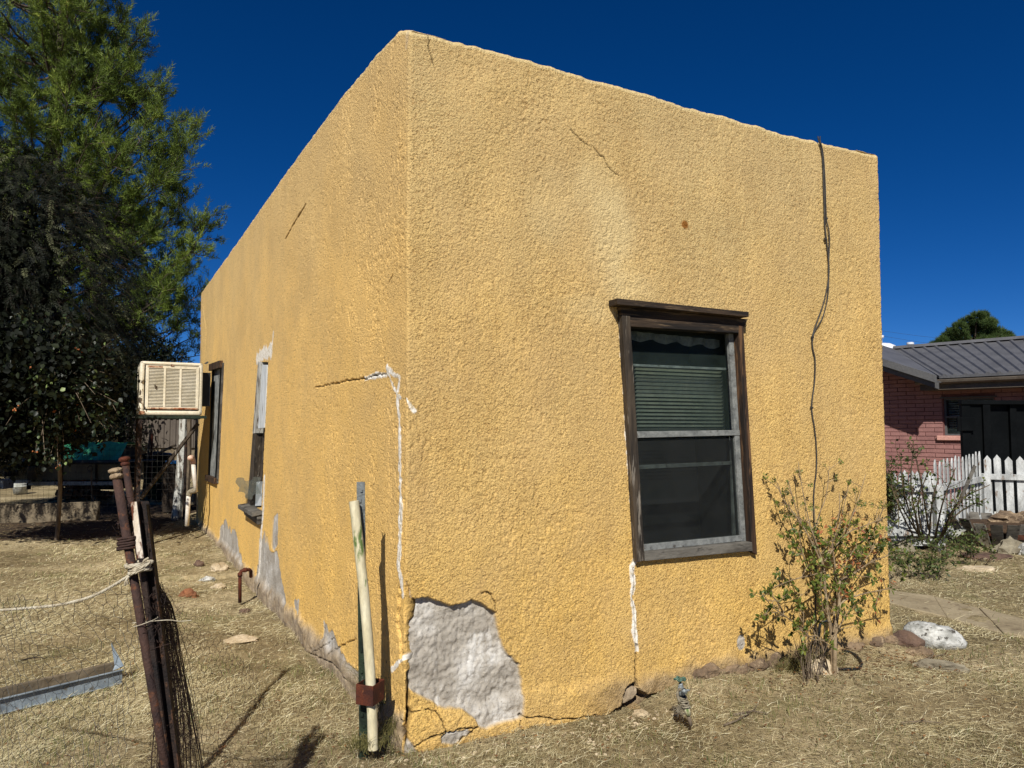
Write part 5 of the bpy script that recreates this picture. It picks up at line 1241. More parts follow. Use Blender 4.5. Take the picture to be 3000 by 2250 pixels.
def simple_trunk(t, c, h, r, mat, seed=1, limbs=4, spread=.8):
    rs = random.Random(seed); mb = MB(); mb.smooth = True; b = np.array([c[0], c[1], -.1]); top_ = b + np.array([rs.uniform(-.2, .2), 0, h])
    mid_ = (b + top_) / 2 + np.array([rs.uniform(-.08, .08), 0, 0]); mb.tube(smooth_path([b, mid_, top_]), list(np.linspace(r, r * .5, 13)), 8)
    for k in range(limbs):
        a_ = rs.uniform(0, 6.28); s_ = mid_ + (top_ - mid_) * rs.uniform(.2, 1); e_ = s_ + np.array([math.cos(a_) * spread, math.sin(a_) * spread, spread * rs.uniform(.6, 1.2)])
        mb.tube(smooth_path([s_, (s_ + e_) / 2 + Z3 * .06, e_]), list(np.linspace(r * .45, r * .1, 13)), 6)
    mb.build('trunk', mat, t)
hed = [(60, 21, 1.7, (3.0, 1.6, 2.0), 'dark evergreen bush filling the far left edge behind the panels'), (230, 23, 2.0, (2.6, 1.6, 2.3), 'dark tall evergreen bush in the middle behind the teal tarp'),
       (395, 25, 3.2, (1.9, 1.4, 1.9), 'dark leafy crown hanging in front of the tan house beyond the cooler'), (-160, 20, 2.2, (3.4, 1.8, 2.6), 'dark evergreen bush beyond the leafy fruit tree, farthest left')]
for k, (px_, Y_, z_, rad, lb) in enumerate(hed):
    x_ = (px_ - 1500) / FPX * Y_; t = thing('evergreen_bush' if k != 2 else 'leafy_tree', lb, 'bush' if k != 2 else 'tree', (x_, Y_, 0))
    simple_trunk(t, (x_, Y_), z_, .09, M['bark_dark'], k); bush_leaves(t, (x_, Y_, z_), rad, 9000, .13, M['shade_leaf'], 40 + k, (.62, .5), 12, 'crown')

# ------------------------------------------------------------------ pepper tree, dark and weeping, at the left edge
def pepper():
    rs = np.random.RandomState(21); Y = 12.6; c = np.array([(-60 - 1500) / FPX * Y, Y, 3.75]); rad = np.array([2.6, 2.1, 2.85])
    t = thing('pepper_tree', 'dark weeping pepper tree with narrow leaflets overhanging the left edge', 'tree', (c[0] - .2, Y, 0))
    mb = MB(); mb.smooth = True; b = np.array([c[0] - .3, Y, -.1]); mb.tube(smooth_path([b, b + [.1, 0, 1.2], b + [.3, 0, 2.6]]), list(np.linspace(.2, .14, 13)), 10)
    tips_ = []
    for k in range(46):
        v = rvec(rs); v[2] = abs(v[2]) * 1.1 - .25; e_ = c + v * rad * (.55 + .35 * rs.rand()); s_ = b + np.array([.3, 0, 2.4]) if k % 3 else b + np.array([.2, 0, 1.8]); m_ = (s_ + e_) / 2 + Z3 * .35
        mb.tube(smooth_path([s_, m_, e_], 5), list(np.linspace(.05, .008, 11)), 6, False); tips_.append(e_)
    mb.build('trunk', M['bark_dark'], t)
    P_ = []; A_ = []; N_ = []; Lg = []; R_ = []; tw = MB()
    for k in range(8000):
        v = rvec(rs)
        if rs.rand() < .8: v *= .72 + .3 * rs.rand()
        else: v *= rs.rand()
        v[2] *= 1.0; o = c + v * rad * np.array([1, 1, 1.0]) + rs.randn(3) * .08
        if o[2] < 1.0: continue
        out = v / (np.linalg.norm(v) + 1e-6); ax_ = out * .7 + np.array([0, 0, -.9]) + rs.randn(3) * .45; ax_ /= np.linalg.norm(ax_)
        ln = .20 + .14 * rs.rand(); side = np.cross(ax_, out + rs.randn(3) * .4); side /= np.linalg.norm(side) + 1e-9; shade = rs.rand()
        if k % 3 == 0: tw.tube([o - out * .18 + Z3 * .12, o, o + ax_ * ln], [.004, .0025, .001], 3, False)
        m = 9
        for i in range(m):
            f = (i + .6) / m; p = o + ax_ * ln * f - Z3 * .02 * f * f
            for sg in (-1, 1):
                a_ = ax_ * .75 + side * sg * .75 + rs.randn(3) * .12; P_.append(p); A_.append(a_); N_.append(np.cross(ax_, side) + rs.randn(3) * .25); Lg.append(.066 * (1 - .45 * abs(f - .35))); R_.append(min(1, shade ** 2.2 * .95 + rs.rand() * .12))
    tw.build('twigs', M['bark_dark'], t)
    Lg = np.array(Lg); leaf_mesh('crown', P_, A_, N_, Lg, Lg * .25, M['pepper'], t, .1, rs=rs, rnd=np.array(R_))
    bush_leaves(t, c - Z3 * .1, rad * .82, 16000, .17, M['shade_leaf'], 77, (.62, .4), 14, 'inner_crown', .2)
pepper()

# ------------------------------------------------------------------ leafy fruit tree low at the left
def fruit_tree():
    rs = np.random.RandomState(31); Y = 9.8; bx = (172 - 1500) / FPX * Y
    t = thing('fruit_tree', 'low leafy tree with round leaves and small orange fruit at the left', 'tree', (bx, 10.9, 0))
    mb = MB(); mb.smooth = True; b = np.array([(180 - 1500) / FPX * 10.9, 10.9, -.1]); mb.tube(smooth_path([b, dep(176, 1430, 10.85), dep(168, 1300, 10.5), dep(150, 1180, 10.2), dep(120, 1060, 10.0)]), list(np.linspace(.032, .016, 25)), 8)
    P_ = []; A_ = []; N_ = []; S_ = []; R_ = []; fruit = []
    regs = [(60, 1120, 120, 130, 30), (170, 1130, 130, 120, 26), (60, 1230, 120, 80, 22), (160, 1250, 100, 90, 22), (250, 1170, 90, 110, 18), (130, 1340, 60, 45, 9), (300, 1230, 60, 80, 10), (-60, 1150, 130, 170, 26), (20, 1010, 130, 90, 16), (150, 1010, 160, 70, 16), (300, 1080, 70, 80, 10)]
    for (x, y, rx, ry, nb) in regs:
        for k in range(nb):
            e_ = dep(x + rs.randn() * rx * .5, y + rs.randn() * ry * .5, Y + rs.randn() * .45); s_ = dep(150 + rs.randn() * 40, 1150 - 60 * rs.rand(), 10.0); 
            m_ = (s_ + e_) / 2 + Z3 * .12 + rs.randn(3) * .05; pth_ = smooth_path([s_, m_, e_], 5); mb.tube(pth_, list(np.linspace(.009, .002, len(pth_))), 5, False)
            for j in range(34):
                u = .45 + .6 * rs.rand(); i = min(int(u * (len(pth_) - 1)), len(pth_) - 1); p = pth_[i] + rs.randn(3) * .07; a_ = rs.randn(3) * .7 + np.array([0, -.2, -.7])
                P_.append(p); A_.append(a_); n_ = rs.randn(3) * .7 + np.array([0, -.6, .8]); N_.append(n_); S_.append(.04 + .035 * rs.rand()); R_.append(rs.rand() ** 2.4)
            if rs.rand() < .06:
                for _ in range(4): fruit.append(e_ + rs.randn(3) * .02)
    mb.build('trunk', M['bark_grey'], t); S_ = np.array(S_)
    leaf_mesh('crown', P_, A_, N_, S_, S_ * .8, M['broad'], t, .12, rs=rs, rnd=np.array(R_))
    bush_leaves(t, dep(20, 1150, 9.8), (1.9, 1.6, 1.0), 24000, .08, M['shade_leaf'], 78, (.62, .7), 12, 'inner_crown', .15)  # leaf mass added and widened so the tree casts fuller shade
    for f in fruit[:60]:
        fb = MB(); fb.smooth = True; fb.rock(f, (.010, .010, .012), 1, 2, .02); fb.build('fruit', M['fruit'], t)
fruit_tree()

# ------------------------------------------------------------------ things beyond the yard at the left
def zz1(x, y): return (x * .2472, 1150 + y * .2471)         # crop [0,1150,350,1560]
def G1(x, y, z=0.0): return gr(*zz1(x, y), z)
YB = 15.5
def frontal(name, x0, y0, x1, y1, Y, thick, mat, label, cat, par=None, group=None, tilt=0.0):
    a, b = dep(*zz1(x0, y0), Y), dep(*zz1(x1, y1), Y); mb = MB()
    mb.hexa([(a[0], Y, b[2]), (b[0], Y, b[2]), (b[0], Y + thick, b[2]), (a[0], Y + thick, b[2])], [(a[0], Y + tilt, a[2]), (b[0], Y + tilt, a[2]), (b[0], Y + thick, a[2]), (a[0], Y + thick, a[2])])
    return mb.build(name, mat, par, bevel=.006) if par else tag(mb.build(name, mat, None, bevel=.006), label, cat, group)
t = thing('feed_bunker', 'row of low faded beige panels on a pale sill beyond the yard', 'low shed', (dep(*zz1(700, 1000), YB)[0], YB, 0))
for (x0, x1) in ((335, 720), (728, 1128), (1140, 1420)):
    frontal('panel', x0, 850, x1, 1035, YB, .05, M['beige_panel'], None, None, t)
frontal('base_rail', 335, 1058, 1420, 1100, YB - .04, .12, M['white_dirty'], None, None, t); frontal('cap_rail', 335, 838, 1420, 852, YB - .02, .10, M['wood_old'], None, None, t)
for x in (330, 722, 1133, 1425): frontal('post', x - 6, 835, x + 6, 1150, YB - .03, .09, M['bark_dark'], None, None, t)
mb = MB(); a, b = dep(*zz1(332, 840), YB), dep(*zz1(1425, 840), YB); mb.hexa([(a[0], YB, a[2]), (b[0], YB, a[2]), (b[0], YB + 1.6, a[2]), (a[0], YB + 1.6, a[2])], [(a[0], YB, a[2] + .02), (b[0], YB, a[2] + .02), (b[0], YB + 1.6, a[2] + .02), (a[0], YB + 1.6, a[2] + .02)]); mb.build('lid', M['wood_old'], t)
t = thing('dog_house', 'small low shed with grey pitched roof at the far left', 'small shed', (dep(*zz1(190, 1000), 15.2)[0], 15.2, 0))
frontal('wall', 60, 885, 320, 1035, 15.2, .9, M['beige_panel'], None, None, t); frontal('base_rail', 50, 1040, 330, 1075, 15.1, .1, M['white_dirty'], None, None, t)
mb = MB(); a, b = dep(*zz1(45, 862), 15.05), dep(*zz1(335, 862), 15.05); c_, d_ = dep(*zz1(90, 740), 15.6), dep(*zz1(280, 740), 15.6)
mb.hexa([a, b, d_, c_], [a + Z3 * .03, b + Z3 * .03, d_ + Z3 * .03, c_ + Z3 * .03]); mb.hexa([c_, d_, d_ + [0, .5, -.35], c_ + [0, .5, -.35]], [c_ + Z3 * .03, d_ + Z3 * .03, d_ + [0, .5, -.32], c_ + [0, .5, -.32]]); mb.build('roof', M['concrete'], t)
frontal('stacked_boards', -60, 865, 52, 1000, 14.8, .4, M['wood_old'], 'pale striped stack of boards at the far left edge', 'board stack')
frontal('cinder_block', -40, 1035, 38, 1145, 14.2, .3, M['white_dirty'], 'pale cinder block at the far left edge under the boards', 'block')
# teal tarp over a stack
Yt = 17.0; a, b = dep(*zz1(770, 580), Yt), dep(*zz1(1425, 830), Yt - .3); mb = MB(); mb.smooth = True; nu, nv = 26, 10; g0 = []
for i in range(nu + 1):
    for j in range(nv + 1):
        u, v = i / nu, j / nv; g0.append((a[0] + (b[0] - a[0]) * u, Yt - .35 * v + .05 * math.sin(u * 21 + v * 4) * v, a[2] + (b[2] - a[2]) * v - .05 * (1 - v) * math.sin(u * 9) ** 2 - .05 * (u < .33) * (1 - v)))
for i in range(nu + 1): g0.append((a[0] + (b[0] - a[0]) * i / nu, Yt + 1.2, a[2] - .1))
i0 = mb.pts(g0)
for i in range(nu):
    for j in range(nv): mb.face([i0 + i * (nv + 1) + j, i0 + i * (nv + 1) + j + 1, i0 + (i + 1) * (nv + 1) + j + 1, i0 + (i + 1) * (nv + 1) + j])
    k = i0 + (nu + 1) * (nv + 1) + i; mb.face([i0 + i * (nv + 1), i0 + (i + 1) * (nv + 1), k + 1, k])
tag(mb.build('tarp', M['teal']), 'wrinkled teal tarp draped over a stack behind the beige panels', 'tarp')
frontal('covered_stack', 790, 660, 1400, 1150, Yt + .1, .9, M['bark_dark'], 'dark stack of goods under the teal tarp', 'stack')
# white bucket
bc = G1(240, 1195); t = thing('bucket', 'white plastic bucket with stacked lids standing in the shade at left', 'bucket', bc); mb = MB(); mb.smooth = True; 
mb.lathe(bc, [(.15, 0), (.165, .16), (.18, .17), (.18, .19), (.165, .19)], 28); mb.build('body', M['white_dirty'], t); mb = MB(); mb.smooth = True; mb.lathe(bc + Z3 * .19, [(.16, 0), (.17, .012), (.15, .03), (.16, .04), (.15, .06)], 28, jig=.006); mb.build('lids', M['white_dirty'], t)
# low curb slab
a0, a1, a2, a3 = G1(-300, 1440), G1(1120, 1335), G1(1130, 1450), G1(-300, 1560)
mb = MB(); hz_ = .16; e0, e1 = G1(-300, 1560), G1(1120, 1500); top0 = e0 + Z3 * (.30); top1 = e1 + Z3 * .30; dv = np.array([.02, .14, 0])
mb.hexa([e0 - Z3 * .1, e1 - Z3 * .1, e1 + dv - Z3 * .1, e0 + dv - Z3 * .1], [top0 + [0, .1, 0], top1 + [0, .1, 0], top1 + dv, top0 + dv]); tag(mb.build('concrete_curb', M['concrete'], bevel=.02), 'low leaning concrete edging slab in dappled shade at left', 'curb')
# wood pile: individual sticks
t = thing('wood_pile', 'low heap of split firewood in the shade before the beige panels', 'wood pile', G1(930, 1280)); rs = random.Random(3)
for k in range(70):
    f = rs.random(); x = 700 + 480 * rs.random(); lev = rs.random() * max(0, 1 - abs(x - 930) / 330); c = G1(x, 1290) + np.array([0, rs.uniform(-.1, .5), .06 + .42 * lev]); a_ = rs.uniform(0, 3.14); d = np.array([math.cos(a_), math.sin(a_), rs.uniform(-.25, .25)]) * rs.uniform(.12, .25); r = rs.uniform(.03, .06)
    mb = MB(); mb.tube([c - d, c + d * .1 + np.array([rs.uniform(-.02, .02)] * 3), c + d], [r, r * 1.1, r * .8], 6); mb.build('log', M['wood_pile'] if k % 3 else M['bark_grey'], t)
# stake with a wire loop
g_ = G1(1125, 1420); t = thing('wooden_stake', 'thin pale stake with a looped wire on top standing in the shade', 'stake', g_); Ys = g_[1]; mb = MB(); mb.smooth = True
mb.tube([dep(*zz1(1130, 1430), Ys), dep(*zz1(1100, 1290), Ys), dep(*zz1(1085, 1100), Ys), dep(*zz1(1085, 900), Ys)], [.020, .018, .015, .013], 8); mb.build('stick', M['bark_grey'], t)
mb = MB(); mb.smooth = True; cc_ = dep(*zz1(1068, 905), Ys - .02); mb.tube([cc_ + np.array([.05 * math.cos(k * .45), .01 * math.sin(k), .07 * math.sin(k * .45) * (1 - k * .02)]) for k in range(26)], .006, 6); mb.build('wire_loop', M['grey_wire'], t)
# welded wire yard fence, posts
def grid_fence(name, A, B, h, cw, ch, rad, mat, label, cat, posts=(), z0=.02):
    t = thing(name, label, cat, A); d = B - A; ln = np.linalg.norm(d); d = d / ln; mb = MB(); k = 0
    while k * cw <= ln: mb.tube([A + d * k * cw + Z3 * z0, A + d * k * cw + Z3 * h + np.array([0, .02 * math.sin(k), 0])], rad, 3, False); k += 1
    k = 0
    while z0 + k * ch <= h: mb.tube([A + Z3 * (z0 + k * ch), (A + B) / 2 + Z3 * (z0 + k * ch - .02), B + Z3 * (z0 + k * ch)], rad, 3, False); k += 1
    mb.build('wire_mesh', mat, t)
    for p in posts:
        mb = MB(); c = A + d * ln * p; mb.tube([c - Z3 * .1, c + Z3 * (h + .12)], .025, 8); mb.build('post', M['rust_dark'], t)
    return t
A = np.array([-10.4, 13.6, 0.]); B = np.array([-5.75, 13.3, 0.]); grid_fence('yard_fence', A, B, 1.25, .10, .10, .0016, M['grey_wire'], 'thin square wire yard fence crossing the shade at left', 'wire fence', (.02, .5, .99))
# brown sheet fence, pale strip, tan house
Yf = 24.0; a, b = dep(370, 1225, Yf), dep(700, 1312, Yf); t = thing('sheet_metal_fence', 'dark brown corrugated sheet metal fence beyond the cooler', 'fence', ((a[0] + b[0]) / 2, Yf, 0)); mb = MB(); x = a[0]; k = 0
while x < b[0]:
    w = .085; mb.hexa([(x, Yf - .03, b[2]), (x + w, Yf - .03, b[2]), (x + w + .02, Yf, b[2]), (x - .02, Yf, b[2])], [(x, Yf - .03, a[2]), (x + w, Yf - .03, a[2]), (x + w + .02, Yf, a[2]), (x - .02, Yf, a[2])]); x += .19
mb.hexa([(a[0], Yf, b[2]), (b[0], Yf, b[2]), (b[0], Yf + .02, b[2]), (a[0], Yf + .02, b[2])], [(a[0], Yf, a[2]), (b[0], Yf, a[2]), (b[0], Yf + .02, a[2]), (a[0], Yf + .02, a[2])]); mb.build('sheet', M['corrugated'], t)
mb = MB(); mb.box(((a[0] + b[0]) / 2, Yf - .02, a[2] + .02), (b[0] - a[0], .1, .05)); mb.build('cap', M['corrugated'], t)
mb = MB(); mb.box(((a[0] + b[0]) / 2, Yf + .2, (b[2]) / 2 - .05), (b[0] - a[0] + 6, .3, b[2] + .1)); mb.build('footing_wall', M['concrete'], t)
Yh = 30.0; t = thing('tan_house', 'distant tan stucco house with dark openings seen under the trees', 'house', dep(380, 1300, Yh) * np.array([1, 1, 0])); a, b = dep(300, 1180, Yh), dep(640, 1330, Yh)
def fb(name, x0, y0, x1, y1, Y, th_, mat, out=0): 
    p, q_ = dep(x0, y0, Y), dep(x1, y1, Y); mb = MB(); mb.box(((p[0] + q_[0]) / 2, Y + th_ / 2 - out, (p[2] + q_[2]) / 2), (q_[0] - p[0], th_, p[2] - q_[2])); return mb.build(name, mat, t)
fb('wall', 290, 1190, 640, 1360, Yh, 5, M['far_stucco']); fb('door', 350, 1218, 373, 1345, Yh, .1, M['black'], .06); fb('window', 396, 1208, 420, 1226, Yh, .1, M['black'], .06)
mb = MB(); a, b = dep(280, 1185, Yh - .5), dep(650, 1185, Yh - .5); a2, b2 = dep(300, 1150, Yh + 2), dep(630, 1150, Yh + 2); mb.hexa([a, b, b2, a2], [a + Z3 * .1, b + Z3 * .1, b2 + Z3 * .1, a2 + Z3 * .1]); mb.build('roof', M['bark_dark'], t)

# ------------------------------------------------------------------ evaporative cooler on its stand
wy = 12.2
def q3p(x, y): return (350 + x * .422, 950 + y * .422)
def C3(x, y, Y): return dep(*q3p(x, y), Y)
anc = onL(601, 1140, .16); Yc = anc[1]; dU = -nL.copy(); dB = dL.copy()
wpx = (590 - 424); W_c = wpx / FPX * Yc / 1.0
zt_, zb_ = dep(520, 1064, Yc)[2], dep(500, 1217, Yc)[2]; Hc = zt_ - zb_
x_r = dep(594, 1140, Yc); org = np.array([x_r[0], x_r[1], zb_]) - dU * W_c; Wc_ = W_c; Dc = .78
t = thing('evaporative_cooler', 'cream window evaporative cooler with rusty louvres beside the house wall', 'cooler', org + dU * Wc_ / 2 + dB * Dc / 2)
def cb(mb, u0, u1, w0, w1, z0_, z1_):
    f = lambda u, w, z: org + dU * u + dB * w + Z3 * z
    mb.hexa([f(u0, w0, z0_), f(u1, w0, z0_), f(u1, w1, z0_), f(u0, w1, z0_)], [f(u0, w0, z1_), f(u1, w0, z1_), f(u1, w1, z1_), f(u0, w1, z1_)])
mb = MB(); cb(mb, 0, Wc_, .012, Dc, Hc - .05, Hc); cb(mb, 0, Wc_, .012, Dc, 0, .07)
for (u0, u1) in ((0, .06), (Wc_ - .06, Wc_)):
    for (w0, w1) in ((.012, .06), (Dc - .06, Dc)): cb(mb, u0, u1, w0, w1, .0, Hc)
mb.build('cabinet', M['cooler'], t, bevel=.025)
mb = MB(); cb(mb, .05, Wc_ - .05, .07, Dc - .07, .06, Hc - .05); mb.build('pads', M['cooler_pad'], t)
u0, u1 = .11, Wc_ - .09
def louvre(side):
    fr_ = MB(); lv = MB(); n_ = 26; z0_, z1_ = .085, Hc - .065
    if side == 'front':
        cb(fr_, u0 - .04, u0, 0, .012, z0_, z1_ + .01); cb(fr_, u1, u1 + .04, 0, .012, z0_, z1_ + .01); cb(fr_, u0, u1, 0, .012, z1_ - .03, z1_ + .01); cb(fr_, u0, u1, 0, .012, z0_, z0_ + .03)
        w_ = (u1 - u0) / 3
        for k in (1, 2): cb(fr_, u0 + w_ * k - .014, u0 + w_ * k + .014, 0, .012, z0_ + .03, z1_ - .03)
        for k in range(n_):
            z = z0_ + .045 + (z1_ - z0_ - .09) * k / (n_ - 1); f = lambda u, w, zz_: org + dU * u + dB * w + Z3 * zz_
            lv.hexa([f(u0, .004, z - .005), f(u1, .004, z - .005), f(u1, .022, z + .006), f(u0, .022, z + .006)], [f(u0, .003, z - .002), f(u1, .003, z - .002), f(u1, .021, z + .009), f(u0, .021, z + .009)])
    else:
        w0, w1 = .10, Dc - .10
        cb(fr_, -.004, .008, w0 - .04, w0, z0_, z1_); cb(fr_, -.004, .008, w1, w1 + .04, z0_, z1_); cb(fr_, -.004, .008, w0, w1, z1_ - .03, z1_); cb(fr_, -.004, .008, w0, w1, z0_, z0_ + .03)
        for k in range(n_):
            z = z0_ + .045 + (z1_ - z0_ - .09) * k / (n_ - 1); f = lambda u, w, zz_: org + dU * u + dB * w + Z3 * zz_
            lv.hexa([f(-.004, w0, z - .005), f(-.004, w1, z - .005), f(.016, w1, z + .006), f(.016, w0, z + .006)], [f(-.005, w0, z - .002), f(-.005, w1, z - .002), f(.015, w1, z + .009), f(.015, w0, z + .009)])
    fo = fr_.build('louvre_frame', M['cooler'], t, bevel=.003); lv.build('louvres', M['cooler'], fo); return fo
louvre('front'); louvre('side')
for a_ in ((u0 - .01, u1 + .03, -.003, 0, .082, .105), (u0 - .02, u0 + .17, -.003, 0, Hc - .085, Hc - .06), (.0, .07, .007, .012, .01, .055)): mb = MB(); cb(mb, *a_); mb.build('rust_patch', M['cooler_rust'], t)
mb = MB(); cb(mb, Wc_ / 2 - .02, Wc_ / 2 + .02, -.012, 0, Hc - .06, Hc - .035); mb.build('latch', M['cooler_rust'], t)
mb = MB(); cb(mb, Wc_, Wc_ + .12, .18, Dc - .18, .14, Hc - .12); mb.build('air_duct', M['black_plastic'], t)
# stand
t = thing('cooler_stand', 'rusty steel stand with long legs and a diagonal wooden brace under the cooler', 'stand', org * np.array([1, 1, 0]))
mb = MB(); cb(mb, -.02, Wc_ + .06, .0, .04, -.045, -.003); cb(mb, -.02, Wc_ + .06, Dc - .04, Dc, -.045, -.003); cb(mb, -.02, .02, .04, Dc - .04, -.045, -.003); mb.build('shelf_rail', M['green_steel'], t)
for (u, w) in ((.02, .02), (.02, Dc - .02)):
    mb = MB(); c = org + dU * u + dB * w; mb.box((c[0], c[1], (c[2] - .05) / 2 - .03), (.05, .006, c[2] + .02), dU, dB); mb.box(c * np.array([1, 1, 0]) + dU * -.022 + dB * .02 + Z3 * ((c[2] - .05) / 2 - .03), (.006, .04, c[2] + .02), dU, dB); mb.build('leg', M['rust_dark'], t)
a, b = C3(545, 690, Yc + .1), C3(150, 1208, Yc + .2); mb = MB(); d = (b - a); d /= np.linalg.norm(d); s_ = np.array([0, 1, 0]); mb.box((a + b) / 2, (np.linalg.norm(b - a), .05, .045), d, s_); mb.build('brace', M['wood_old'], t, bevel=.004)
# round tube near the wall by the cooler
a, b = C3(645, 265, 11.6), C3(590, 285, 12.6); mb = MB(); mb.smooth = True; mb.tube([a, b], .062, 20, cap=False); mb.tube([a, b], .054, 20, cap=False); mb.tube([a + (b - a) * .6, a + (b - a) * .62], .054, 20); tag(mb.build('vent_tube', M['grey_steel']), 'short grey metal tube sticking out by the top of the cooler', 'tube')
# pvc drain
Yp = Yc + .12; print('Yc', Yc); t = thing('drain_pipe', 'white pvc drain pipe with taped elbow at the far corner of the house', 'pipe', (C3(470, 1390, Yp)[0], Yp, 0))
mb = MB(); mb.smooth = True; mb.tube([C3(468, 1400, Yp), C3(480, 1190, Yp)], .030, 14); mb.build('lower_pipe', M['pvc_white'], t)
mb = MB(); mb.smooth = True; mb.tube(smooth_path([C3(480, 1190, Yp), C3(487, 1168, Yp), C3(505, 1158, Yp), C3(530, 1155, Yp)], 4), .036, 14); mb.build('elbow', M['cloth'], t)
mb = MB(); mb.smooth = True; mb.tube([C3(530, 1165, Yp + .02), C3(512, 965, Yp + .02)], .030, 14); mb.build('upper_pipe', M['pvc_white'], t)
mb = MB(); mb.smooth = True; mb.tube(smooth_path([C3(512, 970, Yp + .02), C3(508, 940, Yp + .02), C3(500, 925, Yp - .01), C3(490, 930, Yp - .08)], 4), .036, 14); mb.build('cap_elbow', M['pvc_pink'], t)
# weathered posts beyond the corner, dark siding
def wpost(x0, y0, x1, y1, w, Y, mat, label, n_='wooden_post'):
    a, b = C3(x0, y0, Y), C3(x1, y1, Y); a2 = b + (a - b) * 1.15; b[2] = -.05; mb = MB(); P_ = [b, (a2 + b) / 2 + np.array([.02, 0, 0]), a2]; mb.tube(smooth_path(P_, 3), [w, w * .98, w * .9, w * .92, w * .85, w * .8, w * .8], 9); tag(mb.build(n_, mat), label, 'post')
wpost(440, 670, 398, 1232, .085, 13.4, M['wood_white'], 'whitewashed weathered post standing under the cooler'); wpost(476, 680, 452, 1240, .075, 13.9, M['bark_grey'], 'brown weathered post right behind the whitewashed one')
t = thing('lean_to', 'dark board lean-to joined to the far end of the yellow house', 'shed', C3(560, 1350, 14.6) * np.array([1, 1, 0])); base_ = PL + dL * .05 - nL * .35
def q5b(o, l, z): return base_ + nL * o + dL * l + Z3 * z
mb = MB()
for k in range(22): mb.hexa([q5b(0, k * .18, -.1), q5b(0, k * .18 + .17, -.1), q5b(-.02, k * .18 + .17, -.1), q5b(-.02, k * .18, -.1)], [q5b(0, k * .18, 2.55), q5b(0, k * .18 + .17, 2.55), q5b(-.02, k * .18 + .17, 2.55), q5b(-.02, k * .18, 2.55)])
mb.build('siding', M['wood_old'], t)
mb = MB(); mb.hexa([q5b(.28, 0, 2.52), q5b(.28, 4, 2.52), q5b(-1.5, 4, 3.1), q5b(-1.5, 0, 3.1)], [q5b(.28, 0, 2.60), q5b(.28, 4, 2.60), q5b(-1.5, 4, 3.18), q5b(-1.5, 0, 3.18)]); mb.build('roof', M['metal_roof'], t)
# bins
def bin_(x, y, r, h, mat, label, cat='trash can', rib=True):
    c = gr(x, y); t = thing('trash_can' if cat == 'trash can' else 'bucket', label, cat, c); mb = MB(); mb.smooth = True; pr = [(r * .82, 0)]
    for k in range(1, 9): pr += [(r * (.82 + .14 * k / 8), h * (k - .05) / 9), (r * (.82 + .14 * k / 8) + .006, h * k / 9)]
    pr += [(r, h * .95), (r * 1.04, h * .96), (r * 1.04, h), (r * .95, h), (r * .9, h * .7)]
    mb.lathe(c, pr, 28); mb.build('body', mat, t); 
    return t
tc = bin_(462, 1450, .36, .98, M['black_plastic'], 'large black plastic trash can standing beyond the cooler legs'); c = gr(462, 1450); mb = MB(); mb.smooth = True; mb.rock(c + Z3 * .97, (.3, .3, .07), 5, 3, .3); mb.build('trash_bag', M['black_plastic'], tc)
bin_(478, 1465, .17, .38, M['black_plastic'], 'small dark bucket in front of the black trash can', 'bucket'); bin_(506, 1448, .15, .36, M['corrugated'], 'grey bucket between trash can and whitewashed post', 'bucket')
mb = MB(); c = dep(512, 1354, 14.5); mb.lathe((c[0], c[1], c[2] - .03), [(.10, 0), (.16, .01), (.17, .06), (.15, .06)], 20); tag(mb.build('blue_basin', M['blue']), 'small blue plastic basin beside the black trash can', 'basin')
mb = MB(); mb.box((c[0], c[1], (c[2] - .04) / 2), (.30, .30, c[2] - .04)); tag(mb.build('wooden_block', M['bark_dark']), 'dark wooden block carrying the blue basin', 'block')
# dry brush and stakes beyond
t = thing('dry_bush', 'pale dry brush and leaning sticks before the brown sheet fence', 'bush', gr(480, 1370)); rs = random.Random(9); mb = MB()
for k in range(240):
    x = rs.uniform(450, 540); c = dep(x, 1372, 17.5 + rs.uniform(-.6, .6)); c[2] = 0; h = rs.uniform(.4, 1.05) * (1 - abs(x - 495) / 110); d = np.array([rs.gauss(0, .22), rs.gauss(0, .1), h]); mb.tube([c, c + d * .6 + np.array([rs.gauss(0, .04), 0, 0]), c + d], [.006, .004, .002], 3, False)
mb.build('stems', M['weed'], t)
for k, (x0, y0, x1, y1, lb) in enumerate([(446, 1270, 440, 1355, 'thin rusty stake upright before the dry brush'), (442, 1262, 420, 1350, 'grey leaning stake before the dry brush'), (515, 1303, 450, 1335, 'pale pole leaning low across the dry brush')]):
    a, b = dep(x0, y0, 17.2), dep(x1, y1, 17.2); b[2] = -.02 if k < 2 else b[2]; mb = MB(); mb.tube([a, b], [.028, .03], 7); tag(mb.build('garden_stake', M['rust_red'] if k == 0 else M['bark_grey']), lb, 'stake')
# ------------------------------------------------------------------ pink block house at the right
def Yw(x): return 15.5 * math.exp(math.log(14.0 / 15.5) * (x - 2680) / 320.0)
hA = dep(2680, 1117, 15.5); hB = dep(3000, 1102, 14.0); gz_ = 2.57
e = np.array([hB[0] - hA[0], hB[1] - hA[1], 0]); e /= np.linalg.norm(e); nf = np.array([-e[1], e[0], 0]); nf = nf if np.dot(nf[:2], [-hA[0], -hA[1]]) > 0 else -nf    # towards the camera
G0 = np.array([hA[0], hA[1], 0])
def HP(u, o, z): return G0 + e * u + nf * o + Z3 * z
def uz(x, y, o):
    d_ = ray(x, y); t_ = np.dot(G0 + nf * o - CAM, nf) / np.dot(d_, nf); p = CAM + d_ * t_; return float(np.dot(p - G0, e)), float(p[2])
OV = -.55   # wall plane behind the gutter line
brick_house = thing('brick_house', 'pink painted block house with grey sheet metal roof behind the picket fence', 'house', HP(2, OV - 3, 0))
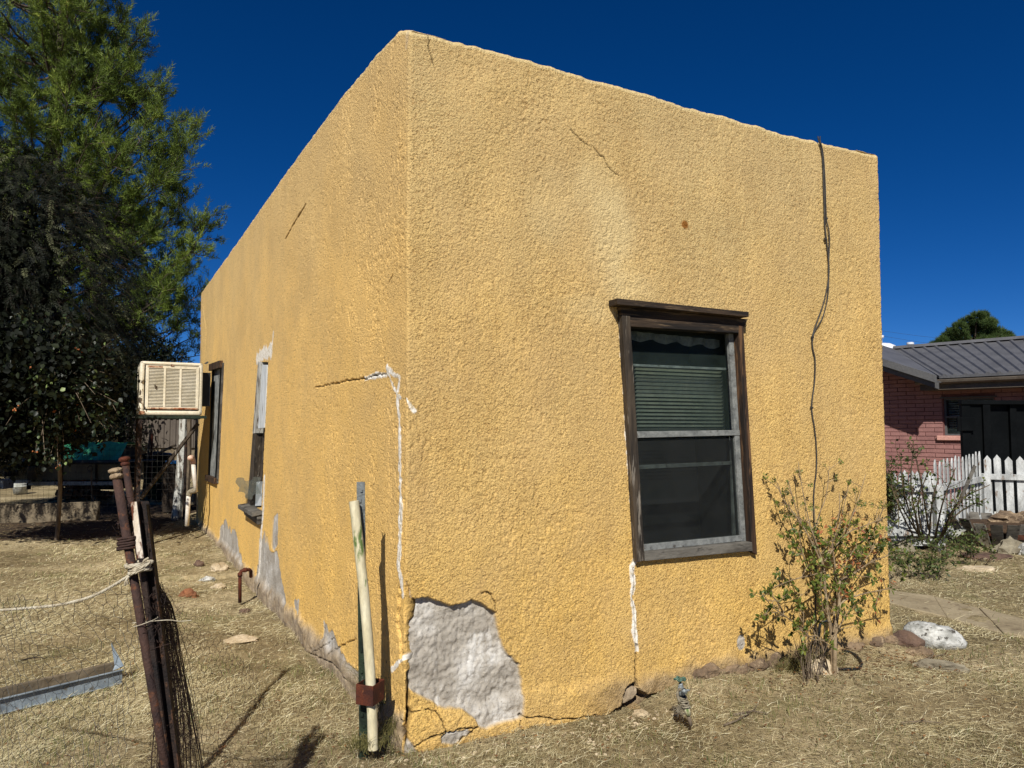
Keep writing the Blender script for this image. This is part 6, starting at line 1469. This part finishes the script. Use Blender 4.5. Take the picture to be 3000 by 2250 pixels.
def brick_mat():
    m, nt, p = new_mat('pink_block'); p.inputs['Roughness'].default_value = .9; p.inputs['Specular IOR Level'].default_value = .2
    c = ramp(nt, noise(nt, 3, 5, .6), [(.35, L(138, 100, 96)), (.65, L(154, 113, 107))]); c = mixc(nt, 1.0, c, ramp(nt, noise(nt, 40, 3), [(.3, (.86, .86, .86)), (.7, (1.06, 1.06, 1.06))]), 'MULTIPLY')
    nt.links.new(c, p.inputs['Base Color']); b = node(nt, "ShaderNodeBump", Strength=.5, Distance=.01); nt.links.new(noise(nt, 18, 5), b.inputs['Height']); nt.links.new(b.outputs[0], p.inputs['Normal']); return m
M['brick'] = brick_mat(); M['mortar'] = pm('mortar', L(122, 80, 76), L(100, 66, 62), 8, .95, .3)
wu0, wz1 = uz(2762, 1168, OV); wu1, _ = uz(2912, 1168, OV); _, wz0 = uz(2800, 1276, OV)
mb = MB()
def wall_piece(mb, u0, u1, z0, z1, o0, o1):
    mb.hexa([HP(u0, o0, z0), HP(u1, o0, z0), HP(u1, o1, z0), HP(u0, o1, z0)], [HP(u0, o0, z1), HP(u1, o0, z1), HP(u1, o1, z1), HP(u0, o1, z1)])
UL, UR = -4.0, 6.0
_k1 = uz(2744, 1107, .35); _kT = uz(2440, 1012, .35)
def topz(u): return gz_ - .06 if u > _k1[0] - .3 else gz_ - .06 + (_k1[0] - .3 - u) * (_kT[1] - _k1[1]) / (_k1[0] - _kT[0])
bk = MB(); rs = random.Random(2); ch = .088; bw = .36; row = 0; z = .02
while z < 4.0:
    u = UL - (row % 2) * bw / 2
    while u < UR:
        a_, b_ = u + .006, u + bw - .006; segs_ = [(a_, b_)]
        if z + ch > wz0 - .02 and z < wz1 + .05: segs_ = [s_ for s_ in ((a_, min(b_, wu0 - .02)), (max(a_, wu1 + .02), b_)) if s_[1] - s_[0] > .03]
        for (s0, s1) in segs_:
            if z + ch > topz((s0 + s1) / 2): continue
            sg = rs.uniform(-.004, .006); wall_piece(bk, s0, s1, z + .005 + rs.uniform(0, .003), z + ch - .005, OV - .02, OV + .008 + sg)
        u += bw
    z += ch; row += 1
bk.build('wall', M['brick'], brick_house, bevel=.006)
mb = MB(); i0 = mb.pts([HP(u_, o_, z_) for o_ in (OV - .25, OV - .004) for (u_, z_) in ((UL, 0), (wu0, 0), (wu0, topz(wu0)), (_k1[0] - .3, topz(_k1[0])), (UL, topz(UL)))]); mb.face([i0 + k for k in range(5)]); mb.face([i0 + 5 + k for k in range(5)])
for k in range(5): mb.face([i0 + k, i0 + (k + 1) % 5, i0 + 5 + (k + 1) % 5, i0 + 5 + k])
wall_piece(mb, wu1, UR, 0, gz_ - .06, OV - .25, OV - .004); wall_piece(mb, wu0, wu1, 0, wz0, OV - .25, OV - .004); wall_piece(mb, wu0, wu1, wz1, gz_ - .06, OV - .25, OV - .004)
mb.build('mortar', M['mortar'], brick_house)
mb = MB(); wall_piece(mb, UL, UL + .25, 0, 2.45, OV - 7, OV - .26); wall_piece(mb, UR - .25, UR, 0, 2.45, OV - 7, OV - .26); wall_piece(mb, UL, UR, 0, 2.45, OV - 7.25, OV - 7.01); mb.build('rear_walls', M['mortar'], brick_house)
w = thing('window', None, None, HP((wu0 + wu1) / 2, OV, wz0)); adopt(w, brick_house)
mb = MB(); fz = .035
for (a_, b_, c_, d_) in ((wu0, wu0 + fz, wz0, wz1), (wu1 - fz, wu1, wz0, wz1), (wu0, wu1, wz1 - fz, wz1), (wu0, wu1, wz0, wz0 + fz), (wu0, wu1, (wz0 + wz1) / 2 - .02, (wz0 + wz1) / 2 + .02), ((wu0 + wu1) / 2 - .02, (wu0 + wu1) / 2 + .02, wz0, wz1)): wall_piece(mb, a_, b_, c_, d_, OV - .10, OV - .06 + .001 * len(mb.v) / 8)
mb.build('frame', M['fascia'], w)
mb = MB(); wall_piece(mb, wu0, wu1, wz0, wz1, OV - .115, OV - .105); mb.build('glass_pane', M['glass'], w)
mb = MB(); k = 0; z = wz0 + .05
while z < wz1 - .04: wall_piece(mb, wu0 + .04, wu1 - .04, z, z + .03, OV - .20, OV - .195); z += .05
mb.build('blind', M['curtain'], w)
mb = MB(); wall_piece(mb, wu0, wu1, wz0, wz1, OV - .6, OV - .55); mb.build('dark_interior', M['interior'], w)
mb = MB(); wall_piece(mb, wu0 - .12, wu1 + .12, wz0 - .10, wz0 - .005, OV - .1, OV + .07); mb.build('sill', pm('pink_sill', L(206, 160, 146), L(190, 140, 128), 5, .9, .3), w, bevel=.01)
mb = MB(); wall_piece(mb, wu0 - .05, wu1 + .05, wz1 + .005, wz1 + .03, OV - .05, OV + .03); mb.build('lintel_strip', M['fascia'], w)
# roofs
def rq(*pts, mat='metal_roof', name='roof', th_=.05, ribs=0, par=brick_house, dirn=None):
    mb = MB(); P_ = [np.array(p) for p in pts]; mb.hexa(P_, [p + Z3 * th_ for p in P_])
    if ribs:
        for k in range(ribs):
            f = (k + .5) / ribs; a_ = P_[0] + (P_[1] - P_[0]) * f; b_ = P_[3] + (P_[2] - P_[3]) * f; d = (P_[1] - P_[0]) / np.linalg.norm(P_[1] - P_[0]) * .045
            up_ = Z3 * (th_ + .001); mb.hexa([a_ - d + up_, a_ + d + up_, b_ + d + up_, b_ - d + up_], [a_ - d * .5 + up_ + Z3 * .03, a_ + d * .5 + up_ + Z3 * .03, b_ + d * .5 + up_ + Z3 * .03, b_ - d * .5 + up_ + Z3 * .03])
    return mb.build(name, M[mat], par)
eL, _ = uz(2752, 1112, 0.02); 
def at_o(x, y, o): u_, z_ = uz(x, y, o); return HP(u_, o, z_)
ridgeO = -3.6
rL = at_o(2622, 1033, ridgeO); zr_ = at_o(2850, 1006, ridgeO)[2]; uL, _ = uz(2622, 1033, ridgeO)
zr_ = (rL[2] + zr_) / 2
E_l, E_r = HP(eL, .02, gz_ + .04), HP(UR + .3, .02, gz_ + .04); R_r = HP(UR + .3, ridgeO, zr_); R_l = HP(uL, ridgeO, zr_)
rq(E_l, E_r, R_r, R_l, ribs=30)
rq(HP(UL, -7.4, gz_), HP(UR + .3, -7.4, gz_), R_r, HP(UL, ridgeO, zr_), name='rear_roof')
mb = MB(); mb.hexa([R_l + Z3 * .05 + nf * .14, R_r + Z3 * .05 + nf * .14, R_r + Z3 * .05 - nf * .14, R_l + Z3 * .05 - nf * .14], [R_l + Z3 * .12 + nf * .10, R_r + Z3 * .12 + nf * .10, R_r + Z3 * .12 - nf * .10, R_l + Z3 * .12 - nf * .10]); mb.build('ridge_cap', M['metal_roof'], brick_house)
# wing roof at left: rake edge comes down to the gutter
k0 = at_o(2585, 1063, .35); k0u, _ = uz(2440, 1012, .35); kT = at_o(2440, 1012, .35); k1 = at_o(2744, 1107, .35)
b1 = HP(eL, .02, gz_ + .045); bT = HP(uL, ridgeO, zr_ + .002); kTb = np.array(kT) + (bT - np.array(k1)) * 1.0
mb = MB(); P_ = [np.array(k1), np.array(kT), kTb, bT]; mb.hexa(P_, [p + Z3 * .05 for p in P_]); mb.build('wing_roof', M['metal_roof'], brick_house)
mb = MB(); a_, b_ = np.array(k1) + nf * .02, np.array(kT) + nf * .02; mb.hexa([a_ - Z3 * .10, b_ - Z3 * .10, b_ - nf * .03 - Z3 * .10, a_ - nf * .03 - Z3 * .10], [a_ + Z3 * .05, b_ + Z3 * .05, b_ - nf * .03 + Z3 * .05, a_ - nf * .03 + Z3 * .05]); mb.build('rake_board', M['fascia'], brick_house)
mb = MB(); a_, b_ = a_ - nf * .10 - Z3 * .07, b_ - nf * .10 - Z3 * .07; mb.hexa([a_ - Z3 * .15, b_ - Z3 * .15, b_ - nf * .03 - Z3 * .15, a_ - nf * .03 - Z3 * .15], [a_, b_, b_ - nf * .03, a_ - nf * .03]); mb.build('lower_rake_board', M['fascia'], brick_house)
mb = MB(); mb.hexa([a_ - Z3 * .02, b_ - Z3 * .02, b_ - nf * .9 - Z3 * .02, a_ - nf * .9 - Z3 * .02], [a_, b_, b_ - nf * .9, a_ - nf * .9]); mb.build('wing_soffit', M['fascia'], brick_house)
gu0, _ = uz(2682, 1117, .1)
gt = MB(); gt.smooth = False; prof = [(.0, 0), (.07, -.0), (.11, .03), (.12, .075), (.105, .085), (.095, .05), (.06, .02), (0, .02)]
A_ = [HP(gu0, .02 + p[0], gz_ - .075 + p[1]) for p in prof]; B_ = [HP(UR + .3, .02 + p[0], gz_ - .075 + p[1]) for p in prof]; i0 = gt.pts(A_ + B_); n_ = len(prof)
gt.face(range(i0, i0 + n_)); gt.face(range(i0 + n_, i0 + 2 * n_))
for k in range(n_): gt.face([i0 + k, i0 + (k + 1) % n_, i0 + n_ + (k + 1) % n_, i0 + n_ + k])
gt.build('gutter', M['gutter'], brick_house)
mb = MB(); wall_piece(mb, gu0 + .05, UR + .3, gz_ - .19, gz_ + .02, -.02, .015); mb.build('fascia_board', M['gutter'], brick_house); mb = MB(); wall_piece(mb, gu0 + .05, UR + .3, gz_ - .19, gz_ - .17, OV, -.021); mb.build('soffit', M['gutter'], brick_house)
# roof vents
for (x, y, w_, h_, nm, lb) in ((2667, 1012, .07, .10, 'roof_vent', 'small square white vent standing on the ridge of the grey roof'),):
    c = dep(x, y, 19); mb = MB(); mb.lathe((c[0], c[1], c[2] - .12), [(w_, 0), (w_, .14), (w_ * 1.25, .145), (w_ * 1.25, .19), (w_, .20)], 16); mb.build('roof_vent', M['vent'], brick_house)
c = dep(2588, 1008, 21); mb = MB(); mb.smooth = True; mb.lathe((c[0], c[1], c[2] - .35), [(.36, 0), (.36, .2), (.30, .30), (.18, .36), (.05, .38)], 24); mb.lathe((c[0] - .1, c[1], c[2] + .0), [(.07, 0), (.07, .16), (.11, .17), (.11, .24)], 12); mb.build('cooler_dome', M['vent'], brick_house)
# power lines
for k, (p0, p1, p2_) in enumerate([((2560, 966), (2700, 985), (2860, 1001)), ((2560, 980), (2680, 1000), (2780, 1012))]):
    mb = MB(); P_ = smooth_path([dep(*p0, 46) + (dep(*p0, 46) - dep(*p1, 46)) * 3, dep(*p0, 46), dep(*p1, 46), dep(*p2_, 46), dep(*p2_, 46) + (dep(*p2_, 46) - dep(*p1, 46)) * 4], 4); mb.tube(P_, .006, 4, False); tag(mb.build('power_line', M['cable']), ['upper thin power line in the sky right of the yellow house', 'lower thin power line just above the grey roof'][k], 'cable')

# ------------------------------------------------------------------ black gate beside the pink house
YG = 12.7; zg = lambda x, y: (2500 + x * .2713, 900 + y * .2713)
def GG(x, y, Y=YG): return dep(*zg(x, y), Y)
t = thing('black_gate', 'large black wooden gate with a square hinge plate before the pink house', 'gate', GG(1600, 2500) * np.array([1, 1, 0]))
def gbox(name, x0, y0, x1, y1, o, th_, mat=M['black'], floor=False, par=t):
    a_, b_ = GG(x0, y0, YG - o), GG(x1, y1, YG - o); z0_ = .05 if floor else b_[2]; mb = MB(); mb.box(((a_[0] + b_[0]) / 2, YG - o + th_ / 2, (a_[2] + z0_) / 2), (b_[0] - a_[0], th_, a_[2] - z0_)); return mb.build(name, mat, par, bevel=.006)
gbox('stile', 1170, 1015, 1225, 0, .03, .08, floor=True); gbox('panel', 1225, 1020, 1400, 0, .0, .05, floor=True); gbox('stile', 1400, 1050, 1440, 0, .05, .1, floor=True); gbox('top_rail', 1170, 1005, 2500, 1050, .06, .1)
gbox('panel', 1440, 1050, 2500, 0, -.08, .05, floor=True)
for x in (1690, 1930, 2180): gbox('stile', x, 1050, x + 28, 0, -.02, .06, floor=True)
gbox('hinge_plate', 1165, 1190, 1320, 1335, .08, .02); gbox('hinge_knuckle', 1128, 1185, 1165, 1340, .09, .04); 
# ------------------------------------------------------------------ picket fence
zp = lambda x, y: (2560 + x * .3616, 1100 + y * .3616)
def ray2(x, y, Y): return dep(*zp(x, y), Y)
FA0 = np.array([ray2(-60, 880, 10.0)[0], 10.0, 0]); FA = np.array([ray2(500, 880, 10.0)[0], 10.0, 0]); FB = np.array([ray2(885, 800, 12.0)[0], 12.0, 0]); FC = np.array([ray2(2300, 830, 11.3)[0], 10.9, 0])
t = thing('picket_fence', 'white painted picket fence with pointed boards in front of the pink house', 'fence', FA)
def pickets(A_, B_, n_, h0, h1, w_, seed, zrail=(.80, .22), inner=True, skip=()):
    rs = random.Random(seed); d = B_ - A_; ln = np.linalg.norm(d); d /= ln; nn_ = np.array([d[1], -d[0], 0]); nn_ = nn_ if nn_[1] < 0 else -nn_
    for zr in zrail:
        mb = MB(); mb.box((A_ + B_) / 2 + Z3 * zr + nn_ * (.02 if inner else -.04), (ln, .035, .09), d, np.cross(Z3, d)); mb.build('rail', M['picket'], t, bevel=.004)
    for k in range(n_):
        if k in skip: continue
        f = (k + .5) / n_; c = A_ + d * ln * f + nn_ * (-.012 if inner else .0); h = h0 + (h1 - h0) * f + rs.uniform(-.02, .02); ww = w_ / 2 * rs.uniform(.92, 1.05); ln_ = rs.uniform(-.02, .02); tip_ = .07
        o_ = [c + d * -ww + Z3 * .04, c + d * ww + Z3 * .04, c + d * (ww + ln_) + Z3 * (h - tip_), c + d * ln_ * 1.1 + Z3 * h, c + d * (-ww + ln_) + Z3 * (h - tip_)]
        mb = MB(); mb.prism(o_, nn_ * -.018); mb.build('picket', M['picket'], t, bevel=.003)
pickets(FA0, FA, 11, 1.00, 1.05, .085, 1); pickets(FA, FB, 13, 1.16, 1.22, .085, 2, (.80, .20)); pickets(FB, FC, 17, 1.18, 1.14, .10, 3, (.83, .20), True)
for c, h, w_ in ((FA, .86, .10), (FB, .90, .11)):
    mb = MB(); mb.box((c[0], c[1] - .05, h / 2 - .02), (w_, w_, h)); mb.build('post', M['picket'], t, bevel=.006)
# leaning grey boards / broken pieces by the fence
mb = MB(); a_, b_ = ray2(820, 730, 9.75), ray2(700, 1010, 9.65); d = (b_ - a_); ln = np.linalg.norm(d); mb.box((a_ + b_) / 2, (ln, .015, .045), d / ln, np.array([0, 1, 0])); tag(mb.build('grey_lath', M['wood_grey'], bevel=.002), 'thin grey lath leaning on the picket fence corner', 'board')
mb = MB(); a_, b_ = gr(2778, 1592), dep(2832, 1553, 10.3); mb.hexa([a_ + Z3 * .0, b_, b_ + [.05, .12, 0], a_ + [.02, .12, 0]], [a_ + Z3 * .10, b_ + Z3 * .06, b_ + [.05, .12, .06], a_ + [.02, .12, .10]]); tag(mb.build('broken_board', M['white_dirty'], bevel=.006), 'broken white board lying between rose bush and barrel planter', 'board')
# ------------------------------------------------------------------ half barrel planter
bc = gr(2990, 1606); R_ = .62; bc = np.array([bc[0] + .06, bc[1] + R_ * .85, 0]); t = thing('barrel_planter', 'weathered half barrel planter with splayed staves and a rusty hoop', 'planter', bc)
rs = random.Random(6); n_ = 26
for k in range(n_):
    a_ = 2 * math.pi * k / n_; sp_ = .10 + (.10 if math.cos(a_) < -.3 and math.sin(a_) < .2 else 0) + rs.uniform(-.02, .03); h = .36 + rs.uniform(-.05, .06); ca, sa_ = math.cos(a_), math.sin(a_); rad_ = np.array([ca, sa_, 0]); tn = np.array([-sa_, ca, 0]); w_ = math.pi * R_ / n_ * .96
    b0 = bc + rad_ * (R_ - .08); t0 = bc + rad_ * (R_ + sp_) + Z3 * h; mb = MB(); mb.hexa([b0 - tn * w_ * .86 - Z3 * .02, b0 + tn * w_ * .86 - Z3 * .02, b0 + tn * w_ * .86 - rad_ * .022 - Z3 * .02, b0 - tn * w_ * .86 - rad_ * .022 - Z3 * .02], [t0 - tn * w_, t0 + tn * w_ + Z3 * rs.uniform(-.02, .02), t0 + tn * w_ - rad_ * .022, t0 - tn * w_ - rad_ * .022]); mb.build('stave', M['wood_grey'] if k % 4 else M['wood_white'], t, bevel=.004)
hp = MB(); hp.smooth = True
for k in range(64):
    a_, a2_ = 2 * math.pi * k / 64, 2 * math.pi * (k + 1) / 64; r0, r1 = R_ + .005, R_ + .028; f = lambda a__, r, z: bc + np.array([math.cos(a__) * r, math.sin(a__) * r, z]); hp.quad(f(a_, r0, .12), f(a2_, r0, .12), f(a2_, r1, .19), f(a_, r1, .19))
hp.build('hoop', M['band'], t); mb = MB(); mb.rock(bc + Z3 * .2, (R_ * .98, R_ * .98, .11), 3, 4, .12); mb.build('soil', M['soil'], t)
for k, (dx, dy, s_, lb) in enumerate([(.05, -.1, .15, 'angular brown rock lying in the barrel planter, nearer one'), (.42, .05, .14, 'flat brown rock lying in the barrel planter, farther right')]):
    mb = MB(); mb.rock(bc + np.array([dx, dy, .33]), (s_ * 1.3, s_, s_ * .7), 30 + k, 3, .35); tag(mb.build('rock', M['stone_brown']), lb, 'rock')
# ------------------------------------------------------------------ pine beyond the pink house
def far_pine():
    rs = np.random.RandomState(41); Y = 42.0; c0_ = dep(2855, 1010, Y); t = thing('pine_tree', 'rounded dark pine rising behind the grey roof at right', 'tree', (c0_[0], Y, 0))
    mb = MB(); mb.smooth = True; mb.tube([(c0_[0], Y, -.1), (c0_[0], Y, 3.5), (c0_[0] + .1, Y, c0_[2] + .6)], [.3, .22, .08], 10)
    cl = [(2862, 930, 30), (2880, 925, 22), (2895, 950, 26), (2905, 945, 20), (2830, 945, 26), (2810, 960, 26), (2840, 965, 30), (2870, 965, 34), (2790, 975, 26), (2775, 985, 20), (2760, 1000, 20), (2745, 1010, 15), (2815, 990, 34), (2850, 990, 36), (2890, 985, 34), (2920, 980, 26), (2935, 975, 18), (2950, 985, 20), (2965, 995, 14), (2940, 1005, 24), (2900, 1010, 34), (2860, 1020, 34), (2820, 1020, 34), (2780, 1015, 26), (2868, 950, 24), (2910, 965, 22), (2800, 1000, 24), (2970, 1004, 12), (2735, 1012, 10), (2885, 1000, 24)]
    cen = []; dr = []; col = []
    for (x, y, r) in cl:
        c = dep(x, y, Y + rs.uniform(-1.2, 1.2)); R__ = r / FPX * Y * .62; mb.tube([(c0_[0], Y, max(2, c[2] - 1.5)), c], [.06, .02], 5, False)
        for k in range(int(20 + r * 2.6)):
            v = rvec(rs); v *= (.55 + .45 * rs.rand()); cen.append(c + v * R__ * np.array([1, 1.2, .85])); dr.append(v * .8 + Z3 * .4); col.append(.5 * rs.rand() + .25 * (v[2] + 1))
    mb.build('trunk', M['bark_pine'], t); dr = np.array(dr); dr /= np.linalg.norm(dr, axis=1, keepdims=True); needle_mesh('crown', cen, dr, .07, 26, .22, .022, M['pine_far'], t, 5, np.array(col))
far_pine()
# ------------------------------------------------------------------ rose bush by the fence
def leafy_stems(t, stems, leafmat, stemmat, per, size, seed, rel=.55, spread=.07, rad=(.009, .003), twigs=5, tlen=.18, compound=0, namel='leaves'):
    rs = np.random.RandomState(seed); mb = MB(); mb.smooth = True; P_ = []; A_ = []; N_ = []; S_ = []
    for pth_ in stems:
        sp = smooth_path(pth_, 5); mb.tube(sp, list(np.linspace(rad[0], rad[1], len(sp))), 6, False)
        for k in range(twigs):
            i = int(len(sp) * (.35 + .64 * rs.rand())); i = min(i, len(sp) - 1); d = rvec(rs) * .8 + Z3 * .35; d /= np.linalg.norm(d); l = tlen * (.4 + .8 * rs.rand()); q_ = sp[i] + d * l; m_ = (sp[i] + q_) / 2 + rs.randn(3) * .015
            tp = smooth_path([sp[i], m_, q_], 4); mb.tube(tp, list(np.linspace(rad[1] * .9, .0012, len(tp))), 4, False)
            for j in range(per):
                f = .25 + .8 * j / per; p = tp[min(int(f * (len(tp) - 1)), len(tp) - 1)] + rs.randn(3) * .006; side = np.cross(d, rs.randn(3)); side /= np.linalg.norm(side)
                P_.append(p); A_.append(d * .5 + side * (1 if j % 2 else -1) + rs.randn(3) * .3 - Z3 * .15); N_.append(rs.randn(3) * .6 + np.array([-.1, -.5, .8])); S_.append(size * (.65 + .7 * rs.rand()))
    so = mb.build('stems', stemmat, t); S_ = np.array(S_); leaf_mesh(namel, P_, A_, N_, S_, S_ * rel, leafmat, t, .12, .12, rs=rs); return so
M['cane'] = pm('rose_cane', L(92, 78, 56), L(60, 50, 36), 10, .8, .2); M['twig'] = pm('pale_twig', L(150, 132, 104), L(116, 98, 74), 14, .8, .2, 60)
t = thing('rose_bush', 'leggy rose bush with bare thorny canes in front of the picket fence', 'bush', gr(2730, 1600)); rs = np.random.RandomState(3); stems = []
for (x0, y0, x1, y1, x2, y2) in [(2700, 1595, 2650, 1450, 2640, 1350), (2705, 1598, 2670, 1440, 2675, 1320), (2712, 1600, 2690, 1480, 2720, 1380), (2735, 1600, 2760, 1480, 2800, 1370), (2740, 1602, 2790, 1500, 2850, 1430), (2690, 1592, 2640, 1500, 2610, 1420), (2745, 1602, 2800, 1510, 2890, 1460), (2720, 1600, 2730, 1480, 2750, 1400),
                                (2696, 1595, 2680, 1500, 2665, 1470), (2735, 1600, 2775, 1540, 2820, 1440), (2715, 1598, 2640, 1480, 2600, 1370), (2750, 1600, 2800, 1480, 2900, 1420), (2728, 1598, 2700, 1420, 2675, 1310)]:
    Y_ = 9.55 + rs.uniform(-.25, .2); b_ = gr(x0, y0 + 5); stems.append([b_, dep(x1, y1, Y_), dep(x2, y2, Y_ + rs.uniform(-.1, .1))])
leafy_stems(t, stems, M['rose_leaf'], M['cane'], 4, .042, 7, .7, rad=(.014, .005), twigs=8, tlen=.28)
t = thing('leafy_vine', 'dense dark green bush at the right corner of the yellow house', 'bush', gr(2610, 1560)); rs = np.random.RandomState(5); stems = []
for k in range(16): b_ = gr(2600 + rs.randn() * 12, 1575); stems.append([b_, dep(2600 + rs.randn() * 14, 1480, 9.8), dep(2606 + rs.randn() * 26, 1350 + rs.rand() * 70, 9.8 + rs.randn() * .15)])
leafy_stems(t, stems, M['rose_leaf'], M['cane'], 6, .036, 8, .6, rad=(.008, .003), twigs=13, tlen=.22)
t = thing('green_weeds', 'spreading green weeds at the foot of the rose bush', 'weeds', gr(2700, 1640)); rs = np.random.RandomState(9); stems = []
for k in range(60):
    x = rs.uniform(2610, 2900); y = rs.uniform(1585, 1660) if rs.rand() < .75 else rs.uniform(1690, 1720); 
    if y > 1670: x = rs.uniform(2610, 2760)
    b_ = gr(x, y); stems.append([b_, b_ + np.array([rs.randn() * .06, rs.randn() * .05, .08 + .08 * rs.rand()]), b_ + np.array([rs.randn() * .14, rs.randn() * .1, .14 + .14 * rs.rand()])])
leafy_stems(t, stems, M['rose_leaf'], M['cane'], 7, .035, 10, .55, rad=(.003, .0015), twigs=5, tlen=.14)
# ------------------------------------------------------------------ shrub against the front wall
def shrub():
    t = thing('wall_shrub', 'thin-stemmed green shrub growing against the right of the yellow front wall', 'shrub', onR(2430, 1955, .25)); rs = np.random.RandomState(77)
    S = lambda pts, o0, o1: [onR(2150 + x * .482, 1250 + y * .482, o0 + (o1 - o0) * i / (len(pts) - 1)) for i, (x, y) in enumerate(pts)]
    def gp(x, y, o): p = onR(2150 + x * .482, 1250 + y * .482, o); p[2] = max(p[2], .0); return p
    main = [([(600, 1455), (600, 1300), (575, 1150), (555, 1000), (545, 850), (480, 650), (440, 560)], .26, .16), ([(612, 1455), (618, 1250), (640, 1080), (645, 940), (720, 900), (830, 825), (950, 780)], .28, .22),
            ([(590, 1450), (600, 1300), (612, 1100), (620, 900), (600, 700), (640, 520), (640, 400)], .24, .14), ([(605, 1250), (650, 1080), (740, 1030), (860, 1000), (1010, 975)], .27, .28),
            ([(580, 1440), (520, 1290), (450, 1270), (350, 1180), (230, 1090), (180, 1020)], .26, .36), ([(545, 850), (440, 640), (360, 520), (300, 440), (262, 350)], .2, .10), ([(560, 950), (500, 740), (430, 450), (390, 210)], .2, .10),
            ([(550, 820), (640, 690), (730, 520), (800, 290)], .2, .12), ([(620, 900), (740, 740), (860, 620), (920, 440)], .22, .10), ([(560, 880), (480, 900), (360, 930), (260, 970)], .2, .34), ([(560, 1000), (470, 900), (420, 780), (400, 680)], .24, .26),
            ([(640, 1000), (700, 860), (760, 740), (830, 560)], .22, .16), ([(650, 950), (760, 860), (880, 700), (960, 690)], .22, .2), ([(560, 900), (520, 780), (500, 600), (560, 420), (580, 240)], .2, .1), ([(600, 1300), (660, 1180), (720, 1100), (740, 1080)], .28, .34), ([(560, 1300), (470, 1290), (430, 1240), (420, 1180)], .26, .34), ([(570, 1150), (540, 1100), (530, 1020)], .28, .34),
            ([(620, 720), (700, 640), (800, 600), (900, 560)], .2, .14), ([(480, 650), (400, 560), (330, 330)], .16, .1), ([(560, 800), (640, 600), (700, 340)], .18, .1), ([(830, 825), (900, 720), (920, 640)], .22, .18), ([(300, 1130), (260, 1060), (210, 1010)], .3, .36)]
    mb = MB(); mb.smooth = True; tw = MB(); P_ = []; A_ = []; N_ = []; S_ = []; dP = []; dA = []; dN = []
    def cluster(c, d, n_, size):
        side = np.cross(d, nR + rs.randn(3) * .3); side /= np.linalg.norm(side) + 1e-9
        ln = n_ * size * .42; e_ = c + d * ln; tw.tube([c, (c + e_) / 2, e_], [.0016, .0013, .0008], 4, False)
        for j in range(n_):
            f = (j + .7) / n_; p = c + d * ln * f
            for sg in (-1, 1):
                if rs.rand() < .15: continue
                P_.append(p); A_.append(d * .5 + side * sg + rs.randn(3) * .18); N_.append(nR * .45 + Z3 * .75 + rs.randn(3) * .35); S_.append(size * (.7 + .6 * rs.rand()))
        P_.append(e_); A_.append(d); N_.append(nR + Z3 * .6 + rs.randn(3) * .3); S_.append(size)
    for i, (pts, o0, o1) in enumerate(main):
        q_ = S(pts, o0, o1)
        if pts[0][1] > 1400: q_[0][2] = -.02
        sp = smooth_path(q_, 5); r0 = [.017, .014, .010, .008][i] if i < 4 else .0055
        mb.tube(sp, list(np.linspace(r0, .0022, len(sp))), 8, False)
        n_tw = int(3 + len(sp) * .36)
        for k in range(n_tw):
            f = .30 + .7 * rs.rand() if i < 5 else .15 + .85 * rs.rand(); j = min(int(f * (len(sp) - 1)), len(sp) - 2); c = sp[j]
            tg = sp[min(j + 2, len(sp) - 1)] - sp[max(j - 2, 0)]; tg /= np.linalg.norm(tg) + 1e-9
            d = tg * .5 + dR * rs.randn() * .7 + Z3 * (rs.randn() * .45 + .15) + nR * rs.randn() * .2; d /= np.linalg.norm(d); l = .05 + .15 * rs.rand(); q2 = c + d * l
            off = np.dot(q2 - P0, nR); q2 = q2 + nR * max(0, .04 - off)
            tw.tube([c, (c + q2) / 2 + rs.randn(3) * .008, q2], [.0026, .002, .0013], 4, False)
            for m in range(rs.randint(1, 3)):
                dd_ = d + rs.randn(3) * .5; dd_ /= np.linalg.norm(dd_); cluster(c + (q2 - c) * (.5 + .5 * rs.rand()), dd_, rs.randint(2, 5), .020 + .012 * (c[2] < .9))
            if .45 < c[2] < 1.0 and abs(np.dot(c - P0, dR) - szR(2420, 1700)[0]) < .22 and rs.rand() < .5:
                for _ in range(4): dP.append(q2 + rs.randn(3) * .03); dA.append(rs.randn(3) - Z3); dN.append(rs.randn(3))
    mb.v, tw0 = mb.v, len(mb.v); mb.f += [tuple(i + tw0 for i in f_) for f_ in tw.f]; mb.v += tw.v; mb.m += tw.m; mb.sm += tw.sm; mb.build('stems', M['twig'], t); S_ = np.array(S_); leaf_mesh('leaves', P_, A_, N_, S_, S_ * .55, M['shrub_leaf'], t, .14, .08, rs=rs)
    if dP: o = leaf_mesh('dead_leaves', dP, dA, dN, .035, .016, M['dry_leaf'], t, .2, rs=rs); o['label'] = 'dead brown leaves caught low in the shrub'
    mb = MB()
    for k in range(40):
        c = gp(420 + rs.randn() * 10 + k * 3.0, 1440, .10 + rs.rand() * .25); c[2] = 0; d = np.array([rs.randn() * .05, rs.randn() * .04, .16 + .18 * rs.rand()]); mb.tube([c, c + d * .6 + rs.randn(3) * .012, c + d], [.0028, .002, .001], 4, False)
    mb.build('bare_shoots', M['bark_grey'], t)
shrub()
